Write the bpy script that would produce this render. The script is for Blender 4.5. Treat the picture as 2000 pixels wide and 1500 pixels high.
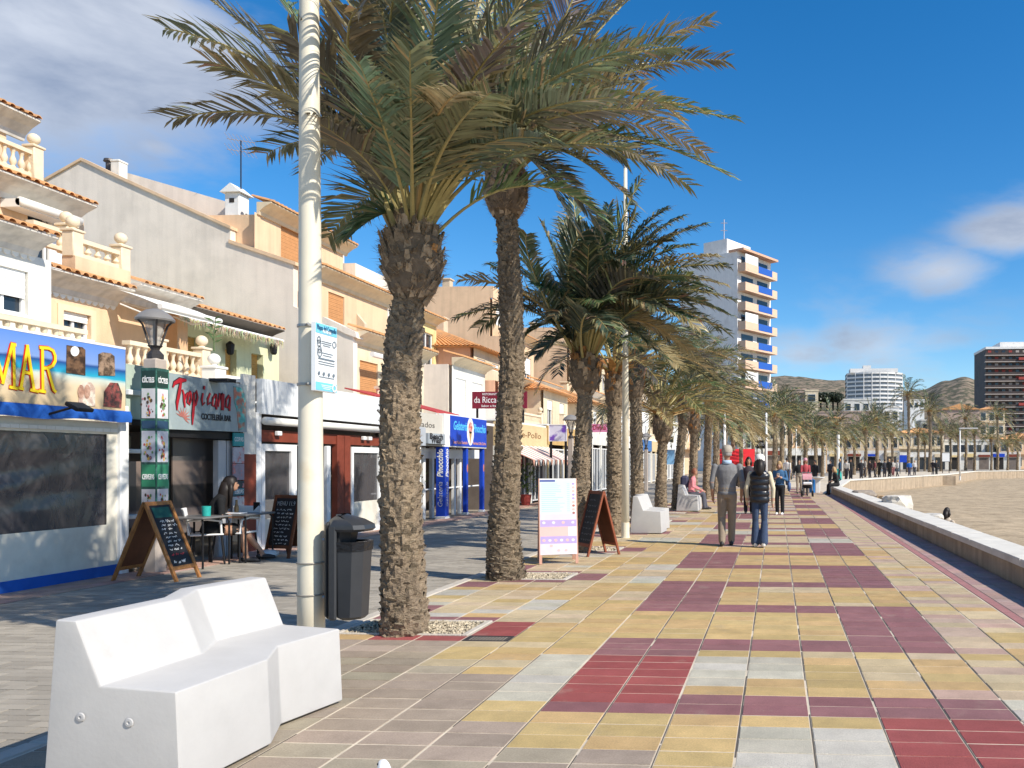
import bpy, bmesh, math, random
from math import sin, cos, pi, radians, sqrt, atan2, exp
from mathutils import Vector, Matrix, kdtree, noise as mnoise

random.seed(7)
for o in list(bpy.data.objects):
    bpy.data.objects.remove(o)
scene = bpy.context.scene
COL = scene.collection

# ------------------------------------------------------------------ camera
F, PXC, HOR, CH = 1550.0, 1425.0, 901.0, 1.5      # photo pixels: focal length, principal x, horizon y; camera height
YAW = math.atan(92.0 / F)
SY, CY = sin(YAW), cos(YAW)
cam_d = bpy.data.cameras.new('camera')
cam_d.sensor_width = 36.0
cam_d.lens = 36.0 * F / 2000.0
cam_d.shift_x = -(PXC - 1000.0) / 2000.0
cam_d.shift_y = (HOR - 750.0) / 2000.0
cam_d.clip_start = 0.05
cam_d.clip_end = 9000
cam = bpy.data.objects.new('camera', cam_d)
cam.location = (0, 0, CH)
cam.rotation_euler = (pi / 2, 0, YAW)
COL.objects.link(cam)
scene.camera = cam

def ray(x, y):
    a, b = (x - PXC) / F, (HOR - y) / F
    return Vector((-SY + a * CY, CY + a * SY, b))
def G(x, y, z=0.0):                     # photo pixel -> point on the level z
    r = ray(x, y); t = (z - CH) / r.z
    return Vector((0, 0, CH)) + r * t
def onX(x, y, X):                       # photo pixel -> point on the facade plane X
    r = ray(x, y); t = X / r.x
    return Vector((0, 0, CH)) + r * t
def atD(x, y, D):                       # photo pixel -> point at camera depth D
    return Vector((0, 0, CH)) + ray(x, y) * D

# ------------------------------------------------------------------ world, sun, exposure
SUN_DIR = Vector((0.915, -0.40, 0.0)).normalized()
SUN_EL = radians(40.5)
SKY_STRENGTH, SUN_STRENGTH, EXPOSURE = 0.10, 4.8, 0.36
w = bpy.data.worlds.new('World'); scene.world = w; w.use_nodes = True
nt = w.node_tree; nt.nodes.clear()
def N(t, **k):
    n = nt.nodes.new(t)
    for a, b in k.items(): setattr(n, a, b)
    return n
def L(a, b): nt.links.new(a, b)
out = N('ShaderNodeOutputWorld'); bg = N('ShaderNodeBackground')
bg.inputs['Strength'].default_value = SKY_STRENGTH
sky = N('ShaderNodeTexSky', sky_type='NISHITA')
sky.sun_disc = False
sky.sun_elevation = SUN_EL
sky.sun_rotation = atan2(SUN_DIR.x, SUN_DIR.y)
sky.altitude = 0; sky.air_density = 1.0; sky.dust_density = 0.15; sky.ozone_density = 4.0
hs = N('ShaderNodeHueSaturation'); hs.inputs['Saturation'].default_value = 1.34
hs.inputs['Value'].default_value = 1.3
L(sky.outputs[0], hs.inputs['Color'])
tc = N('ShaderNodeTexCoord')
def math_n(op, a, b=None, c=None, clamp=False):
    n = N('ShaderNodeMath', operation=op); n.use_clamp = clamp
    for i, v in enumerate((a, b, c)):
        if v is None: continue
        if isinstance(v, (int, float)): n.inputs[i].default_value = v
        else: L(v, n.inputs[i])
    return n.outputs[0]
# cloud banks: (pixel direction, half width, half height in radians-ish, weight)
banks = [(50, 30, .25, 2.2), (250, 90, .14, 1.2), (-350, -60, .45, 1.5), (300, 285, .085, .75), (110, 335, .1, .5), (1840, 530, .13, .95), (1990, 450, .13, 1.05),
         (2300, 400, .3, 1.0), (1560, 690, .16, .75), (1720, 680, .2, .8), (1640, 605, .2, .42), (1860, 630, .25, .36), (1800, 748, .1, .5)]
mapn = N('ShaderNodeMapping'); mapn.inputs['Scale'].default_value = (1.0, 1.0, 2.4)
L(tc.outputs['Generated'], mapn.inputs['Vector'])
nz = N('ShaderNodeTexNoise'); nz.inputs['Scale'].default_value = 5.2; nz.inputs['Detail'].default_value = 6
nz.inputs['Roughness'].default_value = 0.58; nz.inputs['Distortion'].default_value = 0.2
L(mapn.outputs[0], nz.inputs['Vector'])
acc = None
for (bx, by, rad, wt) in banks:                      # soft cloud banks, wider than high
    d = ray(bx, by).normalized(); d.z *= 2.4
    ds = N('ShaderNodeVectorMath', operation='DISTANCE'); ds.inputs[1].default_value = d
    L(mapn.outputs[0], ds.inputs[0])
    g = math_n('MULTIPLY_ADD', ds.outputs['Value'], -wt / rad, wt)
    acc = g if acc is None else math_n('MAXIMUM', acc, g)
acc = math_n('MAXIMUM', acc, 0.0)
# the rest of the sky carries scattered clouds of the same kind behind the camera
sep = N('ShaderNodeSeparateXYZ'); L(tc.outputs['Generated'], sep.inputs[0])
back = math_n('MULTIPLY', math_n('SMOOTH_MIN', math_n('MULTIPLY', sep.outputs['Y'], -2.0, clamp=True), 1.0, 0.2), nz.outputs['Fac'])
acc = math_n('MAXIMUM', acc, math_n('MULTIPLY', back, 0.8))
dens = math_n('ADD', math_n('MULTIPLY', acc, 1.0), math_n('MULTIPLY', math_n('SUBTRACT', nz.outputs['Fac'], 0.5), 1.9))
mr = N('ShaderNodeMapRange', interpolation_type='SMOOTHSTEP'); mr.inputs['From Min'].default_value = 0.20; mr.inputs['From Max'].default_value = 0.92
L(dens, mr.inputs['Value'])
cov = math_n('MULTIPLY', math_n('MULTIPLY', mr.outputs[0], math_n('MULTIPLY', acc, 2.2, clamp=True)), 0.85)
crmp = N('ShaderNodeMix', data_type='RGBA')
crmp.inputs['A'].default_value = (5.8, 6.1, 6.7, 1); crmp.inputs['B'].default_value = (2.6, 3.0, 3.9, 1)
L(math_n('MULTIPLY', math_n('SUBTRACT', nz.outputs['Fac'], 0.38), 3.2, clamp=True), crmp.inputs['Factor'])
mx = N('ShaderNodeMix', data_type='RGBA')
L(cov, mx.inputs['Factor']); L(hs.outputs[0], mx.inputs['A']); L(crmp.outputs['Result'], mx.inputs['B'])
L(mx.outputs['Result'], bg.inputs['Color']); L(bg.outputs[0], out.inputs[0])

sl = bpy.data.lights.new('sun', 'SUN'); sl.energy = SUN_STRENGTH; sl.angle = radians(0.53); sl.color = (1.0, 0.93, 0.82)
so = bpy.data.objects.new('sun', sl); COL.objects.link(so)
sd = Vector((SUN_DIR.x * cos(SUN_EL), SUN_DIR.y * cos(SUN_EL), sin(SUN_EL)))
so.rotation_euler = sd.to_track_quat('Z', 'Y').to_euler()
so.location = (20, -10, 30)
vs = scene.view_settings
vs.view_transform = 'Standard'; vs.look = 'None'; vs.gamma = 1.0; vs.exposure = EXPOSURE; vs.use_curve_mapping = False

# ------------------------------------------------------------------ materials
MATS = {}
def mat(name, col=(.5, .5, .5), rough=.7, var=.12, scale=6.0, bump=.0, bscale=40.0, attr=None, rnd=.0, spec=.3, metal=.0,
        col2=None, c2scale=2.0, c2lo=.5, c2hi=.7, stretch=(1, 1, 1), obj=False, emit=None, coat=0.0, streak=0.0, subs=0.0, fine=0.0, fscale=140.0):
    """procedural Principled material; col is the base colour or, with attr, multiplies a colour attribute"""
    if name in MATS: return MATS[name]
    m = bpy.data.materials.new(name); m.use_nodes = True
    t = m.node_tree; nd, lk = t.nodes, t.links
    p = nd['Principled BSDF']
    p.inputs['Roughness'].default_value = rough
    p.inputs['Metallic'].default_value = metal
    p.inputs['Specular IOR Level'].default_value = spec
    if coat: p.inputs['Coat Weight'].default_value = coat
    if obj:
        tcn = nd.new('ShaderNodeTexCoord'); src = tcn.outputs['Object']
    else:
        gn = nd.new('ShaderNodeNewGeometry'); src = gn.outputs['Position']
    mp = nd.new('ShaderNodeMapping'); mp.inputs['Scale'].default_value = stretch
    lk.new(src, mp.inputs['Vector'])
    if attr:
        an = nd.new('ShaderNodeAttribute'); an.attribute_name = attr; base = an.outputs['Color']
    else:
        rgb = nd.new('ShaderNodeRGB'); rgb.outputs[0].default_value = (*col, 1); base = rgb.outputs[0]
    if col2 is not None:
        n2 = nd.new('ShaderNodeTexNoise'); n2.inputs['Scale'].default_value = c2scale; n2.inputs['Detail'].default_value = 6
        n2.inputs['Roughness'].default_value = .62
        lk.new(mp.outputs[0], n2.inputs['Vector'])
        r2 = nd.new('ShaderNodeMapRange'); r2.inputs['From Min'].default_value = c2lo; r2.inputs['From Max'].default_value = c2hi
        lk.new(n2.outputs['Fac'], r2.inputs['Value'])
        mxn = nd.new('ShaderNodeMix'); mxn.data_type = 'RGBA'
        lk.new(r2.outputs[0], mxn.inputs['Factor']); lk.new(base, mxn.inputs['A']); mxn.inputs['B'].default_value = (*col2, 1)
        base = mxn.outputs['Result']
    if streak:                                   # rain streaks that run down a wall
        ms = nd.new('ShaderNodeMapping'); ms.inputs['Scale'].default_value = (3.0, 3.0, .22); lk.new(src, ms.inputs['Vector'])
        ns = nd.new('ShaderNodeTexNoise'); ns.inputs['Scale'].default_value = 1.6; ns.inputs['Detail'].default_value = 7
        lk.new(ms.outputs[0], ns.inputs['Vector'])
        rs = nd.new('ShaderNodeMapRange'); rs.inputs['From Min'].default_value = .42; rs.inputs['From Max'].default_value = .75
        rs.inputs['To Min'].default_value = 1.0; rs.inputs['To Max'].default_value = 1.0 - streak
        lk.new(ns.outputs['Fac'], rs.inputs['Value'])
        mm = nd.new('ShaderNodeMix'); mm.data_type = 'RGBA'; mm.blend_type = 'MULTIPLY'; mm.inputs['Factor'].default_value = 1
        lk.new(base, mm.inputs['A']); lk.new(rs.outputs[0], mm.inputs['B']); base = mm.outputs['Result']
    if var or rnd:
        n1 = nd.new('ShaderNodeTexNoise'); n1.inputs['Scale'].default_value = scale; n1.inputs['Detail'].default_value = 8
        n1.inputs['Roughness'].default_value = .65
        lk.new(mp.outputs[0], n1.inputs['Vector'])
        r1 = nd.new('ShaderNodeMapRange'); r1.inputs['From Min'].default_value = .28; r1.inputs['From Max'].default_value = .72
        r1.inputs['To Min'].default_value = 1 - var; r1.inputs['To Max'].default_value = 1 + var
        lk.new(n1.outputs['Fac'], r1.inputs['Value'])
        fac = r1.outputs[0]
        if rnd:
            oi = nd.new('ShaderNodeObjectInfo')
            rr = nd.new('ShaderNodeMapRange'); rr.inputs['To Min'].default_value = 1 - rnd; rr.inputs['To Max'].default_value = 1 + rnd
            lk.new(oi.outputs['Random'], rr.inputs['Value'])
            mu = nd.new('ShaderNodeMath'); mu.operation = 'MULTIPLY'; lk.new(fac, mu.inputs[0]); lk.new(rr.outputs[0], mu.inputs[1]); fac = mu.outputs[0]
        mm = nd.new('ShaderNodeMix'); mm.data_type = 'RGBA'; mm.blend_type = 'MULTIPLY'; mm.inputs['Factor'].default_value = 1
        lk.new(base, mm.inputs['A']); lk.new(fac, mm.inputs['B']); base = mm.outputs['Result']
    if fine:                                     # grain
        nf = nd.new('ShaderNodeTexNoise'); nf.inputs['Scale'].default_value = fscale; nf.inputs['Detail'].default_value = 3; nf.inputs['Roughness'].default_value = .7
        lk.new(mp.outputs[0], nf.inputs['Vector'])
        rf = nd.new('ShaderNodeMapRange'); rf.inputs['From Min'].default_value = .3; rf.inputs['From Max'].default_value = .7; rf.inputs['To Min'].default_value = 1 - fine; rf.inputs['To Max'].default_value = 1 + fine
        lk.new(nf.outputs['Fac'], rf.inputs['Value'])
        mm = nd.new('ShaderNodeMix'); mm.data_type = 'RGBA'; mm.blend_type = 'MULTIPLY'; mm.inputs['Factor'].default_value = 1
        lk.new(base, mm.inputs['A']); lk.new(rf.outputs[0], mm.inputs['B']); base = mm.outputs['Result']
    lk.new(base, p.inputs['Base Color'])
    if subs:                                     # thin leaf: some light comes through
        tr = nd.new('ShaderNodeBsdfTranslucent'); lk.new(base, tr.inputs['Color'])
        ms_ = nd.new('ShaderNodeMixShader'); ms_.inputs[0].default_value = subs
        lk.new(p.outputs[0], ms_.inputs[1]); lk.new(tr.outputs[0], ms_.inputs[2])
        lk.new(ms_.outputs[0], nd['Material Output'].inputs['Surface'])
    if bump:
        nb = nd.new('ShaderNodeTexNoise'); nb.inputs['Scale'].default_value = bscale; nb.inputs['Detail'].default_value = 5
        lk.new(mp.outputs[0], nb.inputs['Vector'])
        bn = nd.new('ShaderNodeBump'); bn.inputs['Strength'].default_value = bump; bn.inputs['Distance'].default_value = .02
        lk.new(nb.outputs['Fac'], bn.inputs['Height']); lk.new(bn.outputs[0], p.inputs['Normal'])
    if emit:
        p.inputs['Emission Color'].default_value = (*emit[:3], 1); p.inputs['Emission Strength'].default_value = emit[3]
    MATS[name] = m
    return m

def glass(name, tint=(.03, .035, .04), alpha=.0, rough=.08):
    """dark or clear sheet: glossy film over see-through"""
    if name in MATS: return MATS[name]
    m = bpy.data.materials.new(name); m.use_nodes = True
    t = m.node_tree; nd, lk = t.nodes, t.links
    p = nd['Principled BSDF']; p.inputs['Base Color'].default_value = (*tint, 1); p.inputs['Roughness'].default_value = rough
    p.inputs['Specular IOR Level'].default_value = .6
    g = nd.new('ShaderNodeNewGeometry'); mp = nd.new('ShaderNodeMapping'); mp.inputs['Scale'].default_value = (1, 2.2, 1.3)
    lk.new(g.outputs['Position'], mp.inputs['Vector'])
    n = nd.new('ShaderNodeTexNoise'); n.inputs['Scale'].default_value = 2.2; n.inputs['Detail'].default_value = 3; n.inputs['Distortion'].default_value = .8
    lk.new(mp.outputs[0], n.inputs['Vector'])
    b = nd.new('ShaderNodeBump'); b.inputs['Strength'].default_value = .25 if alpha else .04; b.inputs['Distance'].default_value = .05
    lk.new(n.outputs['Fac'], b.inputs['Height']); lk.new(b.outputs[0], p.inputs['Normal'])
    if alpha:
        tr = nd.new('ShaderNodeBsdfTransparent'); tr.inputs[0].default_value = (.8, .8, .82, 1)
        ms = nd.new('ShaderNodeMixShader'); ms.inputs[0].default_value = alpha
        lk.new(p.outputs[0], ms.inputs[1]); lk.new(tr.outputs[0], ms.inputs[2]); lk.new(ms.outputs[0], nd['Material Output'].inputs['Surface'])
    MATS[name] = m
    return m

# ------------------------------------------------------------------ mesh builder
class MB:
    def __init__(s, T=None):
        s.V, s.F, s.M, s.C, s.VC = [], [], [], [], {}; s.T = T; s.col = None; s.m = 0
    def v(s, p):
        p = Vector(p)
        if s.T is not None: p = s.T @ p
        s.V.append(p); return len(s.V) - 1
    def f(s, ids):
        s.F.append(tuple(ids)); s.M.append(s.m); s.C.append(s.col)
    def poly(s, pts): s.f([s.v(p) for p in pts])
    def box(s, x0, x1, y0, y1, z0, z1, bottom=True):
        i = [s.v((x, y, z)) for z in (z0, z1) for y in (y0, y1) for x in (x0, x1)]
        if bottom: s.f((i[0], i[2], i[3], i[1]))
        s.f((i[4], i[5], i[7], i[6]))
        s.f((i[0], i[1], i[5], i[4])); s.f((i[1], i[3], i[7], i[5])); s.f((i[3], i[2], i[6], i[7])); s.f((i[2], i[0], i[4], i[6]))
        return s
    def bbox(s, x0, x1, y0, y1, z0, z1, b=.01):           # box with chamfered edges
        x0, x1 = min(x0, x1), max(x0, x1); y0, y1 = min(y0, y1), max(y0, y1); z0, z1 = min(z0, z1), max(z0, z1)
        b = min(b, (x1 - x0) * .45, (y1 - y0) * .45, (z1 - z0) * .45)
        bm = bmesh.new(); bmesh.ops.create_cube(bm, size=1)
        for v in bm.verts:
            v.co = Vector((x0 if v.co.x < 0 else x1, y0 if v.co.y < 0 else y1, z0 if v.co.z < 0 else z1))
        bmesh.ops.bevel(bm, geom=bm.edges[:], offset=b, segments=1, affect='EDGES')
        s.bm(bm); return s
    def bm(s, bm):
        off = len(s.V)
        bm.verts.index_update()
        for v in bm.verts: s.v(v.co)
        for f in bm.faces: s.f([off + v.index for v in f.verts])
        bm.free()
    def prism(s, pts, d):                                  # polygon pts (3d) extruded by vector d
        d = Vector(d); a = [s.v(p) for p in pts]; b = [s.v(Vector(p) + d) for p in pts]
        n = len(pts)
        s.f(a[::-1]); s.f(b)
        for i in range(n): s.f((a[i], a[(i + 1) % n], b[(i + 1) % n], b[i]))
        return s
    def tube(s, pts, rad, n=8, caps=True, sx=1.0):
        pts = [Vector(p) for p in pts]
        if isinstance(rad, (int, float)): rad = [rad] * len(pts)
        rings = []; prev = None
        for k, p in enumerate(pts):
            d = (pts[min(k + 1, len(pts) - 1)] - pts[max(k - 1, 0)])
            d = d.normalized() if d.length > 1e-9 else Vector((0, 0, 1))
            if prev is None:
                a = Vector((1, 0, 0)) if abs(d.x) < .9 else Vector((0, 1, 0))
                a = (a - d * a.dot(d)).normalized()
            else:
                a = (prev - d * prev.dot(d)).normalized()
            prev = a; b = d.cross(a)
            rings.append([s.v(p + a * (cos(2 * pi * i / n) * rad[k] * sx) + b * (sin(2 * pi * i / n) * rad[k])) for i in range(n)])
        for k in range(len(rings) - 1):
            A, B = rings[k], rings[k + 1]
            for i in range(n): s.f((A[i], A[(i + 1) % n], B[(i + 1) % n], B[i]))
        if caps: s.f(rings[0][::-1]); s.f(rings[-1])
        return s
    def lathe(s, prof, c=(0, 0, 0), n=12, caps=True):      # prof: (r, z)
        c = Vector(c); rings = []
        for r, z in prof: rings.append([s.v(c + Vector((cos(2 * pi * i / n) * r, sin(2 * pi * i / n) * r, z))) for i in range(n)])
        for k in range(len(rings) - 1):
            A, B = rings[k], rings[k + 1]
            for i in range(n): s.f((A[i], A[(i + 1) % n], B[(i + 1) % n], B[i]))
        if caps: s.f(rings[0][::-1]); s.f(rings[-1])
        return s
    def ell(s, c, r, n=10, k=7):
        c = Vector(c); top = None; rings = []
        for j in range(1, k):
            a = pi * j / k - pi / 2
            rings.append([s.v(c + Vector((cos(a) * cos(2 * pi * i / n) * r[0], cos(a) * sin(2 * pi * i / n) * r[1], sin(a) * r[2]))) for i in range(n)])
        lo = s.v(c - Vector((0, 0, r[2]))); hi = s.v(c + Vector((0, 0, r[2])))
        for j in range(len(rings) - 1):
            A, B = rings[j], rings[j + 1]
            for i in range(n): s.f((A[i], A[(i + 1) % n], B[(i + 1) % n], B[i]))
        for i in range(n): s.f((lo, rings[0][(i + 1) % n], rings[0][i])); s.f((hi, rings[-1][i], rings[-1][(i + 1) % n]))
        return s
    def mesh(s, name, mats, org=(0, 0, 0), smooth=False):
        org = Vector(org); me = bpy.data.meshes.new(name)
        me.from_pydata([v - org for v in s.V], [], s.F)
        if not isinstance(mats, (list, tuple)): mats = [mats]
        for m in mats: me.materials.append(m)
        if len(mats) > 1: me.polygons.foreach_set('material_index', s.M)
        if s.VC:
            ca = me.color_attributes.new('col', 'FLOAT_COLOR', 'POINT'); buf = []
            for i in range(len(s.V)): buf += [*s.VC.get(i, (.1, .08, .06)), 1.0]
            ca.data.foreach_set('color', buf)
        elif any(c is not None for c in s.C):
            ca = me.color_attributes.new('col', 'FLOAT_COLOR', 'CORNER')
            buf = []
            for f, c in zip(s.F, s.C):
                c = c if c is not None else (1, 1, 1)
                for _ in f: buf += [c[0], c[1], c[2], 1.0]
            ca.data.foreach_set('color', buf)
        if smooth:
            me.polygons.foreach_set('use_smooth', [True] * len(me.polygons))
            if smooth != True:
                me.set_sharp_from_angle(angle=radians(smooth))
        me.update()
        return me
    def build(s, name, mats, parent=None, smooth=False, local=False):
        org = Vector((0, 0, 0)) if (local or parent is None) else worg(parent)
        return link(name, s.mesh(name, mats, org, smooth), parent)
def worg(o):
    p = Vector(o.location)
    while o.parent: o = o.parent; p += o.location
    return p
def link(name, me, parent=None):
    o = bpy.data.objects.new(name, me); COL.objects.link(o)
    if parent: o.parent = parent
    return o
def tag(o, label, cat, group=None, kind=None):
    if label: o['label'] = label
    if cat: o['category'] = cat
    if group: o['group'] = group
    if kind: o['kind'] = kind
    return o
def thing(name, label, cat, loc=(0, 0, 0), rz=0.0, group=None):
    o = bpy.data.objects.new(name, None); COL.objects.link(o)
    o.empty_display_size = .2
    o.location = loc; o.rotation_euler = (0, 0, rz)
    return tag(o, label, cat, group)
def structure(o): o['kind'] = 'structure'; return o
def stuff(o): o['kind'] = 'stuff'; return o
def dup(root, loc=None, rz=None, label=None, group=None, scale=None):
    def cp(o, par):
        c = o.copy(); COL.objects.link(c); c.parent = par
        for ch in o.children: cp(ch, c)
        return c
    r = cp(root, None)
    if loc is not None: r.location = loc
    if rz is not None: r.rotation_euler = (0, 0, rz)
    if scale is not None: r.scale = (scale,) * 3 if isinstance(scale, (int, float)) else scale
    if label: r['label'] = label
    if group: r['group'] = group
    return r

def text_mesh(txt, size=1.0, shear=0.0, width=1.0, bold=0.0, spacing=1.0, depth=.002, align='CENTER'):
    cu = bpy.data.curves.new('t', 'FONT'); cu.body = txt; cu.size = size; cu.shear = shear
    cu.align_x = align; cu.align_y = 'CENTER'; cu.extrude = depth; cu.offset = bold; cu.space_character = spacing
    cu.resolution_u = 3
    o = bpy.data.objects.new('t', cu); COL.objects.link(o)
    me = bpy.data.meshes.new_from_object(o)
    bpy.data.objects.remove(o); bpy.data.curves.remove(cu)
    if width != 1.0:
        for v in me.vertices: v.co.x *= width
    return me
def text_on(name, txt, size, pos, right, up, m, parent, fit=None, **k):
    """flat lettering at pos (world), reading along right; fit = wanted width in metres"""
    me = text_mesh(txt, size, **k)
    if fit:
        xs = [v.co.x for v in me.vertices]; wd = max(xs) - min(xs)
        if wd > 0:
            for v in me.vertices: v.co.x *= fit / wd
    right = Vector(right).normalized(); up = Vector(up).normalized(); nrm = right.cross(up)
    M4 = Matrix((right, up, nrm)).transposed().to_4x4(); M4.translation = Vector(pos) - worg(parent)
    me.transform(M4)
    me.materials.clear(); me.materials.append(m)
    return link(name, me, parent)
def strokes_on(name, lines, wd, pos, right, up, sx, sy, m, parent, lift=.004):
    """brush lettering: lines of (x,y) points, width wd (or per point), laid flat on a sign"""
    right = Vector(right).normalized(); up = Vector(up).normalized(); nrm = right.cross(up)
    mb = MB(); k = 0
    for ln in lines:
        P = [Vector((p[0] * sx, p[1] * sy)) for p in ln]
        W = [(p[2] if len(p) > 2 else 1.0) * wd for p in ln]
        k += 1
        rows = []
        for i, p in enumerate(P):
            d = P[min(i + 1, len(P) - 1)] - P[max(i - 1, 0)]
            d = d.normalized() if d.length > 0 else Vector((1, 0))
            n = Vector((-d.y, d.x)) * W[i] * .5
            z = lift + .0004 * (k % 7)
            rows.append([mb.v(Vector(pos) + right * q.x + up * q.y + nrm * z) for q in (p + n, p - n)])
        for a, b in zip(rows, rows[1:]): mb.f((a[0], a[1], b[1], b[0]))
    return mb.build(name, m, parent)
# ------------------------------------------------------------------ ground, street, beach, hills
WALL = [(2.96, -6), (2.90, 6), (2.86, 12), (2.72, 22), (2.5, 37.5), (4.2, 51), (15, 73), (23.5, 97), (36, 108), (60, 120), (120, 138)]
M_sand = mat('beach_sand', (.45, .345, .22), .95, .2, .9, bump=1.0, bscale=6.0, fine=.2, fscale=14, col2=(.33, .25, .155), c2scale=1.6, c2lo=.45, c2hi=.62)
M_far = mat('dry_ground', (.30, .25, .18), .95, .2, .05)
M_street = mat('street_stone', (.34, .30, .245), .85, .18, .9, bump=.3, bscale=25)
M_prom = mat('promenade_bed', (.58, .50, .385), .9, .25, 3, bump=.2)

mb = MB(); mb.poly([(-4000, -500, -1.2), (4000, -500, -1.2), (4000, 5000, -1.2), (-4000, 5000, -1.2)])
structure(mb.build('ground', M_far))
mb = MB(); pts = [(-90, -20), (2.9, -20)] + WALL + [(400, 170), (400, 520), (-90, 520)]
mb.poly([(x, y, -.03) for x, y in pts]); structure(mb.build('street', M_street))
# beach: gently trodden sheet
mb = MB(); nx, ny = 90, 110
def wall_x(y):
    for (xa, ya), (xb, yb) in zip(WALL, WALL[1:]):
        if ya <= y <= yb: return xa + (xb - xa) * (y - ya) / (yb - ya)
    return WALL[0][0] if y < WALL[0][1] else WALL[-1][0]
idx = {}
for j in range(ny + 1):
    y = -8 + 150 * (j / ny) ** 1.5
    x0 = wall_x(y) + .25
    for i in range(nx + 1):
        x = x0 + 130 * (i / nx) ** 2.0
        amp = min(1.0, (x - x0) / 1.5)
        z = -.62 + amp * (.07 * mnoise.noise((x * .5, y * .5, 0)) + .045 * mnoise.noise((x * 1.7, y * 1.7, 3)))
        idx[i, j] = mb.v((x, y, z))
for j in range(ny):
    for i in range(nx): mb.f((idx[i, j], idx[i + 1, j], idx[i + 1, j + 1], idx[i, j + 1]))
structure(mb.build('beach_sand', M_sand, smooth=True))

# ---------------- paving tiles of the promenade
TP, TR, Y0, X0 = .405, .2, 6.69, -.21           # column pitch, row pitch, far edge of row 0, left edge of column 0
YEL, PUR, RED, WHI, GRY, TAN, PNK = 'YPRWGTK'
TC = {'Y': (.56, .385, .175), 'P': (.27, .125, .125), 'R': (.33, .085, .075), 'W': (.52, .475, .385), 'G': (.37, .305, .225),
      'T': (.56, .435, .27), 'K': (.52, .36, .28)}
rt = random.Random(3)
patch = {}
def tile_kind(c, r):
    m = r % 16
    near = r > -26
    if c in (-3, -2) and m <= 9:
        return 'R' if (3 <= r <= 8) else 'P'
    if c in (2, 3) and (m >= 8 or m <= 1):
        return 'R' if r >= 10 else 'P'
    if c in (-1, 0, 1) and m in (0, 1, 8, 9): return 'P'
    if c == -1 and 3 <= r <= 6: return 'W'
    if c == 0 and 3 <= r <= 5: return 'W'
    if c in (0, 1) and r >= 11: return 'W'
    if c == -4 and 3 <= r <= 8: return 'W'
    if c == -3 and 13 <= r or c == -2 and 13 <= r: return 'G'
    if c == -4 and r >= 11: return 'G'
    if c == 4 and r >= 8: return 'W'
    if c == 3 and r == 7: return 'K'
    if c == -6 and m in (13, 14, 15) and r < 3: return 'R' if r > -10 else 'P'
    if c == -6 and m == 0 and r == 0: return None          # drain grate
    if c in (-8, -7) and m == 0 and r < 10: return 'P' if r < -10 else 'R'
    if c in (-9, -8, -7) and m == 12 and r < 0: return 'P'
    if c in (-9, -8, -7) and m in (13, 14, 15) and r < 0: return None  # tree pit
    if c == -9 and m in (9, 10, 11, 12, 1, 2) and r < 0: return 'P'
    if c <= -5 and r >= 1:
        return 'G' if (c <= -7 or r > 3 + (c + 7)) else ('Y' if r in (2, 3, 5) else 'T')
    if c >= 4:
        return rt.choice('TTTYK') if r > -40 else rt.choice('TTK')
    if near:
        key = (c, r // 3)
        if key not in patch: patch[key] = rt.choice('YYYYYYYYTTW' if c <= -4 else 'YYYYYYYYYYYT')
        if c <= -7 and r < -1: return rt.choice('TWTTY')
        return patch[key]
    key = (c // 2, r // 4)
    if key not in patch: patch[key] = rt.choice('TTTYYKW')
    return patch[key]
M_tile = mat('paving_tile', rough=.72, var=.17, scale=4.5, bump=.6, bscale=150, attr='col', rnd=.09, spec=.25, fine=.16, fscale=95,
             col2=(.40, .33, .25), c2scale=2.6, c2lo=.60, c2hi=.95)
prom = structure(thing('promenade', 'tiled seaside promenade in yellow, maroon and cream tiles', None))
del prom['label']
mb = MB()
lft = [(-3.98, -8), (-3.98, 46), (-3.2, 60), (2, 82), (12, 108), (40, 135), (110, 160)]
mb.poly([(x, y, -.0035) for x, y in [(2.9, -8)] + WALL + lft[::-1]])
structure(mb.build('paving_bed', M_prom, prom))
def jit(c, k=.07):
    f = 1 + rt.uniform(-k, k); return tuple(max(.01, v * f * (1 + rt.uniform(-k * .4, k * .4))) for v in c)
tile_meshes = {}
def tile_mesh(kind, var):
    if (kind, var) not in tile_meshes:
        b = MB(); b.col = jit(TC[kind], .10); g = .006
        x1, y1 = TP - .008, TR - .006; e = .0025
        i = [b.v(p) for p in ((.006, g, -.006), (x1, g, -.006), (x1, y1, -.006), (.006, y1, -.006),
                              (.006 + e, g + e, 0), (x1 - e, g + e, 0), (x1 - e, y1 - e, 0), (.006 + e, y1 - e, 0))]
        b.f(i[4:8])
        for k in range(4): b.f((i[k], i[(k + 1) % 4], i[4 + (k + 1) % 4], i[4 + k]))
        tile_meshes[kind, var] = b.mesh('paving_tile', M_tile)
    return tile_meshes[kind, var]
cells = []
for r in range(16, -195, -1):
    for c in range(-9, 6):
        k = tile_kind(c, r)
        if k: cells.append((c, r, k))
def visible(c, r):
    X, Y = X0 + TP * c + .2, Y0 - TR * (r + 1) + .1
    D = -X * SY + Y * CY
    x = PXC + F * (X * CY + Y * SY) / D; y = HOR + F * CH / D
    if c <= -7 and r > 2: return False                       # under the bench
    return -20 < x < 2030 and y < 1530
big = [q for q in cells if visible(q[0], q[1])][:300]; bigs = set((c, r) for c, r, k in big)
for c, r, k in big:
    o = link('paving_tile', tile_mesh(k, rt.randrange(4)), prom)
    o.location = (X0 + TP * c, Y0 - TR * (r + 1), rt.uniform(-.0015, .001))
    o.rotation_euler = (rt.uniform(-.002, .002), rt.uniform(-.002, .002), 0)
mb = MB()
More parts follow.
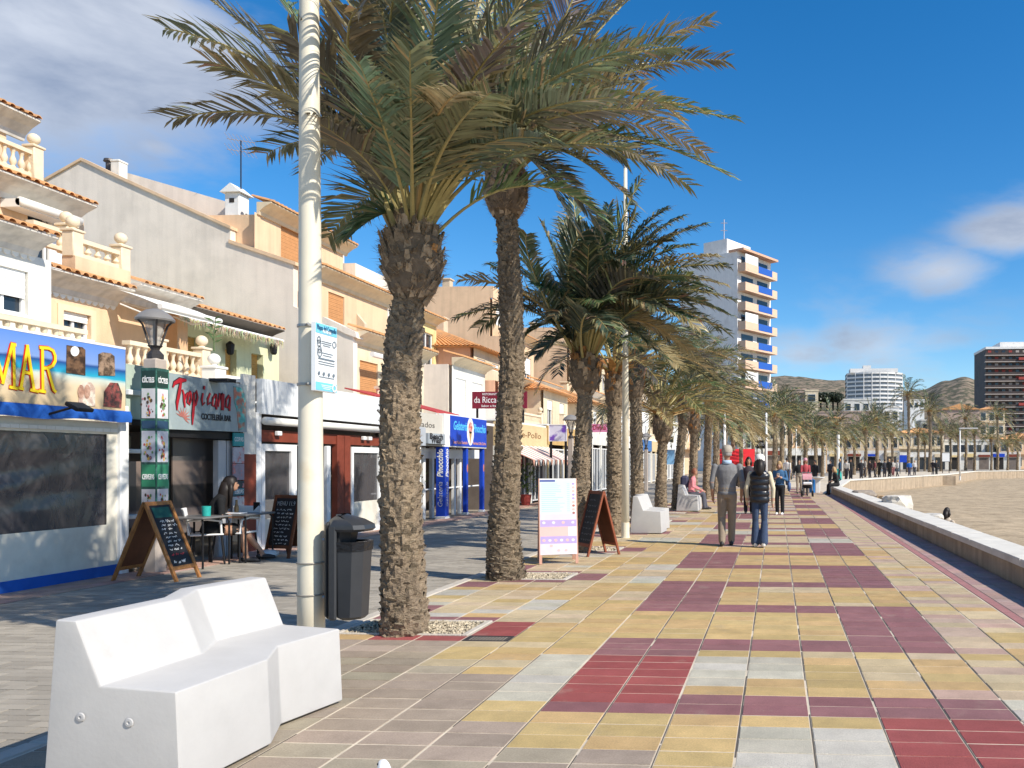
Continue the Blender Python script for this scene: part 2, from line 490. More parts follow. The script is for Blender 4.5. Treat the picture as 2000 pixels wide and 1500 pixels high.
for c, r, k in cells:
    if (c, r) in bigs: continue
    x, y = X0 + TP * c, Y0 - TR * (r + 1); mb.col = jit(TC[k], .08); z = rt.uniform(-.001, .001)
    if r > -60:
        mb.box(x + .009, x + TP - .009, y + .006, y + TR - .006, -.006, z, bottom=False)
    else:
        mb.poly([(x + .008, y + .004, z), (x + TP - .008, y + .004, z), (x + TP - .008, y + TR - .004, z), (x + .008, y + TR - .004, z)])
stuff(mb.build('small_paving_tiles', M_tile, prom))
mb = MB()                                        # dirt that has filled the long joints
for c in range(-6, 6):
    y = -1.0
    while y < 30:
        l_ = rt.uniform(.25, 1.6)
        if rt.random() < (.85 if -3 <= c <= 5 else .35): x = X0 + TP * c; w2 = rt.uniform(.0025, .0045); mb.box(x - w2, x + w2, y, y + l_, -.006, -.0022, bottom=False)
        y += l_ + rt.uniform(.0, .25)
stuff(mb.build('joint_dirt', mat('joint_dirt', (.10, .085, .07), .95, .3, 20), prom))
# maroon edge strip and the strip below the wall
mb = MB(); y = -2.0
M_edge = mat('edge_stone', (.36, .17, .16), .75, .15, 4, bump=.3, bscale=120)
while y < 37:
    mb.box(2.235, 2.335, y + .004, y + .396, -.006, .002, bottom=False); y += .4
structure(mb.build('edge_strip', M_edge, prom))
mb = MB(); y = -2.0
while y < 37:
    xw = wall_x(y) + .02
    for (a, b) in ((2.345, 2.345 + (xw - 2.345) * .5), (2.345 + (xw - 2.345) * .5, xw)):
        mb.col = jit((.40, .27, .24), .12); mb.box(a + .004, b - .004, y + .004, y + .196, -.006, .001, bottom=False)
    y += .2
stuff(mb.build('wall_side_tiles', M_tile, prom))
# kerb stones
M_kerb = mat('kerb_stone', (.50, .45, .38), .85, .15, 5, bump=.3, bscale=60)
for k in range(52):
    y = -2 + k
    o = MB().bbox(-3.99, -3.87, y + .004, y + .996, -.05, .004, .008).build('kerb_stone', M_kerb, prom)
# street pavers laid in courses, cut as real blocks near the camera
M_pave = mat('street_paver', rough=.85, var=.16, scale=2.0, bump=.35, bscale=90, attr='col')
mb = MB(); y = 1.0; row = 0
while y < 19:
    x = -9.6 + (.1 if row % 2 else 0)
    while x < -4.0:
        g = .30 * (1 + rt.uniform(-.16, .16)); mb.col = (g * 1.12, g, g * .82)
        z = -.022 + rt.uniform(-.0015, .0015)
        mb.box(x + .003, min(x + .197, -4.0), y + .003, y + .097, -.03, z, bottom=False)
        x += .2
    y += .1; row += 1
stuff(tag(mb.build('street_pavers', M_pave), 'grey block paving of the street in front of the bars', 'paving'))

mb = MB(); y = 2.0                               # pinkish strip along the bar fronts
while y < 30:
    for x in (-8.83, -8.63, -8.43):
        mb.col = jit((.44, .285, .225), .12); mb.box(x + .003, x + .197, y + .003, y + .197, -.03, -.012 + rt.uniform(-.001, .001), bottom=False)
    y += .2
pv = structure(mb.build('pavement', M_tile))
# tree pits with gravel
M_grav = mat('gravel', rough=.95, var=.2, scale=30, attr='col')
def tree_pit(n, dense=True):
    ya, yb = Y0 + 3.2 * n - .02, Y0 + 3.2 * n + .60
    xa, xb = -3.84, X0 + TP * -6 - .01
    r = random.Random(50 + n)
    cx, cy = (xa + xb) / 2, (ya + yb) / 2
    ords = ['nearest tree pit, behind the white bench', 'second tree pit from the bench', 'third tree pit from the bench', 'fourth tree pit from the bench', 'fifth tree pit from the bench']
    t = tag(thing('tree_pit', None, 'tree pit', (cx, cy, 0)), 'gravel bed around a palm trunk, ' + ords[n], None, 'tree pits along the promenade')
    b = MB(); b.box(xa, xb, ya, yb, -.0065, -.0035); b.build('soil', mat('pit_soil', (.28, .22, .15), .95, .25, 9, bump=.5, bscale=60), t)
    b = MB()
    for (p, q, u, v) in ((xa - .0, xa + .05, ya, yb), (xb - .06, xb - .004, ya, yb), (xa + .05, xb - .06, yb - .05, yb), (xa + .05, xb - .06, ya, ya + .03)):
        b.bbox(p, q, u, v, -.02, .012, .006)
    b.build('pit_border', M_kerb, t)
    b = MB()
    for k in range(1500 if n < 2 else 350):
        x, y = r.uniform(xa + .06, xb - .07), r.uniform(ya + .035, yb - .055)
        s = r.uniform(.008, .02) * (1 if n < 2 else 1.5); g = r.uniform(.6, 1.25); b.col = (.50 * g, .42 * g, .30 * g)
        z = r.uniform(-.003, .012); a = r.uniform(0, 6)
        P = [Vector((cos(a + q * 2.1) * s, sin(a + q * 2.1) * s, r.uniform(-.3, .3) * s)) + Vector((x, y, z)) for q in range(3)]
        i = [b.v(p) for p in P] + [b.v((x, y, z + s * .8))]
        b.f((i[0], i[1], i[3])); b.f((i[1], i[2], i[3])); b.f((i[2], i[0], i[3]))
    stuff(b.build('gravel', M_grav, t))
for n in range(5): tree_pit(n)
# drain grate
t = thing('drain_grate', 'dark iron drain grate set in the paving by the nearest palm', 'drain', (X0 + TP * -6 + .2, Y0 - .1, 0))
b = MB(); x, y = X0 + TP * -6, Y0 - TR
M_iron = mat('cast_iron', (.05, .045, .045), .6, .2, 30, metal=.4)
for (p, q, u, v) in ((x + .008, x + .03, y + .006, y + .194), (x + .375, x + .397, y + .006, y + .194), (x + .03, x + .375, y + .006, y + .022), (x + .03, x + .375, y + .178, y + .194)):
    b.box(p, q, u, v, -.006, .002)
b.build('frame', M_iron, t)
for k in range(12):
    b = MB(); xx = x + .036 + k * .0285; b.box(xx, xx + .016, y + .022, y + .178, -.005, .0005); b.build('bar', M_iron, t)

# ---------------- sea wall
M_cop = mat('coping_stone', (.66, .62, .54), .8, .12, 3.0, bump=.25, bscale=60, col2=(.5, .45, .38), c2scale=1.3, c2lo=.58, c2hi=.8)
M_wal = mat('wall_render', (.42, .33, .235), .9, .18, 3.0, bump=.4, bscale=30, streak=.35)
sw = thing('sea_wall', 'low stone wall with pale coping between the promenade and the beach', 'wall', (2.6, 18, 0))
H1, WW = .345, .50
mb = MB()
for (xa, ya), (xb, yb) in zip(WALL, WALL[1:]):
    d = Vector((xb - xa, yb - ya, 0)).normalized(); n = Vector((d.y, -d.x, 0))
    p, q = Vector((xa, ya, 0)) + n * .05, Vector((xb, yb, 0)) + n * .05
    P = [p, q, q + n * (WW - .1), p + n * (WW - .1)]
    mb.prism([(v.x, v.y, -1.25) for v in P], (0, 0, 1.25 + H1 - .09))
mb.build('wall_body', M_wal, sw)
k = 0
for (xa, ya), (xb, yb) in zip(WALL, WALL[1:]):
    A, B = Vector((xa, ya, 0)), Vector((xb, yb, 0)); Ln = (B - A).length; d = (B - A).normalized(); n = Vector((d.y, -d.x, 0))
    step = 1.1 if yb < 40 else 2.4; cnt = max(1, int(Ln / step)); s = Ln / cnt
    for i in range(cnt):
        p, q = A + d * (i * s + .004), A + d * ((i + 1) * s - .004)
        z0, z1 = H1 - .09, H1 + random.uniform(-.004, .004)
        o_ = [p, q, q + n * WW, p + n * WW]; b = MB(); e = .018
        lo = [b.v((v.x, v.y, z0)) for v in o_]; mi = [b.v((v.x, v.y, z1 - e)) for v in o_]
        c4 = (o_[0] + o_[2]) / 2; hi = [b.v((v + (c4 - v).normalized() * e * .9).to_tuple()[:2] + (z1,)) for v in o_]
        b.f(lo[::-1]); b.f(hi)
        for a_, b_ in ((lo, mi), (mi, hi)):
            for j in range(4): b.f((a_[j], a_[(j + 1) % 4], b_[(j + 1) % 4], b_[j]))
        o = b.build('coping_slab', M_cop, sw)
# block that juts onto the sand
p = atD(1862, 946, 70.5)
t = tag(MB().bbox(p.x - 3.2, p.x + .2, p.y - .2, p.y + 3.4, -.75, .22, .04).build('beach_stair_block', M_wal), 'squat stone block jutting from the far wall onto the sand', 'stone block')
# boulders behind the wall
def boulder(px, py, D, rx, ry, rz, label, colr, sd):
    c = atD(px, py, D); c.z = max(c.z, -.62)
    bm = bmesh.new(); bmesh.ops.create_icosphere(bm, subdivisions=3, radius=1)
    for v in bm.verts:
        n1 = mnoise.noise(v.co * 1.1 + Vector((sd, 0, 0))); n2 = mnoise.noise(v.co * 3 + Vector((0, sd, 0)))
        v.co *= 1 + .34 * n1 + .16 * n2 + .07 * mnoise.noise(v.co * 7)
        v.co = Vector((max(-.8, min(.8, v.co.x)), max(-.85, min(.85, v.co.y)), max(-.6, min(.7, v.co.z))))
        v.co = Vector((v.co.x * rx, v.co.y * ry, v.co.z * rz)) + c
    b = MB(); b.bm(bm)
    return tag(b.build('boulder', mat('rock_%d' % sd, colr, .9, .2, 3, bump=.8, bscale=16)), label, 'boulder', 'boulders beside the sea wall')
boulder(1752, 985, 22.5, .5, .6, .36, 'large pale flat boulder lying beside the sea wall', (.62, .57, .48), 1)
boulder(1722, 978, 25.5, .3, .4, .25, 'small ochre boulder beside the large pale one', (.52, .36, .2), 2)
boulder(1688, 966, 29.5, .5, .7, .22, 'dark low rock at the far end of the boulders', (.3, .25, .2), 3)
boulder(1822, 1014, 19.5, .3, .3, .2, 'grey white rock next to the person on the sand', (.55, .52, .46), 4)

# ---------------- hills
M_hill = mat('hill_scrub', (.235, .18, .125), .95, .35, .05, col2=(.085, .082, .052), c2scale=.11, c2lo=.46, c2hi=.54, bump=.8, bscale=.16)
def hill(name, pix, D, depth):
    b = MB(); rows = 26; P = []
    xs = [pix[0][0] + (pix[-1][0] - pix[0][0]) * i / 130 for i in range(131)]
    def hy(x):
        for (xa, ya), (xb, yb) in zip(pix, pix[1:]):
            if xa <= x <= xb:
                u = (x - xa) / (xb - xa); u = u * u * (3 - 2 * u); return ya + (yb - ya) * u
    for j in range(rows + 1):
        u = j / rows
        row = []
        for x in xs:
            top = atD(x, hy(x), D); sh = sin(min(1, u * 1.25) * pi / 2) if u <= .8 else 1 - (u - .8) * 1.5
            q = atD(x, 900, D - depth * .8 + depth * u)
            z = -2 + (top.z + 2) * sh
            z *= 1 + .07 * mnoise.noise((q.x * .006, q.y * .006, 1)) * (1 - abs(u - .8) / .8) * 1.5 + .025 * mnoise.noise((q.x * .03, q.y * .03, 2))
            row.append(b.v((q.x, q.y, z)))
        P.append(row)
    for j in range(rows):
        for i in range(130): b.f((P[j][i], P[j][i + 1], P[j + 1][i + 1], P[j + 1][i]))
    return structure(b.build(name, M_hill, smooth=True))
hill('hill', [(300, 880), (700, 860), (860, 840), (930, 830), (1100, 790), (1300, 752), (1500, 746), (1560, 741), (1660, 744), (1770, 768), (1900, 800), (2100, 830)], 1500, 700)
hill('hill', [(1600, 840), (1740, 790), (1800, 768), (1850, 748), (1885, 738), (1930, 752), (2000, 775), (2120, 770), (2300, 800), (2600, 860)], 1150, 500)
# ------------------------------------------------------------------ palms
M_trunk = mat('palm_trunk', rough=.95, var=.38, scale=30, attr='col', bump=1.0, bscale=70, stretch=(1, 1, 1.8))
M_boot = mat('palm_boot', rough=.9, var=.3, scale=16, attr='col', bump=.5, bscale=50)
M_leaf = mat('palm_leaf', rough=.42, var=.18, scale=3.0, attr='col', spec=.45, subs=.22)
M_rach = mat('palm_stalk', rough=.5, var=.2, scale=6, attr='col')

def lerp(a, b, t): return a + (b - a) * t
def spline(P, t):
    n = len(P) - 1; k = min(int(t * n), n - 1); u = t * n - k
    p0, p1, p2, p3 = P[max(k - 1, 0)], P[k], P[k + 1], P[min(k + 2, n)]
    return .5 * ((2 * p1) + (p2 - p0) * u + (2 * p0 - 5 * p1 + 4 * p2 - p3) * u * u + (3 * p1 - p0 - 3 * p2 + p3) * u ** 3)

def trunk_mesh(mbd, P, R, seed, nseg=40, dz=.022, pitch=.075, nsc=11, amp=.022, dark=1.0):
    """rough tapering trunk along the points P with radii R; leaf scars overlap like scales"""
    r = random.Random(seed); P = [Vector(p) for p in P]
    Ln = sum((b - a).length for a, b in zip(P, P[1:])); K = max(8, int(Ln / dz)); rows = []
    cell = {}
    def cellv(a, b):
        if (a, b) not in cell: cell[a, b] = (r.uniform(.35, 1.25), r.uniform(.75, 1.2), r.uniform(-.25, .25))
        return cell[a, b]
    cols = []
    for k in range(K + 1):
        t = k / K; c = spline(P, t); h = t * Ln
        n_ = len(R) - 1; q = min(int(t * n_), n_ - 1); rad = lerp(R[q], R[q + 1], t * n_ - q)
        ring = []
        for i in range(nseg):
            a = 2 * pi * i / nseg
            hh = h + .05 * mnoise.noise((cos(a) * 1.8, sin(a) * 1.8, h * 3.0 + seed)) + .03 * mnoise.noise((cos(a) * 5, sin(a) * 5, h * 9 + seed))
            uu, vv = i / nseg * nsc, hh / pitch * .5
            qa, qb = uu + vv, uu - vv; ia, ib = math.floor(qa), math.floor(qb); fa, fb = qa - ia, 1 - (qb - ib)
            ca, cb, cc = cellv(ia % nsc, ib % nsc + 31 * math.floor(vv / 4)); v = (fa + fb) / 2
            bulge = (v ** 1.7) * max(0, 1 - abs(fa - fb + cc * .5)) ** .6 * amp * 1.5 * ca
            fine = .016 * mnoise.noise((cos(a) * 5, sin(a) * 5, h * 26 + seed)) + .010 * mnoise.noise((cos(a) * 14, sin(a) * 14, h * 60 + seed))
            bulge += fine + .022 * mnoise.noise((cos(a) * 1.7, sin(a) * 1.7, h * 2.1 + seed))
            rr = rad + bulge
            vi = mbd.v(c + Vector((cos(a) * rr, sin(a) * rr, 0))); ring.append(vi)
            tone = .5 + .5 * mnoise.noise((cos(a) * 1.2, sin(a) * 1.2, h * 1.6 + seed * 3))
            g = .72 * (.75 + .5 * tone) * (.45 + .55 * cb) * dark
            mbd.VC[vi] = (lerp(.36, .40, tone) * g, lerp(.275, .30, tone) * g, lerp(.195, .19, tone) * g)
        rows.append(ring)
    fl = r.random
    hrow = 0.03
    while hrow < Ln - .03:                       # ragged stubs of old leaf bases, row over row
        t = hrow / Ln; c = spline(P, t); n_ = len(R) - 1; q = min(int(t * n_), n_ - 1); rad = lerp(R[q], R[q + 1], t * n_ - q)
        ns = nsc + 4; ph = fl() * 6.28
        for i in range(ns):
            if fl() < .15: continue
            a = ph + 2 * pi * (i + fl() * .7) / ns; o_ = Vector((cos(a), sin(a), 0)); s_ = Vector((-sin(a), cos(a), 0)); wd = (.5 + fl() * .9) * rad * 2 * pi / ns * .55
            b0 = c + o_ * (rad - .012) + Vector((0, 0, (fl() - .5) * .03)); hh_ = pitch * (.45 + fl() * .6); pr = .012 + amp * (.5 + fl() * 1.1)
            V_ = [mbd.v(b0 - s_ * wd), mbd.v(b0 + s_ * wd), mbd.v(b0 + s_ * wd * (.3 + .6 * fl()) + o_ * pr + Vector((0, 0, hh_ * (.6 + .6 * fl())))), mbd.v(b0 - s_ * wd * (.3 + .6 * fl()) + o_ * pr * (.7 + .5 * fl()) + Vector((0, 0, hh_)))]
            tp = mbd.v(b0 + o_ * (pr - .03) + Vector((0, 0, hh_ * 1.05)))
            g = (.45 + .85 * fl()) * dark
            for z_, vv_ in enumerate(V_): mbd.VC[vv_] = tuple(x_ * g * .85 for x_ in (.38, .30, .205))
            mbd.VC[tp] = tuple(x_ * g * .85 for x_ in (.38, .30, .205))
            mbd.f(V_); mbd.f((V_[3], V_[2], tp))
        hrow += pitch * (.55 + .3 * fl())
    for k in range(K):
        A, B = rows[k], rows[k + 1]
        for i in range(nseg): mbd.f((A[i], A[(i + 1) % nseg], B[(i + 1) % nseg], B[i]))
    mbd.f(rows[-1])

def boots(mbd, c, r0, z0, z1, rmax, seed, n=150, hot=.0, size=1.0):
    """cut leaf bases packed round the top of the trunk"""
    r = random.Random(seed); c = Vector(c); H = z1 - z0
    core = [(r0 * .9, 0), (lerp(r0, rmax, .5), .14 * H), (rmax * .9, .45 * H), (rmax * .82, .75 * H), (rmax * .45, H)]
    mbd.col = (.17, .125, .085); mbd.lathe([(a, z) for a, z in core], c + Vector((0, 0, z0)), 16)
    for k in range(n):
        t = min(.99, max(0, (k + .5) / n + r.uniform(-.05, .05))); a = k * 2.39996 + r.uniform(-.3, .3)
        prof = sin(pi * min(1, .05 + t * .84)) ** .65
        rad = lerp(r0, rmax, prof) * (.97 if t < .85 else .8)
        out = Vector((cos(a), sin(a), 0)); side = Vector((-sin(a), cos(a), 0)); tilt = lerp(.18, .75, t) if t > .3 else -.12 + t
        d = (Vector((0, 0, 1)) + out * (.55 - .5 * t + r.uniform(-.15, .2))).normalized()
        base = c + Vector((0, 0, z0 + H * t - .02)) + out * (rad - .045)
        ln = r.uniform(.06, .17) * size; wd = r.uniform(.022, .062) * size; th = r.uniform(.006, .016); side = (side + Vector((0, 0, r.uniform(-.35, .35)))).normalized()
        g = r.uniform(.55, 1.5)
        if r.random() < hot * (t ** 1.5) * 1.6: mbd.col = (.42 * g, .20 * g, .07 * g)
        else: mbd.col = (.30 * g, .225 * g, .15 * g)
        nn = d.cross(side).normalized()
        q = [base + side * (-wd) , base + side * wd, base + d * ln + side * wd * .55, base + d * ln - side * wd * .55]
        mbd.prism(q, -nn * th * (1 if nn.dot(out) > 0 else -1))
        for s in range(7):
            e = base + d * ln * r.uniform(.3, 1) + side * r.uniform(-wd, wd)
            f = e + out * r.uniform(.02, .09) + Vector((0, 0, r.uniform(-.05, .07))) + side * r.uniform(-.04, .04)
            mbd.col = (.26 * g, .19 * g, .12 * g); mbd.poly([e + side * .006, f, e - side * .006])

def frond(mbd, o, az, el, Ln, seed, grav=1.0, wind=(0, 0, 0), nl=58, wid=.03, ll=.46, green=(.095, .125, .062), dry=.15, seg=14, lift=.45, hang=.25, quads=True, path=None):
    """one feather leaf: arching stalk with two rows of narrow leaflets"""
    r = random.Random(seed); o = Vector(o); W = Vector(wind)
    d = Vector((cos(az) * cos(el), sin(az) * cos(el), sin(el))); pts = [o]; ds = Ln / seg; dirs = [d.copy()]
    for k in range(seg):
        t = (k + 1) / seg
        d = (d + (Vector((0, 0, -1)) * .10 * grav * (.35 + 1.5 * t) + W * .10 * (.3 + t)) * (14 / seg)).normalized()
        pts.append(pts[-1] + d * ds); dirs.append(d.copy())
    if path:                                     # arching from o over the control point to the tip
        c_, e_ = Vector(path[0]), Vector(path[1]); pts = []
        for k in range(seg + 1):
            t = k / seg; pts.append(o * (1 - t) ** 2 + c_ * 2 * t * (1 - t) + e_ * t * t)
        dirs = [(pts[min(k + 1, seg)] - pts[max(k - 1, 0)]).normalized() for k in range(seg + 1)]
        Ln = sum((b_ - a_).length for a_, b_ in zip(pts, pts[1:])); d = dirs[0]
        az = atan2(d.y, d.x)
    yel = r.random() < dry
    gcol = tuple(c * r.uniform(.75, 1.25) for c in green)
    dcol = (.40, .32, .16)
    mbd.m = 1; mbd.col = (.36, .30, .12) if not yel else (.42, .28, .11)
    mbd.tube(pts, [lerp(.024, .004, (k / seg) ** .8) * (Ln / 2.6) for k in range(seg + 1)], 4, caps=False, sx=1.3)
    mbd.m = 0
    side0 = dirs[0].cross(Vector((0, 0, 1)))
    if side0.length < .1: side0 = Vector((-sin(az), cos(az), 0))
    side0.normalize(); roll = r.uniform(-.5, .5)
    for k in range(nl):
        t = .25 + .75 * (k + r.uniform(0, .6)) / nl
        if t > 1: t = 1
        q = t * seg; i = min(int(q), seg - 1); u = q - i
        p = pts[i].lerp(pts[i + 1], u); dd = dirs[i].lerp(dirs[i + 1], u).normalized()
        sd = (side0 - dd * side0.dot(dd)).normalized(); up = sd.cross(dd)
        sd2 = sd * cos(roll * t) + up * sin(roll * t); up2 = up * cos(roll * t) - sd * sin(roll * t)
        prof = (min(1, (t - .12) / .28)) ** .7 * (1 - .55 * max(0, (t - .45) / .55) ** 1.6)
        for s in (-1, 1):
            if r.random() < .04: continue
            le = ll * prof * r.uniform(.8, 1.12); fw = lerp(.55, 1.35, t) + r.uniform(-.18, .18); lf = lift * r.uniform(.4, 1.4) * (1 - .5 * t)
            dv = (sd2 * s + dd * fw + up2 * lf).normalized()
            p1 = p + dv * le * .55
            dv2 = (dv + Vector((0, 0, -1)) * hang * r.uniform(.3, 1.8) + W * .12).normalized()
            p2 = p1 + dv2 * le * .45
            wv = dv.cross(up2 * cos(r.uniform(-.9, .9)) + sd2 * sin(r.uniform(-.9, .9)))
            wv = (wv.normalized() if wv.length > .05 else sd2) * wid * .5 * r.uniform(.75, 1.15)
            dr = r.random()
            fcol = gcol if not yel else tuple(lerp(a, b, .75) for a, b in zip(gcol, dcol))
            if dr < .07 + .10 * t: fcol = tuple(lerp(a, b, r.uniform(.4, 1)) for a, b in zip(fcol, dcol))
            g = r.uniform(.8, 1.25); fcol = tuple(c * g for c in fcol)
            mbd.col = fcol
            a = mbd.v(p + wv * .5); b = mbd.v(p - wv * .5); c = mbd.v(p1 - wv); e = mbd.v(p1 + wv); f = mbd.v(p2)
            if quads: mbd.f((a, b, c, e))
            else: mbd.f((a, b, c))
            mbd.col = tuple(lerp(x, y, .35) for x, y in zip(fcol, dcol)) if r.random() < .5 else fcol
            mbd.f((e, c, f))

WIND = Vector((.85, -.15, .0))
def near_palm(label, base, spine, R, bulb, fr, seed, group='palms in a row along the promenade', hot=.1, Ln=2.6, nl=58, green=(.095, .125, .062), nseg=56, dz=.016, wind=1.0, ll=.46, tips=None, D=None, hang=.3, sheaths=0, dark=1.0, wid=.03, up_only=0.0):
    """fr = number of leaves; spine = trunk centre points; bulb = (z0, z1, rmax)"""
    r = random.Random(seed); base = Vector(base)
    t = thing('palm_tree', label, 'palm tree', base, 0, group)
    m = MB(); trunk_mesh(m, spine, R, seed, nseg, dz, dark=dark); m.build('trunk', M_trunk, t, smooth=False)
    top = Vector(spine[-1]); z0, z1, rm = bulb
    m = MB(); boots(m, (top.x, top.y, 0), R[-1], z0, z1, rm, seed, 170 if nseg > 30 else 90, hot, 1.0 if nseg > 30 else 1.15); m.build('leaf_bases', M_boot, t)
    o = Vector((top.x, top.y, z1 - .05))
    for k in range(sheaths):                     # dry orange leaf sheaths peeling off the crown
        az = -2.6 + k * 2.39996 + r.uniform(-.3, .3); q0 = o + Vector((cos(az), sin(az), 0)) * rm * .5 + Vector((0, 0, -.15)); d = Vector((cos(az) * .55, sin(az) * .55, 1)).normalized(); sd_ = Vector((-sin(az), cos(az), 0)); m = MB(); g = r.uniform(.7, 1.2); ln_ = r.uniform(.35, .6); rows_ = []
        for j in range(6):
            u = j / 5; pc_ = q0 + d * ln_ * u + Vector((cos(az), sin(az), -1)) * .22 * u * u; hw = .085 * (1 - .75 * u) + .01; m.col = (.52 * g, .27 * g, .085 * g)
            rows_.append([m.v(pc_ - sd_ * hw + Vector((cos(az), sin(az), 0)) * -.02), m.v(pc_ + Vector((cos(az), sin(az), 0)) * .025), m.v(pc_ + sd_ * hw + Vector((cos(az), sin(az), 0)) * -.02)])
        for A_, B_ in zip(rows_, rows_[1:]):
            for j in range(2): m.f((A_[j], A_[j + 1], B_[j + 1], B_[j]))
        m.build('leaf_sheath', M_boot, t, smooth=True)
    for k, (tx, ty, dd, ar) in enumerate(tips or ()):
        e_ = atD(tx, ty, D + dd); ch_ = e_ - o; Lc = ch_.length
        c_ = o + Vector((ch_.x, ch_.y, 0)) * (.42 - .35 * ar) + Vector((0, 0, ch_.z * .5 + ar * 1.25 * Lc))
        oo = o + Vector((ch_.x, ch_.y, 0)).normalized() * rm * .45 + Vector((0, 0, -.06 if ch_.z < .6 * Lc else .06))
        m = MB(); frond(m, oo, 0, 0, Lc, seed * 1000 + 500 + k, 1, WIND * .8, nl, wid, ll, green, .08 if ty < 250 else .2, seg=16, path=(c_, e_), hang=hang)
        m.build('frond', [M_leaf, M_rach], t)
    for k in range(fr):
        q = (k + .5) / fr; az = k * 2.39996 + r.uniform(-.25, .25)
        el = lerp(1.45, -.1 + up_only, q ** .9) + r.uniform(-.12, .12)
        W = WIND * wind * r.uniform(.5, 1.1)
        oo = o + Vector((cos(az), sin(az), 0)) * lerp(.02, rm * .75, q) + Vector((0, 0, lerp(.1, -.12, q)))
        m = MB(); frond(m, oo, az, el, Ln * r.uniform(.8, 1.12), seed * 1000 + k, r.uniform(.75, 1.25), W, nl, wid, ll, green, .10 + .25 * q * q)
        m.build('frond', [M_leaf, M_rach], t)
    return t
def pz(y, D): return CH + (HOR - y) / F * D

def spine_px(pts, D):            # trunk centre pixels at depth D -> points
    return [atD(x, y, D) for x, y in pts]
# palm 1, nearest
D1 = 6.95
sp = spine_px([(790, 1244), (787, 1100), (783, 950), (782, 800), (788, 680), (800, 575), (806, 500), (806, 440)], D1); sp[0].z = -.02
T1 = [(335, 232, -.2, .30), (322, 55, .2, .16), (345, -45, -.5, .10), (410, 120, -.9, .20), (470, -90, .3, .06), (540, -160, -.7, .05), (560, 60, -1.2, .12), (640, 465, .6, .45), (690, 455, -.2, .5), (600, 330, 1.0, .35),
      (650, -220, .4, .03), (720, -120, -1.3, .06), (760, -280, .0, .02), (840, -260, .8, .02), (870, -100, -1.4, .08), (930, -220, -.3, .03), (1010, -180, .5, .05), (1080, -90, -.6, .07), (1130, -130, .6, .08), (1000, 60, -1.5, .16),
      (1180, 20, .0, .12), (1260, -20, .7, .10), (1240, 90, -.9, .17), (1330, 90, .2, .18), (1345, 205, -.3, .24), (1280, 215, -1.0, .22), (1190, 190, -1.2, .2), (1110, 250, .8, .22), (1230, 290, .3, .22), (690, 90, 1.4, .15), (930, 110, 1.6, .2), (560, 180, 1.3, .3), (900, 180, -1.7, .25),
      (600, 230, -1.2, .16), (700, 120, -1.6, .06), (800, 100, -1.7, .05), (960, 180, -1.6, .15), (660, 260, .9, .2), (860, 130, 1.8, .08), (980, 210, 1.5, .16), (520, 300, .5, .32), (1060, 270, -1.0, .25), (800, 60, .6, .03), (960, 20, .4, .04)]
near_palm('nearest palm, behind the white bench, crown cut by the top of the picture', (sp[0].x, sp[0].y, 0), sp,
          [.19, .162, .153, .148, .138, .112, .10, .10], (pz(592, D1), pz(428, D1), .285), 10, 11, Ln=2.0, nl=60, hot=.05, green=(.15, .175, .105), tips=T1, D=D1, wid=.030, ll=.48, up_only=1.0)
D2 = 10.15
sp = spine_px([(990, 1137), (985, 1080), (985, 1000), (994, 850), (1000, 700), (996, 550), (990, 420), (988, 345)], D2); sp[0].z = -.02
T2 = [(1428, 345, -.2, .28), (1418, 118, .3, .2), (1432, 232, -.4, .22), (1345, 362, .3, .33), (1235, 392, -.4, .42), (1175, 445, .5, .5), (1120, 440, -.5, .55), (1390, 40, .2, .12), (1300, -60, .6, .08), (1180, -120, -.4, .05), (1060, -130, .4, .03), (940, -110, .3, .04), (860, -40, -.5, .1),
      (1330, 250, 1.1, .25), (1250, 160, -1.3, .2), (1380, 300, 1.0, .3), (1300, 120, 1.3, .15), (1150, 300, 1.8, .3), (1050, 60, 1.8, .12), (800, 120, .6, .22), (820, 240, .8, .3), (900, 20, 1.5, .12), (1220, 60, -1.0, .12), (1290, 330, -1.0, .33)]
near_palm('tall slim palm right behind the nearest one', (sp[0].x, sp[0].y, 0), sp,
          [.235, .20, .17, .148, .14, .132, .112, .105], (pz(428, D2), pz(322, D2), .31), 8, 12, Ln=2.4, nl=60, hot=.0, dark=.85, green=(.14, .155, .09), tips=T2, D=D2, wid=.032, ll=.52, up_only=.8)
D3 = 13.2
sp = spine_px([(1128, 1078), (1130, 1000), (1134, 930), (1140, 850), (1142, 760), (1143, 690)], D3); sp[0].z = -.02
T3 = [(1250, 352, -.3, .12), (1120, 390, .4, .06), (1060, 440, -.3, .05), (980, 480, .3, .12), (890, 622, .2, .30), (905, 545, -.5, .22), (935, 640, .5, .45), (1050, 690, -.4, .55), (1300, 410, .3, .2), (1372, 440, -.2, .22), (1420, 520, .3, .27), (1430, 585, -.3, .33), (1400, 640, .4, .42),
      (1340, 620, -.8, .4), (1190, 400, .8, .08), (1260, 470, -1.2, .2), (1150, 480, -1.4, .15), (1050, 560, -1.0, .25), (1310, 540, .9, .3), (1340, 480, -.6, .25), (1000, 590, .9, .3), (1220, 560, 1.3, .3), (1280, 600, -1.2, .4), (1100, 430, 1.2, .1), (960, 520, .8, .2), (1380, 560, .8, .33), (1180, 590, -1.6, .3), (1080, 620, -1.3, .4),
      (1425, 615, .0, .36), (1350, 685, .3, .5), (1300, 700, -.5, .55), (1395, 500, -.6, .25), (1330, 425, .6, .18), (1410, 555, .7, .3), (1240, 420, .0, .1), (1365, 640, -.9, .45), (1280, 440, .9, .18), (1180, 430, -.8, .08), (1310, 660, .9, .5), (1020, 660, .3, .5), (1350, 540, -1.3, .3), (1200, 640, -1.5, .4)]
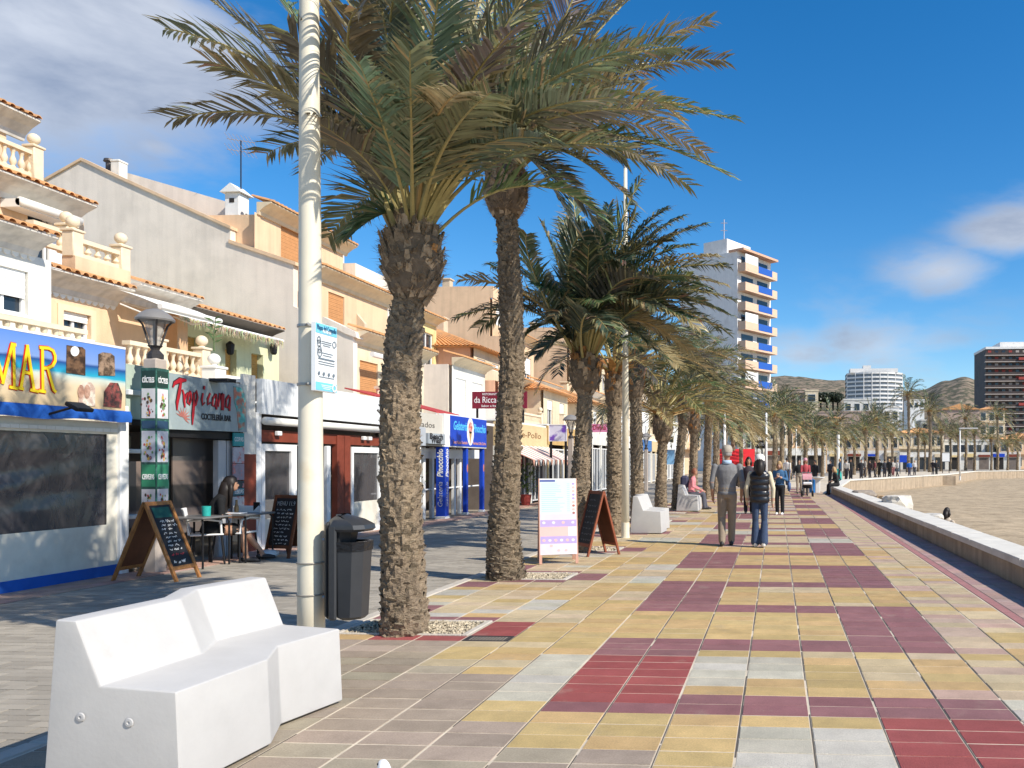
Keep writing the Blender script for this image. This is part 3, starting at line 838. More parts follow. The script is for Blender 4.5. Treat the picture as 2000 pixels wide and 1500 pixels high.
near_palm('short bushy palm behind the two sandwich boards on the promenade', (sp[0].x, sp[0].y, 0), sp,
          [.20, .175, .14, .122, .112, .105], (pz(770, D3), pz(684, D3), .31), 16, 13, Ln=2.3, nl=70, hot=.75, nseg=30, dz=.03, green=(.065, .092, .05), up_only=1.0, tips=T3, D=D3, wid=.034, ll=.55, hang=.65)
D4 = 16.4
sp = spine_px([(1202, 1043), (1202, 960), (1200, 880), (1200, 780), (1201, 715)], D4); sp[0].z = -.02
near_palm('palm just left of the thin lamp post', (sp[0].x, sp[0].y, 0), sp, [.18, .16, .14, .132, .12], (pz(800, D4), pz(712, D4), .25), 24, 14, Ln=2.2, nl=46, hot=.9, nseg=26, dz=.034, green=(.06, .085, .042), up_only=.55, sheaths=9)
D5 = 19.5
sp = spine_px([(1246, 1019), (1245, 950), (1243, 860), (1242, 760), (1240, 715)], D5); sp[0].z = -.02
near_palm('palm just right of the thin lamp post, behind the second bench', (sp[0].x, sp[0].y, 0), sp, [.17, .152, .14, .13, .12], (pz(785, D5), pz(702, D5), .26), 30, 15, Ln=2.6, nl=44, hot=.9, nseg=26, dz=.036, green=(.07, .09, .045), up_only=.35, sheaths=9)
D6 = 22.0
sp = spine_px([(1292, 1006), (1291, 960), (1293, 900), (1295, 850)], D6); sp[0].z = -.02
near_palm('broad low palm leaning its leaves to the right, past the second bench', (sp[0].x, sp[0].y, 0), sp, [.175, .15, .12, .11], (pz(866, D6), pz(800, D6), .32), 38, 16, Ln=3.1, nl=46, hot=.5, nseg=22, dz=.04, green=(.10, .125, .06), wind=1.5, up_only=.35, sheaths=9)
D7 = 25.2
sp = spine_px([(1322, 990), (1324, 930), (1331, 860), (1335, 800)], D7); sp[0].z = -.02
near_palm('palm with a leaning trunk in front of the sitter in pink', (sp[0].x, sp[0].y, 0), sp, [.165, .145, .125, .115], (pz(830, D7), pz(770, D7), .24), 24, 17, Ln=2.5, nl=40, hot=.8, nseg=20, dz=.045, wind=1.5, up_only=.4, sheaths=9)
D8 = 28.5
sp = spine_px([(1352, 978), (1354, 930), (1355, 880), (1355, 830)], D8); sp[0].z = -.02
near_palm('palm right behind the sitter in pink', (sp[0].x, sp[0].y, 0), sp, [.165, .145, .13, .12], (pz(850, D8), pz(800, D8), .27), 26, 18, Ln=2.8, nl=36, hot=.5, nseg=18, dz=.05, wind=1.5, up_only=.3)
D9 = 31.8
sp = spine_px([(1380, 970), (1381, 920), (1383, 850), (1386, 790)], D9); sp[0].z = -.02
near_palm('palm just left of the walking man in grey', (sp[0].x, sp[0].y, 0), sp, [.165, .15, .138, .125], (pz(825, D9), pz(770, D9), .25), 26, 19, Ln=2.9, nl=36, hot=.5, nseg=18, dz=.05, wind=1.5, up_only=.3)

# ------------------------------------------------------------------ far palms: three kinds, copied
def far_proto(name, H, fr, Ln, seed, green, wind):
    r = random.Random(seed)
    t = thing(name, 'x', 'palm tree', (0, 0, 0))
    m = MB(); trunk_mesh(m, [(0, 0, -.05), (.06, 0, H * .5), (.0, .05, H)], [.19, .14, .12], seed, 10, .12, pitch=.22, nsc=6, amp=.03); m.build('trunk', M_trunk, t, local=True)
    m = MB(); boots(m, (0, .05, 0), .16, H - .45, H + .1, .28, seed, 40, .5, 1.5)
    m.build('leaf_bases', M_boot, t, local=True)
    m = MB()
    for k in range(fr):
        q = (k + .5) / fr; az = k * 2.39996 + r.uniform(-.2, .2); el = lerp(1.4, -.2, q) + r.uniform(-.1, .1)
        dryl = q > .8
        frond(m, (cos(az) * .1, sin(az) * .1 + .05, H), az, el, Ln * r.uniform(.85, 1.1), seed * 777 + k, 1.0, WIND * wind, 22, .05, .46, green, .6 if dryl else .02, seg=8, quads=True)
    m.build('crown', [M_leaf, M_rach], t, local=True)
    return t
protos = [far_proto('palm_tree', 4.2, 32, 2.6, 31, (.06, .088, .042), .7), far_proto('palm_tree', 4.2, 28, 2.4, 32, (.05, .075, .036), .35),
          far_proto('palm_tree', 4.2, 32, 2.5, 33, (.10, .105, .045), .5)]
for p_ in protos: p_['proto'] = 1
# (base x, depth, crown-centre y in the photo, kind, crown scale, label)
far = [(1397, 37, 800, 0, 1.0, 'palm over the walking man in grey, by the red awning'),
       (1414, 43, 812, 2, 1.0, 'palm right above the red awning'), (1430, 50, 818, 0, .95, 'palm behind the red awning'),
       (1446, 47, 826, 2, .8, 'small yellowing palm over the walking woman'), (1470, 62, 838, 1, 1.0, 'palm just left of the white lamp post over the walkers'),
       (1512, 58, 812, 0, 1.25, 'big palm above the woman in the denim jacket'), (1526, 70, 800, 1, 1.25, 'tall palm behind the denim woman, in front of a pale house'),
       (1541, 66, 806, 0, 1.1, 'palm to the right of the denim woman'), (1572, 64, 826, 1, 1.1, 'palm above the couple with the pushchair'),
       (1592, 60, 848, 0, .95, 'palm above the sitter in black on the wall'), (1606, 72, 858, 2, .9, 'yellowing palm right of the sitter in black'),
       (1632, 74, 828, 1, 1.15, 'dark palm above the blue pole'), (1650, 82, 856, 2, .95, 'yellowing low palm left of the man in white'),
       (1668, 90, 850, 2, 1.0, 'yellow green palm above the standing pair'), (1690, 84, 838, 0, 1.15, 'palm in the thick of the group, left of the blue sign'),
       (1712, 92, 820, 0, 1.3, 'tall full palm left of the blue sign'), (1728, 97, 838, 1, 1.1, 'palm close to the left of the blue sign'),
       (1742, 104, 846, 2, 1.1, 'yellowish palm beside the blue sign'), (1774, 112, 770, 1, 1.35, 'tallest palm, standing clear above the others'),
       (1793, 118, 846, 1, 1.05, 'palm just right of the tallest palm'), (1806, 124, 862, 0, .95, 'low palm right of the tallest one'),
       (1816, 112, 802, 1, 1.45, 'dark tall palm second to the right of the tallest'), (1838, 124, 840, 0, 1.2, 'palm in front of the large brown house gable'),
       (1856, 128, 846, 1, 1.1, 'palm behind the beach lamp post'), (1871, 124, 846, 0, 1.1, 'palm left of the beach lamp post'),
       (1886, 134, 816, 1, 1.35, 'tall palm right of the beach lamp post'), (1903, 128, 844, 0, 1.25, 'full palm further right of the beach lamp post'),
       (1936, 126, 856, 1, 1.1, 'palm in front of the dark tower, left'), (1948, 140, 812, 0, 1.4, 'tall palm in front of the dark tower'),
       (1968, 130, 866, 2, 1.1, 'low palm in front of the dark tower, right'), (1987, 134, 860, 1, 1.2, 'palm at the right edge of the picture')]
for (x, D, cy, k, s, lab) in far:
    b = G(x, HOR + F * (CH + .03) / D); H = pz(cy, D)
    zs = max(.35, H) / 4.3
    o = dup(protos[k], (b.x, b.y, -.03), random.uniform(-.3, .3), lab, 'palms in a row along the promenade')
    if 'proto' in o: del o['proto']
    for ch in o.children:
        if ch.name.startswith('trunk'): ch.scale = (s * .95, s * .95, zs)
        else:
            ch.scale = (s, s, s); ch.location = (0, 0, 4.2 * (zs - s))
for p_ in protos:
    for ch in list(p_.children): bpy.data.objects.remove(ch)
    bpy.data.objects.remove(p_)

# ------------------------------------------------------------------ concrete benches
M_bench = mat('white_concrete', (.475, .46, .44), .75, .05, 5, bump=.05, bscale=45, col2=(.42, .40, .37), c2scale=7, c2lo=.62, c2hi=.9)
def bench(label, x0, y0, Ln=1.35, first=False):
    t = thing('bench', label, 'bench', (x0, y0, 0), 0, 'white concrete benches facing the sea')
    m = MB()
    # sections along the length: fraction, sideways shift
    S = [(0, 0), (.44, .03), (.66, -.11), (1.0, -.01)]
    prof = [(.02, 0.015), (0.0, .46), (-.36, .482), (-.475, .775), (-.575, .78), (-.635, 0.015)]
    n = len(prof); rings = []
    for u, sft in S: rings.append([m.v((sft + px_, u * Ln, pz_)) for px_, pz_ in prof])
    m.f(rings[0]); m.f(rings[-1][::-1])
    for a, b in zip(rings, rings[1:]):
        for i in range(n): m.f((a[i], b[i], b[(i + 1) % n], a[(i + 1) % n]))
    me = m.mesh('body', M_bench)
    bm = bmesh.new(); bm.from_mesh(me)
    bmesh.ops.recalc_face_normals(bm, faces=bm.faces)
    bmesh.ops.bevel(bm, geom=[e for e in bm.edges if e.is_boundary or e.calc_face_angle(0) > .12], offset=.012, segments=3, affect='EDGES', profile=.6)
    bm.to_mesh(me); bm.free()
    me.polygons.foreach_set('use_smooth', [True] * len(me.polygons)); me.set_sharp_from_angle(angle=radians(32))
    o = link('body', me, t)
    if first:
        for (px_, pz_) in ((-.45, .34), (-.22, .32)):
            q = MB(Matrix.Translation((px_, -.003, pz_)) @ Matrix.Rotation(pi / 2, 4, 'X'))
            q.lathe([(.022, 0), (.018, .004), (.008, .005), (.006, .001)], n=14)
            q.build('lifting_socket', mat('socket', (.42, .41, .4), .6), t, local=True)
    return t
bench('big white concrete bench in the foreground', -2.70, 3.42, 1.36, True)
p = G(1290, 1043); bench('white concrete bench behind the thin lamp post', p.x, p.y, 1.36)
p = G(1362, 999); bench('white concrete bench with a sitter in pink', p.x, p.y, 1.36)

# ------------------------------------------------------------------ lamp posts
M_pole = mat('cream_pole', (.72, .66, .52), .45, .07, 3, col2=(.62, .52, .36), c2scale=3, c2lo=.55, c2hi=.75, spec=.4)
b0 = atD(607, 901, 5.75); PX, PY = b0.x, b0.y
t = thing('lamp_post', 'thick cream lamp post in front, carrying a sign and a grey bin', 'lamp post', (PX, PY, -.02))
Dp = -PX * SY + PY * CY
pp = [(608, 1300, 25.5), (607.5, 1130, 24), (607, 1000, 23), (606.5, 800, 21.5), (605.5, 500, 20), (604.5, 250, 18.6), (604, 0, 17.4), (602.5, -620, 13.5)]
m = MB(); P = []; R = []
for x, y, hw in pp:
    q = atD(x, y, Dp); P.append(q); R.append(hw / F * Dp)
P[0].z = -.03
m.tube(P, R, 28); m.build('pole', M_pole, t, smooth=True)
for y, ex in ((1098, .004), (1160, .003)):
    q = atD(607.6, y, Dp); m = MB(); rr = (24.6 / F * Dp) + ex
    m.lathe([(rr, -.006), (rr + .002, -.004), (rr + .002, .004), (rr, .006)], q, 28); m.build('joint_ring', mat('joint_steel', (.35, .32, .27), .5, metal=.3), t, smooth=True)
q = P[-1]; m = MB(); m.lathe([(.08, 0), (.085, .02), (.06, .06), (.02, .08)], q, 16); m.build('cap', M_pole, t, smooth=True)
# information panel strapped to the pole
M_pan = mat('panel_white', (.82, .84, .84), .35, .02, 3); M_cy = mat('panel_cyan', (.18, .55, .74), .35, .03, 3); M_ink = mat('ink_grey', (.16, .2, .24), .6, .0)
M_strap = mat('steel_strap', (.35, .34, .32), .4, metal=.7)
tl, bl = atD(616, 628, Dp - .15), atD(617, 762, Dp - .15)
# the panel's face looks to the right and a little towards the camera
rgt = Vector((.0, 1.0, 0)).normalized(); upv = Vector((0, 0, 1)); nrm = rgt.cross(upv)
wdt = .27; hgt = tl.z - bl.z; ctr = Vector((tl.x, tl.y, (tl.z + bl.z) / 2)) + rgt * wdt / 2
t = thing('information_sign', 'narrow white and light blue information panel strapped to the thick lamp post', 'sign', (ctr.x, ctr.y, bl.z))
def slab(mbd, c, rg, up, w_, h_, th):
    n_ = rg.cross(up); a = [c + rg * (sx * w_ / 2) + up * (sy * h_ / 2) for sx, sy in ((-1, -1), (1, -1), (1, 1), (-1, 1))]
    mbd.prism([p_ - n_ * th for p_ in a], n_ * th)
m = MB(); slab(m, ctr, rgt, upv, wdt, hgt, .03); m.build('panel', M_pan, t)
m = MB(); slab(m, ctr + upv * hgt * .42 + nrm * .003, rgt, upv, wdt * .98, hgt * .145, .002); m.build('header', M_cy, t)
m = MB(); slab(m, ctr - upv * hgt * .43 + nrm * .003, rgt, upv, wdt * .98, hgt * .12, .002); m.build('footer', M_cy, t)
text_on('lettering', 'Playas del Campello', .05, ctr + upv * hgt * .43 + nrm * .005, rgt, upv, mat('ink_blue', (.03, .12, .22), .6, 0), t, fit=wdt * .9)
text_on('lettering', 'NO FUMAR', .035, ctr + upv * hgt * .385 + nrm * .005, rgt, upv, M_pan, t, fit=wdt * .4)
for k, (dz_, wf, sz) in enumerate(((.24, .5, .03), (.21, .5, .03), (.18, .4, .03), (.07, .6, .03), (.035, .45, .03), (-.02, .85, .05), (-.065, .85, .03), (-.10, .85, .02), (-.29, .8, .02), (-.41, .55, .02), (-.435, .5, .02), (-.46, .35, .02))):
    m = MB(); slab(m, ctr + upv * hgt * dz_ + rgt * (.01 if k in (3, 4) else 0) + nrm * .005, rgt, upv, wdt * wf * .9, hgt * .009 * (2.4 if sz == .05 else 1), .0015); m.build('text_line', M_ink if k < 9 else M_pan, t)
def ring_on(c, r_, w_, mt):
    m = MB(); K = 14; A = []
    for i in range(K):
        a = 2 * pi * i / K; e = rgt * cos(a) + upv * sin(a); A.append((m.v(c + e * r_), m.v(c + e * (r_ - w_))))
    for i in range(K): m.f((A[i][0], A[(i + 1) % K][0], A[(i + 1) % K][1], A[i][1]))
    m.build('pictogram', mt, t)
for (u, v, r_) in ((-.36, .25, .026), (-.36, .20, .026), (.36, .23, .026), (-.33, .11, .026), (-.33, .06, .03)): ring_on(ctr + rgt * wdt * u + upv * hgt * v + nrm * .006, r_, .008, M_ink)
for u in (-.36, -.14, .1, .33): ring_on(ctr + rgt * wdt * u - upv * hgt * .24 + nrm * .006, .014, .012, M_ink)
ring_on(ctr + rgt * wdt * .36 - upv * hgt * .43 + nrm * .006, .03, .012, M_pan)
for y in (638, 752):
    q = atD(606, y, Dp); rr = 22.5 / F * Dp; m = MB(); m.lathe([(rr, -.009), (rr + .003, -.009), (rr + .003, .009), (rr, .009)], q, 24)
    m.tube([q + Vector((.02, -rr, 0)), q + Vector((rr * .8, -rr - .05, 0))], .008, 6); m.build('strap', M_strap, t)

# litter bin on the pole
M_bin = mat('bin_plastic', (.032, .034, .038), .38, .12, 14, spec=.5); M_bin2 = mat('bin_plastic_dark', (.018, .019, .021), .45, .1, 10)
M_bag = mat('bin_bag', (.012, .012, .014), .25, .1, 20, bump=.6, bscale=30)
bc = atD(683, 1100, Dp - .02); zb, zt = pz(1206, Dp), pz(1003, Dp)
t = thing('litter_bin', 'dark grey plastic litter bin hung on the thick lamp post', 'litter bin', (bc.x, bc.y, zb))
H = zt - zb; w2 = .155; dp = .135
def rsec(z, x0, x1, d, b=.05):
    x0, x1, d, b = x0 * .84, x1 * .84, d * .84, .055
    return [(bc.x + x0 + b, bc.y - d, z), (bc.x + x1 - b, bc.y - d, z), (bc.x + x1, bc.y - d + b, z), (bc.x + x1, bc.y + d - b, z), (bc.x + x1 - b, bc.y + d, z), (bc.x + x0 + b, bc.y + d, z), (bc.x + x0, bc.y + d - b, z), (bc.x + x0, bc.y - d + b, z)]
def loft(m, secs, caps=True):
    R_ = [[m.v(p_) for p_ in s_] for s_ in secs]; n_ = len(R_[0])
    for a, b in zip(R_, R_[1:]):
        for i in range(n_): m.f((a[i], a[(i + 1) % n_], b[(i + 1) % n_], b[i]))
    if caps: m.f(R_[0][::-1]); m.f(R_[-1])
m = MB(); loft(m, [rsec(zb, -.07, .115, .10), rsec(zb + .02, -.10, .135, .125), rsec(zb + .55 * H, -.10, .155, .135), rsec(zb + .66 * H, -.10, .16, .137)]); m.build('tub', M_bin, t, smooth=30)
m = MB(); loft(m, [rsec(zb + .655 * H, -.102, .166, .143), rsec(zb + .74 * H, -.102, .17, .146), rsec(zb + .742 * H, -.09, .15, .125), rsec(zb + .68 * H, -.09, .15, .125)], False); m.build('bag_rim', M_bag, t, smooth=30)
m = MB()
m.bbox(bc.x - .135, bc.x - .085, bc.y - .115, bc.y + .115, zb + .01, zb + .93 * H, .03); m.build('back_shell', M_bin2, t)
m = MB(); m.bbox(bc.x - .088, bc.x - .03, bc.y - .132, bc.y - .108, zb + .005, zb + .9 * H, .012); m.build('side_band', M_bin, t)
m = MB(); m.bbox(bc.x - .088, bc.x - .03, bc.y + .108, bc.y + .132, zb + .005, zb + .9 * H, .012); m.build('side_band', M_bin, t)
m = MB()
loft(m, [rsec(zb + .835 * H, -.14, .165, .14), rsec(zb + .86 * H, -.15, .185, .155), rsec(zb + .90 * H, -.15, .175, .155), rsec(zb + .95 * H, -.135, .10, .13), rsec(zb + .99 * H, -.10, .0, .085), rsec(zb + 1.0 * H, -.09, -.02, .07)]); m.build('hood', M_bin, t, smooth=30)
m = MB(); loft(m, [rsec(zb + .735 * H, -.12, .03, .12), rsec(zb + .85 * H, -.12, .05, .12)]); m.build('neck', M_bin2, t)
m = MB(); m.tube([(bc.x - .14, bc.y, zb + .2 * H), (PX + .1, PY - .02, zb + .2 * H)], .015, 6); m.tube([(bc.x - .14, bc.y, zb + .75 * H), (PX + .1, PY - .02, zb + .75 * H)], .015, 6); m.build('bracket', M_strap, t)

def lamp_thin(label, x, ybase, ytop, D, w0, w1, head=False, m_=None):
    b = G(x, HOR + F * (CH + .01) / D); h = pz(ytop, D)
    t = thing('lamp_post', label, 'lamp post', (b.x, b.y, 0), 0, 'slim lamp posts')
    m = MB(); m.tube([(b.x, b.y, -.02), (b.x, b.y, h * .5), (b.x, b.y, h)], [w0 / F * D / 2, (w0 + w1) / F * D / 4, w1 / F * D / 2], 14); m.build('pole', m_ or M_pole, t, smooth=True)
    m = MB(); r_ = w0 / F * D / 2; m.lathe([(r_ * 1.12, -.01), (r_ * 1.12, .015), (r_ * 1.04, .02), (r_ * 1.03, .3)], b, 14); m.build('base_plate', m_ or M_pole, t)
    m = MB()
    if head: m.bbox(b.x - .1, b.x + 1.0 * head, b.y - .12, b.y + .12, h - .02, h + .08, .03)
    else: m.lathe([(w1 / F * D / 2, 0), (w1 / F * D / 2 * .8, .05)], (b.x, b.y, h), 10)
    m.build('lamp_head' if head else 'cap', mat('lamp_grey'), t)
    return t
M_polew = mat('white_pole', (.74, .73, .7), .5, .05, 3)
lamp_thin('slim beige lamp post between the second and third palms groups, rising above the crowns', 1221.5, 1050, 333, 15.7, 15.5, 7)
lamp_thin('white lamp post above the walking man', 1415, 960, 806, 40, 8, 5, .0, M_polew)
lamp_thin('white lamp post above the walking woman with the cap', 1496.5, 0, 808, 45, 5.5, 4, .0, M_polew)
lamp_thin('slim post over the couple with the pushchair', 1555, 0, 838, 62, 3, 2.4, 0, M_polew)
lamp_thin('white lamp post standing on the sand', 1875, 0, 838, 64, 3.2, 2.4, 1.4, M_polew)
# ------------------------------------------------------------------ helpers for houses
def Yx(x, X): return onX(x, 900, X).y
def onY(x, y, Y):
    r = ray(x, y); return Vector((0, 0, CH)) + r * (Y / r.y)
UP = Vector((0, 0, 1)); EY = Vector((0, 1, 0))
WALLC = {}
def wallmat(name, c, st=.14): return mat('render_' + name, c, .92, .07, 1.2, bump=.25, bscale=30, streak=st, col2=tuple(v * .82 for v in c), c2scale=.7, c2lo=.52, c2hi=.75)
M_wht = wallmat('white', (.70, .68, .62)); M_peach = wallmat('peach', (.74, .53, .345)); M_peach2 = wallmat('deep_peach', (.70, .44, .25))
M_green = wallmat('green', (.63, .65, .42)); M_greyw = wallmat('bare_grey', (.80, .71, .61), .12); M_cream = wallmat('cream', (.72, .60, .42))
M_yel = wallmat('yellow', (.78, .60, .29)); M_salm = wallmat('salmon', (.68, .40, .27)); M_beige = wallmat('beige', (.62, .50, .36)); M_white2 = wallmat('bright_white', (.80, .79, .76), .08)
M_trim = mat('trim_white', (.78, .76, .71), .7, .06, 3); M_mold = mat('moulding', (.62, .58, .52), .8, .12, 2, streak=.3)
M_tilr = mat('roof_clay', (.60, .31, .13), .85, .22, 5, rnd=.22, col2=(.42, .25, .14), c2scale=4, c2lo=.5, c2hi=.7)
M_shut = mat('shutter_white', (.80, .80, .78), .5, .03, 4); M_shbr = mat('shutter_ochre', (.52, .29, .085), .6, .15, 6, stretch=(4, 4, 20)); M_shor = mat('shutter_orange', (.55, .27, .11), .6, .12, 6)
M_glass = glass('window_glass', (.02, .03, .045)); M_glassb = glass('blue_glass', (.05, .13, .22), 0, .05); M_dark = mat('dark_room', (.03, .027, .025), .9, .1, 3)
M_wframe = mat('window_frame', (.80, .80, .79), .4, .02, 3); M_stone = mat('cast_stone', (.72, .60, .43), .8, .10, 5, bump=.15, bscale=30); M_stone2 = mat('cast_stone_white', (.76, .73, .66), .8, .08, 5)
M_awn = mat('awning_white', (.78, .76, .70), .75, .05, 2); M_mblack = mat('black_metal', (.025, .025, .027), .45, .1, 8, metal=.5); M_rust = mat('red_brown_paint', (.20, .045, .025), .55, .2, 4)

def facade(parent, name, X, y0, y1, z0, z1, m_, holes=(), rev=.16):
    """wall in the plane X (looking towards +X) with real openings (y0,y1,z0,z1) and reveals"""
    ys = sorted({y0, y1, *[h[0] for h in holes], *[h[1] for h in holes]}); zs = sorted({z0, z1, *[h[2] for h in holes], *[h[3] for h in holes]})
    b = MB()
    for ya, yb in zip(ys, ys[1:]):
        for za, zb in zip(zs, zs[1:]):
            yc, zc = (ya + yb) / 2, (za + zb) / 2
            if not (y0 <= yc <= y1 and z0 <= zc <= z1): continue
            if any(h[0] < yc < h[1] and h[2] < zc < h[3] for h in holes): continue
            b.poly([(X, ya, za), (X, yb, za), (X, yb, zb), (X, ya, zb)])
    for (a, c, e, g) in holes:
        for P in (((a, e), (c, e)), ((c, e), (c, g)), ((c, g), (a, g)), ((a, g), (a, e))):
            (p, q), (r_, s_) = P
            b.poly([(X, p, q), (X, r_, s_), (X - rev, r_, s_), (X - rev, p, q)])
    return b.build(name, m_, parent)
def window(parent, X, h, kind='glass', frame=M_wframe, shut=.0, shm=M_shut, mull=1, rev=.13, gl=None, sill=True):
    """window in an opening; shut = part of its height covered by a roller shutter or boards"""
    y0, y1, z0, z1 = h; x = X - rev
    b = MB(); b.poly([(x, y0, z0), (x, y1, z0), (x, y1, z1), (x, y0, z1)]); w_ = b.build('window', gl or M_glass, parent)
    b = MB(); t_ = .05
    for (a, c, e, g) in ((y0, y0 + t_, z0, z1), (y1 - t_, y1, z0, z1), (y0 + t_, y1 - t_, z0, z0 + t_), (y0 + t_, y1 - t_, z1 - t_, z1)): b.box(x + .003, x + .05, a, c, e, g)
    for k in range(mull):
        yc = y0 + (y1 - y0) * (k + 1) / (mull + 1); b.box(x + .004, x + .045, yc - .03, yc + .03, z0 + t_, z1 - t_)
    o = b.build('frame', frame, w_)
    if shut > 0:
        b = MB(); zz = z1 - (z1 - z0) * shut; n = max(3, int((z1 - zz) / .06)); s = (z1 - zz) / n
        for i in range(n): b.box(x + .055, x + .085 + (.006 if i % 2 else 0), y0 + .02, y1 - .02, zz + i * s + .004, zz + (i + 1) * s - .002)
        b.build('shutter', shm, w_)
    if sill:
        MB().bbox(X + .002, X + .07, y0 - .06, y1 + .06, z0 - .07, z0 - .002, .01).build('sill', M_trim, w_)
    return w_
tile_me = {}
def roof_tile_mesh(Ln, pitch):
    key = (round(Ln, 2), pitch)
    if key not in tile_me:
        b = MB(); n = 5; r_ = .085
        for s_, (x_, z_) in enumerate(((0, 0), (-Ln, Ln * pitch))):
            for i in range(n + 1):
                a = pi * i / n; b.v((x_, cos(a) * r_ * (1 - .12 * s_), z_ + sin(a) * r_ * .85))
        for i in range(n): b.f((i, i + 1, n + 2 + i, n + 1 + i))
        for i in range(n + 1):
            a = pi * i / n; b.v((0.001, cos(a) * r_ * .8, sin(a) * r_ * .62))
        for i in range(n): b.f((i + 1, i, 2 * n + 2 + i, 2 * n + 3 + i))
        tile_me[key] = b.mesh('roof_tile', M_tilr, smooth=40)
    return tile_me[key]
def eave(parent, X, y0, y1, z, over=.5, h=.34, mold=M_mold, single=True, ln=.7, pitch=.3, back=None, scal=False, m_tile=None):
    """cornice with a cove below and a row of barrel tiles along its edge"""
    b = MB(); prof = [(0, -h), (.06, -h), (.10, -h * .72), (over * .55, -h * .38), (over * .9, -h * .16), (over, -h * .1), (over, 0), (0, 0)]
    b.prism([(X + p, y0, z + q) for p, q in prof], (0, y1 - y0, 0)); e_ = b.build('eave', mold, parent)
    bk = back or ln
    b = MB(); b.poly([(X + over + .02, y0, z + .006), (X + over + .02, y1, z + .006), (X + over - bk, y1, z + .006 + bk * pitch), (X + over - bk, y0, z + .006 + bk * pitch)])
    b.build('roof', M_tilr, e_)
    n = max(2, int(round((y1 - y0) / .215))); s = (y1 - y0) / n
    if single:
        me = roof_tile_mesh(ln, pitch)
        for i in range(n):
            o = link('roof_tile', me, e_); o.location = Vector((X + over + .05 + random.uniform(-.012, .012), y0 + (i + .5) * s, z + .012)) - worg(e_)
    else:
        b = MB()
        for i in range(n):
            c = y0 + (i + .5) * s; R_ = []
            for (x_, z_) in ((X + over + .05, z + .01), (X + over - bk, z + bk * pitch)):
                R_.append([b.v((x_, c + cos(pi * j / 4) * .085, z_ + sin(pi * j / 4) * .075)) for j in range(5)])
            for j in range(4): b.f((R_[0][j], R_[0][j + 1], R_[1][j + 1], R_[1][j]))
            b.f(R_[0][::-1])
        stuff(b.build('roof_tiles', M_tilr, e_))
    if scal:
        b = MB(); k = max(2, int((y1 - y0) / .16)); s = (y1 - y0) / k
        for i in range(k):
            c = y0 + (i + .5) * s; b.prism([(X + .002, c - s * .5, z - h), (X + .002, c + s * .5, z - h), (X + .002, c + s * .3, z - h - .07), (X + .002, c, z - h - .1), (X + .002, c - s * .3, z - h - .07)], (.03, 0, 0))
        b.build('scalloped_trim', M_trim, e_)
    return e_
bal_me = {}
def baluster_mesh(h, m_):
    key = (round(h, 2), m_.name)
    if key not in bal_me:
        b = MB(); b.lathe([(.055, 0), (.055, .06 * h), (.035, .1 * h), (.07, .3 * h), (.06, .42 * h), (.03, .62 * h), (.035, .8 * h), (.05, .86 * h), (.055, h)], n=8)
        bal_me[key] = b.mesh('baluster', m_, smooth=45)
    return bal_me[key]
def balustrade(parent, p0, p1, z0, z1, m_=M_stone, step=.2, posts=(0, 1), ball=True, single=True, pw=.13):
    p0, p1 = Vector((p0[0], p0[1], 0)), Vector((p1[0], p1[1], 0)); d = (p1 - p0); Ln = d.length; d.normalize(); n_ = Vector((d.y, -d.x, 0))
    b = MB(); q = [p0 - n_ * .07, p1 - n_ * .07, p1 + n_ * .07, p0 + n_ * .07]
    b.prism([(v.x, v.y, z0) for v in q], (0, 0, .09)); bal = b.build('balustrade', m_, parent)
    b = MB(); q = [p0 - n_ * .09, p1 - n_ * .09, p1 + n_ * .09, p0 + n_ * .09]; b.prism([(v.x, v.y, z1 - .09) for v in q], (0, 0, .09)); b.build('rail', m_, bal)
    k = max(2, int(Ln / step)); h = z1 - z0 - .18
    if single:
        me = baluster_mesh(h, m_)
        for i in range(k):
            o = link('baluster', me, bal); o.location = p0 + d * Ln * (i + .5) / k + Vector((0, 0, z0 + .09)) - worg(bal)
    else:
        b = MB()
        for i in range(k):
            c = p0 + d * Ln * (i + .5) / k; b.lathe([(.05, 0), (.035, .1 * h), (.065, .35 * h), (.03, .65 * h), (.05, h)], c + Vector((0, 0, z0 + .09)), 6)
        stuff(b.build('balusters', m_, bal))
    for u in posts:
        c = p0 + d * Ln * u; b = MB(); b.bbox(c.x - pw, c.x + pw, c.y - pw, c.y + pw, z0 - .02, z1 + .1, .015)
        b.bbox(c.x - pw - .03, c.x + pw + .03, c.y - pw - .03, c.y + pw + .03, z1 + .1, z1 + .16, .015)
        if ball: b.lathe([(.09, 0), (.05, .05)], (c.x, c.y, z1 + .16), 10); b.ell((c.x, c.y, z1 + .32), (.13, .13, .13), 12, 8)
        b.build('post', m_, bal, smooth=40)
    return bal
def railing(parent, p0, p1, z0, z1, m_=M_mblack, step=.12):
    p0, p1 = Vector(p0), Vector(p1); b = MB(); n = max(2, int((p1 - p0).length / step))
    for z in (z0 + .06, z1): b.tube([(p0.x, p0.y, z), (p1.x, p1.y, z)], .02, 4)
    for i in range(n + 1):
        c = p0.lerp(p1, i / n); b.tube([(c.x, c.y, z0), (c.x, c.y, z1)], .012, 4, caps=False)
    return b.build('railing', m_, parent)
def block(parent, name, x0, x1, y0, y1, z0, z1, m_): return MB().box(x0, x1, y0, y1, z0, z1).build(name, m_, parent)
def side_wall(parent, name, Y, pix, m_, th=.25):
    """wall facing the camera in the plane Y with an outline read from photo pixels"""
    b = MB(); b.prism([onY(x, y, Y) for x, y in pix], (0, th, 0)); return b.build(name, m_, parent)

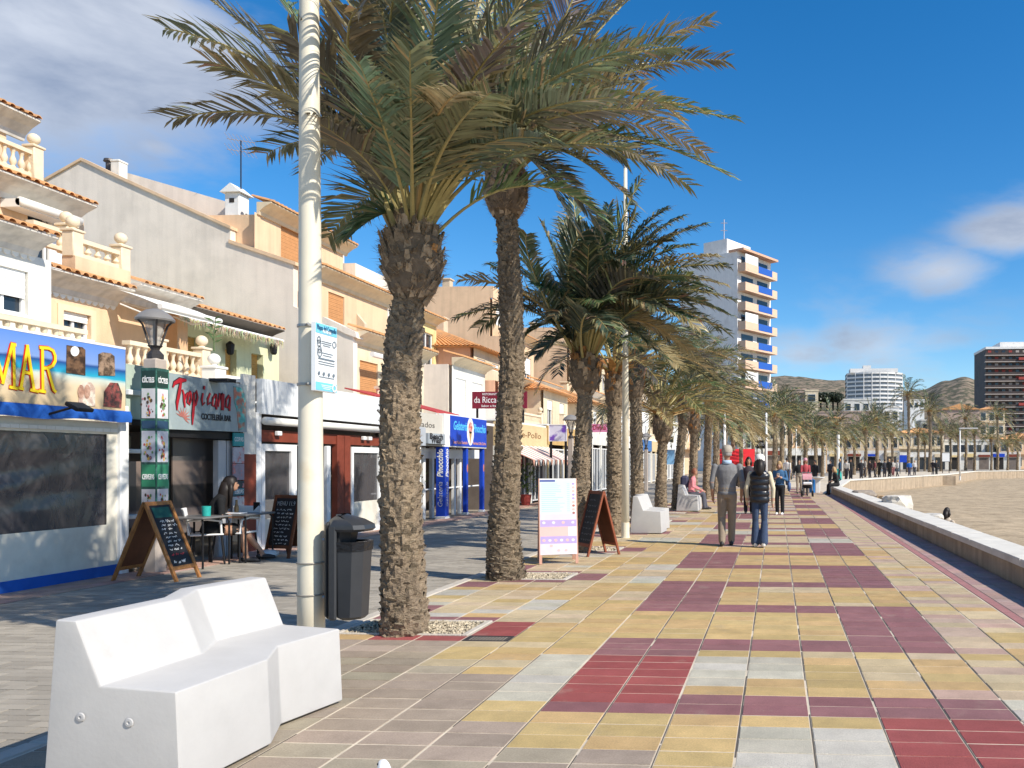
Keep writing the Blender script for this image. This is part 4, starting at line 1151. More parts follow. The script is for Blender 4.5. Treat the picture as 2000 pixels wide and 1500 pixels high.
# ---------------- white house at the left edge
XW = -14.1; yW = Yx(100, XW)
t = thing('house', 'white house at the left edge with roller shutter and tiled eave', 'house', (XW - 4, yW - 3, 0), 0, 'houses along the street')
r0 = onX(0, 525, XW); r1 = onX(55, 617, XW); win = (r0.y - .3, r1.y, r1.z, onX(55, 532, XW).z)
facade(t, 'wall', XW, yW - 7, yW, 0, 5.4, M_wht, [win, (yW - 6, yW - 4, win[2], win[3])])
window(t, XW, win, shut=.62, mull=1); window(t, XW, (yW - 6, yW - 4, win[2], win[3]), shut=.5)
block(t, 'body', XW - 8, XW - .17, yW - 7, yW - .002, 0, 5.4, M_wht)
MB().box(XW - .17, XW - .001, yW - .01, yW, 0, 5.4).build('corner', M_wht, t)
eave(t, XW, yW - 7, Yx(116, XW + .5), 5.75, .5, .36, scal=True, back=1.2, ln=.9)
b = MB(); y1_ = Yx(20, -18.6); q = onX(10, 262, -18.6)
b.box(-24, -18.6, y1_ - 6, y1_ - .1, 5.4, q.z); b.build('upper_body', M_peach, t)
eave(t, -18.6, y1_ - 6, y1_ + .3, q.z + .5, .5, .5, scal=False)
zr = onX(66, 350, -17.4); balustrade(t, (-17.4, zr.y - 4.5), (-17.4, zr.y), zr.z, zr.z + .62, M_stone, posts=(1,))
q = onX(163, 660, -13.6); balustrade(t, (-13.6, q.y - 6.5), (-13.6, q.y), q.z - .55, onX(163, 645, -13.6).z, M_stone, step=.24, posts=())
MB().box(-14.1 + .01, -13.45, q.y - 6.5, q.y + .1, 2.9, q.z - .56).build('balcony', M_wht, t)

# ---------------- peach house
t = thing('house', 'peach house with ball-topped balustrades, two eaves and white awnings', 'house', (-18, 16.5, 0), 0, 'houses along the street')
XA = -15.2; ya, yb = yW + .02, Yx(228, XA); yc = Yx(352, -15.2)
q0, q1 = onX(122, 606, XA), onX(176, 664, XA); win = (q0.y, q1.y, q1.z, onX(176, 617, XA).z)
facade(t, 'wall', XA, ya, yb, 0, 5.3, M_peach, [win])
window(t, XA, win, shut=.35, mull=1)
b = MB(); e = .13
for (p, r_, s_, v) in ((win[0] - e, win[0], win[2] - .02, win[3] + e), (win[1], win[1] + e, win[2] - .02, win[3] + e), (win[0], win[1], win[3], win[3] + e)): b.box(XA + .003, XA + .03, p, r_, s_, v)
b.build('window_surround', M_cream, t)
ze = onX(228, 556, XA + .5).z
eave(t, XA, ya, yb - .05, ze, .5, .38, scal=True)
block(t, 'body', -23, XA - .17, ya, yc, 0, 5.25, M_peach)
MB().box(XA - .17, XA - .002, yb - .02, yb, 0, 5.3).build('corner', M_peach2, t)
# recessed bay with glazing
XR = -16.3
facade(t, 'recess_wall', XR, yb, yc, 0, 5.3, M_peach2, [(Yx(243, XR), Yx(283, XR), 3.0, 4.95)])
window(t, XR, (Yx(243, XR), Yx(283, XR), 3.0, 4.95), gl=M_glassb, mull=2, sill=False, frame=M_mblack)
MB().box(XR + .01, -15.0, yc - .35, yc, 2.9, 5.2).build('pier', M_peach2, t)
ze2 = onX(355, 577, -14.7).z
eave(t, -15.15, yb - .02, yc + .02, ze2, .55, .42)
MB().box(XR - .2, -15.14, yb, yc, 5.2, ze2 + .02).build('soffit', M_trim, t)
# awnings
a0, a1 = Yx(236, -14.7), Yx(352, -14.7)
b = MB(); n = 12; A = []
for i in range(n + 1):
    y = lerp(a0, a1, i / n); A.append([b.v((-14.75, y, ze2 - .25)), b.v((-14.25, y, ze2 - .42 + .01 * sin(i * 1.7))), b.v((-13.75, y, ze2 - .62 + .015 * sin(i * 1.3))), b.v((-13.74, y, ze2 - .74))])
for p, r_ in zip(A, A[1:]):
    for j in range(3): b.f((p[j], r_[j], r_[j + 1], p[j + 1]))
aw = b.build('awning', M_awn, t, smooth=True)
MB().tube([(-13.74, a0 - .05, ze2 - .64), (-13.74, a1 + .1, ze2 - .64)], .06, 10).build('front_bar', M_trim, aw)
for y in (a0 + .1, a1 - .1): MB().tube([(-14.8, y, ze2 - .55), (-14.3, y, ze2 - .75), (-13.76, y, ze2 - .66)], .02, 6).build('arm', M_trim, aw)
# upper storey, set back
XU = -17.0; yu0, yu1 = ya - 6, Yx(164, XU)
q0, q1 = onX(54, 412, XU), onX(133, 492, XU); win = (q0.y, q1.y, 5.9, onX(133, 432, XU).z)
zu = onX(187, 402, XU + .5).z
facade(t, 'upper_wall', XU, yu0, yu1, 5.3, zu - .3, M_peach, [win, (yu0 + 1.0, yu0 + 2.6, 5.9, win[3])])
window(t, XU, win, shut=.0, mull=1, gl=M_glass); window(t, XU, (yu0 + 1.0, yu0 + 2.6, 5.9, win[3]), shut=.5)
MB().box(XU - .08, XU - .02, (win[0] + win[1]) / 2 + .05, win[1] - .03, win[2], win[3]).build('roller_shutter', M_shut, t)
block(t, 'upper_body', -23, XU - .17, yu0, yu1, 5.25, zu - .3, M_peach); MB().box(XU - .17, XU - .002, yu1 - .015, yu1, 5.3, zu - .3).build('corner', M_peach2, t)
eave(t, XU, yu0, Yx(187, XU + .5), zu, .55, .42, scal=False)
a0, a1 = Yx(42, XU + .5), Yx(160, XU + .5)
MB().tube([(XU + .45, a0, zu - .5), (XU + .45, a1, zu - .5)], .1, 10).build('rolled_awning', M_awn, t, smooth=True)
MB().box(XU + .01, XU + .45, a0, a1, zu - .62, zu - .44).build('awning_box', M_trim, t)
# terrace balustrades
q = onX(236, 493, -15.0); zb_ = onX(236, 528, -15.0).z
balustrade(t, (-15.0, Yx(142, -15.0)), (-15.0, q.y), zb_, q.z, M_stone, step=.22, posts=(0, 1))
MB().box(-15.15, -14.85, Yx(142, -15.0) - .1, q.y + .1, zb_ - .5, zb_ - .01).build('terrace_edge', M_peach, t)
q2 = onX(130, 455, -15.9); balustrade(t, (-15.9, Yx(58, -15.9)), (-15.9, q2.y), q2.z - .45, q2.z + .03, M_stone, step=.22, posts=(1,))
# first-floor terrace
q = onX(394, 692, -13.7); q0 = Yx(246, -13.7)
balustrade(t, (-13.7, q0), (-13.7, q.y), onX(394, 742, -13.7).z, q.z, M_stone, step=.19, posts=(.38, 1))
MB().box(-16.2, -13.5, q0 - .1, q.y + .15, 2.85, onX(394, 742, -13.7).z - .005).build('terrace', M_peach, t)

# ---------------- green house
t = thing('house', 'pale green house with ochre shutters and a reed-fringed awning', 'house', (-18, 22, 0), 0, 'houses along the street')
XG = -15.4; y0 = yc + .02; y1 = Yx(545, XG)
holes = []
for (xa, xb, yt, ybt) in ((356, 392, 655, 745), (440, 462, 678, 740), (491, 514, 688, 745)):
    p, q = onX(xa, yt, XG), onX(xb, yt + 6, XG); holes.append((p.y, q.y, 3.2, q.z))
facade(t, 'wall', XG, y0, y1, 0, 5.3, M_green, holes, rev=.3)
for h in holes: window(t, XG, h, shut=.98, shm=M_shbr, rev=.26, sill=False, mull=1, frame=M_shbr)
block(t, 'body', -23, XG - .31, y0, y1, 0, 5.3, M_green); MB().box(XG - .31, XG - .002, y1 - .015, y1, 0, 5.3).build('corner', M_green, t)
ze = onX(554, 645, XG + .55).z
eave(t, XG, y0 + .02, Yx(556, XG + .55), ze, .55, .3, mold=mat('dark_fascia', (.10, .085, .07), .8), back=2.0, ln=.9)
a0, a1 = Yx(352, -14.6), Yx(551, -14.6); b = MB(); n = 16; A = []
for i in range(n + 1):
    y = lerp(a0, a1, i / n); A.append([b.v((-15.35, y, ze - .2)), b.v((-14.6, y, ze - .38 + .012 * sin(i * 1.9))), b.v((-14.58, y, ze - .46))])
for p, r_ in zip(A, A[1:]):
    for j in range(2): b.f((p[j], r_[j], r_[j + 1], p[j + 1]))
aw = b.build('awning', M_awn, t)
MB().tube([(-14.58, a0, ze - .4), (-14.58, a1, ze - .4)], .045, 8).build('front_bar', M_trim, aw)
b = MB(); rr = random.Random(5)
for i in range(420):
    y = lerp(a0, a1, rr.random()); l_ = rr.uniform(.08, .3); x_ = -14.57 + rr.uniform(-.04, .05); b.col = tuple(c * rr.uniform(.7, 1.3) for c in (.46, .40, .25))
    b.poly([(x_, y - .014, ze - .4), (x_, y + .014, ze - .4), (x_ + rr.uniform(-.05, .05), y + rr.uniform(-.06, .06), ze - .4 - l_)])
stuff(b.build('reed_fringe', mat('reed', rough=.9, var=.2, scale=20, attr='col'), aw))
for x in (404, 495):
    q = onX(x, 690 if x < 450 else 690, XG); b = MB(); b.lathe([(.05, 0), (.09, .05), (.11, .3), (.03, .38)], (XG + .16, q.y + .7, q.z + .05), 8); b.build('wall_lantern', M_mblack, t)
# its terrace: white rail with ball pedestals
q = onX(498, 742, -12.6); p = Yx(418, -12.6)
balustrade(t, (-12.6, p), (-12.6, q.y + .2), onX(498, 762, -12.6).z - .25, q.z, M_stone2, step=.2, posts=(0,), ball=True, pw=.17)
MB().box(-15.1, -12.45, p - .2, q.y + .3, 2.5, onX(498, 762, -12.6).z - .26).build('terrace', M_wht, t)
b = MB(); c = Vector((-12.6, p, q.z + .5)); b.tube([c, c + Vector((0, 0, .35)), c + Vector((.02, .03, .75))], [.015, .012, .006], 5)
for k in range(14):
    a = k * 2.4; z = .2 + .04 * k; d = Vector((cos(a), sin(a), .35)); b.poly([c + Vector((0, 0, z)), c + Vector((0, 0, z)) + d * .09 + Vector((0, 0, .03)), c + Vector((0, 0, z)) + d * .2, c + Vector((0, 0, z)) + d * .09 - Vector((0, 0, .03))])
tag(b.build('cactus_plant', mat('cactus', (.08, .13, .05), .7)), 'small spiky plant on the white pedestal above the bar sign', 'plant')

# ---------------- tall stepped building with the big bare side wall
YB = 24.9
t = thing('apartment_building', 'tall stepped building with a large bare grey side wall', 'building', (-18, YB + 3, 0))
side_wall(t, 'side_wall', YB, [(84, 352), (157, 311), (226, 344), (450, 445), (450, 469), (573, 513), (573, 598), (690, 652), (690, 1000), (84, 1000)], M_greyw)
for pix in ([(157, 307), (226, 340), (450, 441), (450, 447), (226, 346), (157, 313)], [(84, 349), (157, 308), (157, 313), (84, 354)], [(446, 467), (577, 511), (577, 518), (446, 474)]):
    b = MB(); b.prism([onY(x, y, YB - .06) for x, y in pix], (0, .4, 0)); b.build('coping', M_peach, t)
b = MB(); b.prism([onY(x, y, YB - .05) for x, y in ((630, 618), (694, 648), (697, 660), (675, 652), (640, 634), (626, 632))], (0, .4, 0)); b.build('broken_coping', M_greyw, t)
side_wall(t, 'upper_side_wall', YB + .9, [(240, 335), (443, 394), (462, 412), (462, 560), (240, 560)], M_greyw)
# chimneys
c = onY(216, 345, YB + .4); b = MB(); b.bbox(c.x + .0, c.x + .3, c.y, c.y + .35, c.z - .4, c.z + .5, .01); b.bbox(c.x - .02, c.x + .32, c.y - .02, c.y + .37, c.z + .5, c.z + .58, .02); b.build('chimney', M_wht, t)
b = MB(); b.lathe([(.12, 0), (.12, .6), (.19, .62), (.17, .7)], (c.x - .2, c.y + .2, c.z - .05), 12); b.build('flue', mat('flue_dark', (.1, .09, .085), .5, metal=.4), t)
c = onY(461, 412, YB + .5); b = MB(); b.bbox(c.x - .25, c.x + .25, c.y - .2, c.y + .3, c.z - .8, c.z + .55, .02); b.prism([(c.x - .36, c.y - .3, c.z + .55), (c.x + .36, c.y - .3, c.z + .55), (c.x, c.y - .3, c.z + .84)], (0, .7, 0)); ch = b.build('chimney', M_white2, t)
MB().box(c.x - .08, c.x + .08, c.y - .212, c.y - .203, c.z + .22, c.z + .36).build('vent', M_dark, ch)
an = thing('tv_antenna', 'rooftop aerial on the white chimney of the bare-walled building', 'antenna', (c.x + .1, c.y + .1, c.z + .8)); b = MB(); s = Vector((c.x + .1, c.y + .1, c.z + .7)); top = onY(466, 275, YB + .6)
b.tube([s, Vector((s.x, s.y, top.z))], .022, 6); b.build('mast', M_mblack, an)
b = MB()
for zz in (0, -.35):
    b.tube([(s.x - .35, s.y - .2, top.z + zz), (s.x + .35, s.y + .2, top.z + zz)], .012, 4)
    for i in range(7): u = -.3 + i * .1; b.tube([(s.x + u, s.y + u * .57 - .22, top.z + zz + .12), (s.x + u, s.y + u * .57 + .22, top.z + zz - .1)], .008, 4)
b.build('elements', mat('aerial_metal', (.55, .5, .5), .4, metal=.5), an)
# stepped fronts
def front(X, xa, xb, ztop, zbot, m_, Yend, eave_=True, win=None, over=.5, h=.4):
    y0 = YB + .02
    facade(t, 'front_wall', X, y0, Yend, zbot, ztop, m_, [win] if win else [])
    if win: window(t, X, win, shut=1.0, shm=M_shor, sill=False, mull=1)
    block(t, 'storey', -23, X - .17, y0 + .26, Yend, zbot, ztop, m_)
    if eave_: eave(t, X, y0 + .1, Yend + .2, ztop + h * .9, over, h, mold=M_cream, single=False)
X3, X2, X1 = -17.0, -15.2, -13.75; YE = 30.2
z3, z2, z1 = onY(470, 408, YB).z, onY(573, 527, YB).z, onY(690, 655, YB).z
front(X3, 0, 0, z3 - .1, z2, M_peach, YE, win=(YB + 1.4, YB + 2.6, z2 + .1, z2 + 1.9))
front(X2, 0, 0, z2 - .2, z1, M_peach, YE, win=(YB + 1.2, YB + 2.2, z1 + .1, z1 + 1.7))
front(X1, 0, 0, z1 - .2, 0, M_cream, YE, win=(YB + .55, YB + 1.75, 3.2, 4.85))
b = MB(); b.prism([onY(x, y, YB + 3.0) for x, y in ((644, 596), (683, 596), (712, 632), (712, 660), (644, 660))], (0, .2, 0)); b.build('wing_wall', M_beige, t)
balustrade(t, (X1 + .75, YB + .2), (X1 + .75, YB + 2.6), 3.05, 3.95, M_stone, step=.16, posts=(), single=True)
MB().box(X1 + .01, X1 + .9, YB + .1, YB + 2.8, 2.9, 3.04).build('balcony', M_cream, t)
q = onY(700, 668, YB); MB().tube([(X1 + .55, YB + .3, 5.0), (X1 + .55, YB + 2.6, 5.0)], .09, 8).build('rolled_awning', M_awn, t)

# ---------------- the row further on
rh = random.Random(21)
def gable_roof(parent, x0, x1, y0, y1, z, h, m_=None):
    b = MB(); c = (x0 + x1) / 2
    b.prism([(x0 - .3, y0 - .25, z), (x1 + .4, y0 - .25, z), (x1 + .4, y0 - .25, z + .1), (c, y0 - .25, z + h), (x0 - .3, y0 - .25, z + .1)], (0, y1 - y0 + .5, 0)); r_ = b.build('roof', M_tilr, parent)
    b = MB(); n = int((y1 - y0 + .5) / .22)
    for i in range(n):
        yy = y0 - .2 + i * .22 + .08; R_ = []
        for (xx, zz) in ((x1 + .45, z + .1), (c, z + h + .01)): R_.append([b.v((xx, yy + cos(pi * j / 3) * .085, zz + sin(pi * j / 3) * .08)) for j in range(4)])
        for j in range(3): b.f((R_[0][j], R_[0][j + 1], R_[1][j + 1], R_[1][j]))
        b.f(R_[0][::-1])
    stuff(b.build('roof_tiles', M_tilr, r_)); return r_
def hip_roof(parent, x0, x1, y0, y1, z, h):
    cx_, e = (x0 + x1) / 2, .45; A = [(x1 + e, y0 - e, z), (x1 + e, y1 + e, z), (x0 - e, y1 + e, z), (x0 - e, y0 - e, z)]; R0, R1 = (cx_, y0 + (x1 - x0) / 2 * .8, z + h), (cx_, y1 - (x1 - x0) / 2 * .8, z + h)
    if R1[1] <= R0[1]: m_ = (R0[1] + R1[1]) / 2; R0, R1 = (cx_, m_ - .2, z + h), (cx_, m_ + .2, z + h)
    b = MB(); b.poly([A[0], A[1], R1, R0]); b.poly([A[1], A[2], R1]); b.poly([A[2], A[3], R0, R1]); b.poly([A[3], A[0], R0]); b.poly(A[::-1]); r_ = b.build('roof', M_tilr, parent)
    b = MB()
    def ribs(P, Q, S, T, n):
        P, Q, S, T = map(Vector, (P, Q, S, T))
        for i in range(n):
            u = (i + .5) / n; a, c = P.lerp(Q, u), S.lerp(T, u); d = (Q - P).normalized(); R_ = []
            up = (c - a).cross(d).normalized();  up = up if up.z > 0 else -up
            for p_ in (a, c): R_.append([b.v(p_ + d * cos(pi * j / 3) * .085 + up * (sin(pi * j / 3) * .07 + .004)) for j in range(4)])
            for j in range(3): b.f((R_[0][j], R_[0][j + 1], R_[1][j + 1], R_[1][j]))
    ribs(A[0], A[1], R0, R1, int((y1 - y0 + .9) / .21)); ribs(A[3], A[0], R0, R0, int((x1 - x0 + .9) / .21))
    stuff(b.build('roof_tiles', M_tilr, r_)); return r_
def row_house(label, y0, y1, X1, h1, m1, X2=None, h2=None, m2=None, X3=None, h3=None, roof='eave', win_m=M_shut, side=None, wn=2, balc=True, chim=True):
    t = thing('house', label, 'house', (X1 - 4, (y0 + y1) / 2, 0), 0, 'houses along the street')
    zprev = 0; specs = [(X1, h1, m1)] + ([(X2, h2, m2 or m1)] if X2 else []) + ([(X3, h3, m2 or m1)] if X3 else [])
    for k, (X, h, m_) in enumerate(specs):
        holes = []; zb = max(3.0, zprev)
        nw = wn; wl = (y1 - y0) / nw
        for i in range(nw):
            a = y0 + wl * (i + .5); ww = rh.uniform(.45, .65); zt = min(h - .45, zb + 2.15)
            if zt - zb > 1.0: holes.append((a - ww, a + ww, zb + (.1 if rh.random() < .6 else .8), zt))
        facade(t, 'front_wall', X, y0, y1, zprev, h, m_, holes)
        for hh in holes: window(t, X, hh, shut=rh.choice((0, .3, .5, 1.0)), shm=win_m, mull=1, sill=False)
        block(t, 'storey', -24, X - .17, y0, y1 - .01, zprev, h, side or m_)
        last = k == len(specs) - 1
        if not last or roof == 'eave': eave(t, X, y0 - .02, y1 - .02, h + .3, .5, .32, mold=rh.choice((M_cream, M_trim, M_mold)), single=False, back=.9)
        if balc and k < 2:
            zf = max(zprev, 3.0)
            if k == 0:
                MB().box(X + .01, X + 1.0, y0 + .2, y1 - .2, zf - .15, zf).build('balcony', m_, t)
                if rh.random() < .5: balustrade(t, (X + .95, y0 + .3), (X + .95, y1 - .3), zf, zf + .9, rh.choice((M_stone, M_stone2)), posts=(0, 1), single=False, ball=rh.random() < .5)
                else: railing(t, (X + .95, y0 + .3, 0), (X + .95, y1 - .3, 0), zf, zf + .95, rh.choice((M_mblack, M_wframe)))
        zprev = h
    X, h, m_ = specs[-1]
    if roof == 'gable': gable_roof(t, -24, X, y0, y1, h, 1.6)
    if roof == 'hip': hip_roof(t, X - 7, X, y0, y1, h, 1.5)
    if roof == 'flat':
        b = MB(); b.box(X - .12, X + .05, y0, y1, h, h + .7); b.build('parapet', m_, t); b = MB(); b.box(-24, X - .13, y0, y0 + .15, h, h + .7); b.build('parapet', side or m_, t)
    if chim:
        cx_ = X - rh.uniform(1.5, 4); cy_ = rh.uniform(y0 + .8, y1 - .8); b = MB(); b.bbox(cx_ - .25, cx_ + .25, cy_ - .25, cy_ + .25, h - .2, h + 1.7, .02); b.bbox(cx_ - .32, cx_ + .32, cy_ - .32, cy_ + .32, h + 1.7, h + 1.8, .02); b.build('chimney', rh.choice((m_, M_beige)), t)
    return t
row_house('grey beige house with a loggia, behind the bare-walled building', 30.3, 33.4, -16.0, 6.0, M_beige, -16.6, 8.6, M_greyw, roof='flat', side=M_greyw, balc=False)
row_house('pale house with a yellow upper storey behind the blue ice-cream sign', 33.5, 37.4, -14.0, 5.7, M_wht, -16.4, 8.0, M_yel, roof='eave', side=M_greyw)
row_house('salmon house with a hipped tile roof left of the tall slim palm', 37.5, 41.5, -13.4, 5.4, M_salm, -14.6, 7.0, M_cream, roof='hip', side=M_salm)
row_house('cream house with a hipped tile roof behind the maroon sign', 41.6, 46.5, -12.4, 5.3, M_cream, roof='hip', side=M_cream)
row_house('tall ochre building behind the salmon house', 46.6, 51.5, -14.5, 6.0, M_beige, -16.0, 9.0, M_peach, -17, 11.3, roof='flat', side=M_peach)
row_house('cream corner house with a hipped roof right of the tall slim palm', 51.6, 56.5, -12.2, 5.3, M_cream, roof='hip', side=M_cream)
row_house('peach house with white balconies above the yellow shop', 56.6, 62, -14.0, 6.4, M_peach, -15, 10.5, M_peach, roof='flat', side=M_peach)
row_house('beige house with a tiled eave behind the short bushy palm', 62.1, 68, -12.5, 6.4, M_beige, -14, 9.5, M_cream, roof='gable', side=M_beige)
row_house('white house behind the palm beside the thin lamp post', 68.1, 74, -12.0, 6.2, M_white2, -13.5, 9.2, M_white2, roof='flat', side=M_white2)
row_house('sand coloured house with an eave, past the white one', 74.1, 81, -11.5, 6.6, M_cream, -13, 9.5, M_beige, roof='gable', side=M_cream)
row_house('cream house low behind the broad palm', 81.1, 88, -11.0, 6.0, M_wht, -12.5, 8.8, M_wht, roof='eave', side=M_cream)
row_house('long peach house near the white tower', 88.1, 98, -10.5, 6.4, M_peach, -12, 9.2, M_cream, roof='gable', side=M_beige, wn=4)
# ------------------------------------------------------------------ bars and shops at street level
XF = -8.85
M_canvas = mat('canvas', (.70, .66, .56), .85, .10, 2.2, bump=.5, bscale=5, col2=(.55, .50, .42), c2scale=1.5, c2lo=.55, c2hi=.8)
M_film = glass('plastic_window', (.075, .07, .075), .15, .2)
M_blue = mat('blue_canvas', (.015, .10, .42), .7, .12, 3, bump=.4, bscale=6)
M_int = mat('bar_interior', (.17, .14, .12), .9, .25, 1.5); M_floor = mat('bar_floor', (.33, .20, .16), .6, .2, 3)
def print_z(name, stops, lo, hi, rough=.45, nscale=2.0, wob=.05):
    """printed banner: colour bands over the height of the sheet"""
    if name in MATS: return MATS[name]
    m = bpy.data.materials.new(name); m.use_nodes = True; nd, lk = m.node_tree.nodes, m.node_tree.links; p = nd['Principled BSDF']; p.inputs['Roughness'].default_value = rough
    g = nd.new('ShaderNodeNewGeometry'); s = nd.new('ShaderNodeSeparateXYZ'); lk.new(g.outputs['Position'], s.inputs[0])
    n = nd.new('ShaderNodeTexNoise'); n.inputs['Scale'].default_value = nscale; n.inputs['Detail'].default_value = 5; lk.new(g.outputs['Position'], n.inputs['Vector'])
    a = nd.new('ShaderNodeMath'); a.operation = 'MULTIPLY_ADD'; lk.new(n.outputs['Fac'], a.inputs[0]); a.inputs[1].default_value = wob * 2; lk.new(s.outputs['Z'], a.inputs[2])
    r = nd.new('ShaderNodeMapRange'); r.inputs['From Min'].default_value = lo + wob; r.inputs['From Max'].default_value = hi + wob; lk.new(a.outputs[0], r.inputs['Value'])
    c = nd.new('ShaderNodeValToRGB'); e = c.color_ramp.elements
    for i, (pos, col) in enumerate(stops):
        el = e[i] if i < 2 else e.new(pos)
        el.position = pos; el.color = (*col, 1)
    lk.new(r.outputs[0], c.inputs[0]); lk.new(c.outputs[0], p.inputs['Base Color']); MATS[name] = m; return m
def photo_print(name, c1, c2, sc=14, c3=None):
    """small printed food picture: blotches of colour"""
    return mat(name, c1, .45, .35, sc * 1.7, col2=c2, c2scale=sc, c2lo=.44, c2hi=.56)
def sheet(name, X, pts, m_, parent, th=.01):
    """flat sheet in the plane X; pts in photo pixels"""
    b = MB(); P = [onX(x, y, X) for x, y in pts]; b.prism([p for p in P], (th, 0, 0)); return b.build(name, m_, parent)
def px_strokes(name, lines, wpx, X, m_, parent, lift=.004):
    b = MB()
    for k, ln in enumerate(lines):
        P = [onX(p[0], p[1], X) for p in ln]; rows = []
        for i, p in enumerate(P):
            d = P[min(i + 1, len(P) - 1)] - P[max(i - 1, 0)]; d.x = 0
            d = d.normalized() if d.length else EY; n = Vector((0, -d.z, d.y))
            wd = wpx * (ln[i][2] if len(ln[i]) > 2 else 1) * .5 * abs((p.y * CY) / F)
            rows.append([b.v(p + n * wd + Vector((lift + .0005 * (k % 9), 0, 0))), b.v(p - n * wd + Vector((lift + .0005 * (k % 9), 0, 0)))])
        for a, c in zip(rows, rows[1:]): b.f((a[0], a[1], c[1], c[0]))
    return b.build(name, m_, parent)

# --- seafood bar: canvas enclosure with a plastic window, beach banner
ym = Yx(229, XF)
t = thing('bar_enclosure', 'cream canvas terrace enclosure with a dark plastic window at the left edge', 'bar terrace', (XF, ym - 3, 0), 0, 'bar fronts along the street')
y0 = ym - 7.5
zw1 = onX(205, 848, XF).z; zw0 = onX(205, 1025, XF).z; yw1 = Yx(209, XF)
facade(t, 'canvas', XF, y0, ym, .12, zw1 + .36, M_canvas, [(y0 + .3, y0 + 2.2, zw0, zw1), (y0 + 2.6, yw1, zw0, zw1)], rev=.01)
for a, c in ((y0 + .3, y0 + 2.2), (y0 + 2.6, yw1)):
    b = MB(); n = 26; k = 12; g = {}; rr = random.Random(4)
    for i in range(n + 1):
        for j in range(k + 1):
            u, v = i / n, j / k; amp = .05 * sin(pi * u) * sin(pi * v)
            wr = amp * (sin((u * 3 + v * 2.2) * 5) * .5 + sin((u * 2 - v * 3) * 7 + 1)) + .02 * mnoise.noise((u * 6, v * 4, 2)) * (u > 0) * (u < 1)
            g[i, j] = b.v((XF - .03 + wr * .5, lerp(a - .02, c + .02, u), lerp(zw0 - .02, zw1 + .02, v)))
    for i in range(n):
        for j in range(k): b.f((g[i, j], g[i + 1, j], g[i + 1, j + 1], g[i, j + 1]))
    b.build('plastic_window', M_film, t, smooth=True)
b = MB(); yy = y0
while yy < ym - .1:
    b.box(XF + .002, XF + .03, yy, yy + .11, zw1 + .03, zw1 + .075); yy += .115
b.build('rope_hem', M_trim, t)
MB().box(XF - .02, XF + .02, y0, ym, -.02, .12).build('skirting', M_blue, t)
for y in (ym + .07, y0 + 2.4): MB().bbox(XF - .06, XF + .05, y - .07, y + .07, -.03, 2.25, .01).build('post', M_wframe, t)
MB().box(XF - 4.5, XF - .1, y0, ym + .1, 2.3, 2.38).build('roof', M_awn, t)
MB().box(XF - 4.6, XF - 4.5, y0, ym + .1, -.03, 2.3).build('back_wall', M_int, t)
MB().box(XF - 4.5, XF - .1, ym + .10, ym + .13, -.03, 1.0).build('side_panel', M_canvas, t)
# seats that show dimly behind the film
for k in range(4):
    yy = ym - .9 - k * 1.1; c_ = thing('dining_chair', ('dim chair behind the plastic window, ' + ('nearest to the white corner post', 'second from the white corner post', 'third from the white corner post', 'fourth from the white corner post')[k]), 'chair', (XF - .9, yy, -.03), 0, 'chairs behind the plastic window')
    b = MB(); b.bbox(-.22, .22, -.22, .22, .43, .47, .01); b.build('seat', M_int, c_, local=True)
    b = MB(); b.bbox(.18, .22, -.22, .22, .5, .9, .01); b.build('backrest', M_wframe, c_, local=True)
    for sx in (-.19, .19):
        for sy in (-.19, .19): MB().box(sx - .02, sx + .02, sy - .02, sy + .02, 0, .43).build('leg', M_wframe, c_, local=True)
# banner
XS = XF + .14
M_ban = print_z('beach_print', [(0, (.62, .47, .28)), (.30, (.68, .55, .37)), (.42, (.55, .62, .55)), (.47, (.02, .36, .52)), (.55, (.02, .22, .45)), (.62, (.015, .07, .26)), (.66, (.20, .32, .62)), (1.0, (.10, .24, .66))], 2.2, 3.02, wob=.03)
s_ = thing('shop_sign', 'wide beach-picture banner with yellow letters MAR over the canvas terrace', 'sign', (XS, ym - 3, 2.2), 0, 'signs over the bars')
zt, zb = onX(245, 683, XS).z, onX(247, 803, XS).z; ye = Yx(245, XS)
b = MB(); b.box(XS - .08, XS, ye - 7, ye, zb, zt); b.build('panel', M_ban, s_)
b = MB(); b.box(XS - .083, XS + .004, ye - 7, ye, zt + .001, zt + .03); b.build('edge_trim', M_wframe, s_)
MAR = [[(-18, 662), (-18, 745)], [(-16, 662), (5, 748)], [(3, 750), (22, 672)], [(25, 670), (26, 757)], [(19, 671.5), (30, 674)], [(16, 755.5), (33, 759)], [(-26, 748), (-10, 750)],
       [(52, 674), (39, 757)], [(51, 673), (64, 762)], [(43, 726), (61, 730)], [(34, 757.5), (45, 760)], [(57, 761), (74, 765)],
       [(81, 678), (82, 763)], [(75, 678.5), (93, 680), (102, 685), (106, 695), (106, 705), (101, 714), (92, 719), (82, 719)], [(91, 718), (97, 740), (103, 762), (108, 766)], [(74, 763), (88, 765.5)]]
px_strokes('letter_outline', MAR, 9.5, XS, mat('print_red', (.62, .03, .015), .5, 0), s_, .004)
px_strokes('letters', MAR, 6.2, XS, mat('print_yellow', (.85, .62, .02), .5, 0), s_, .012)
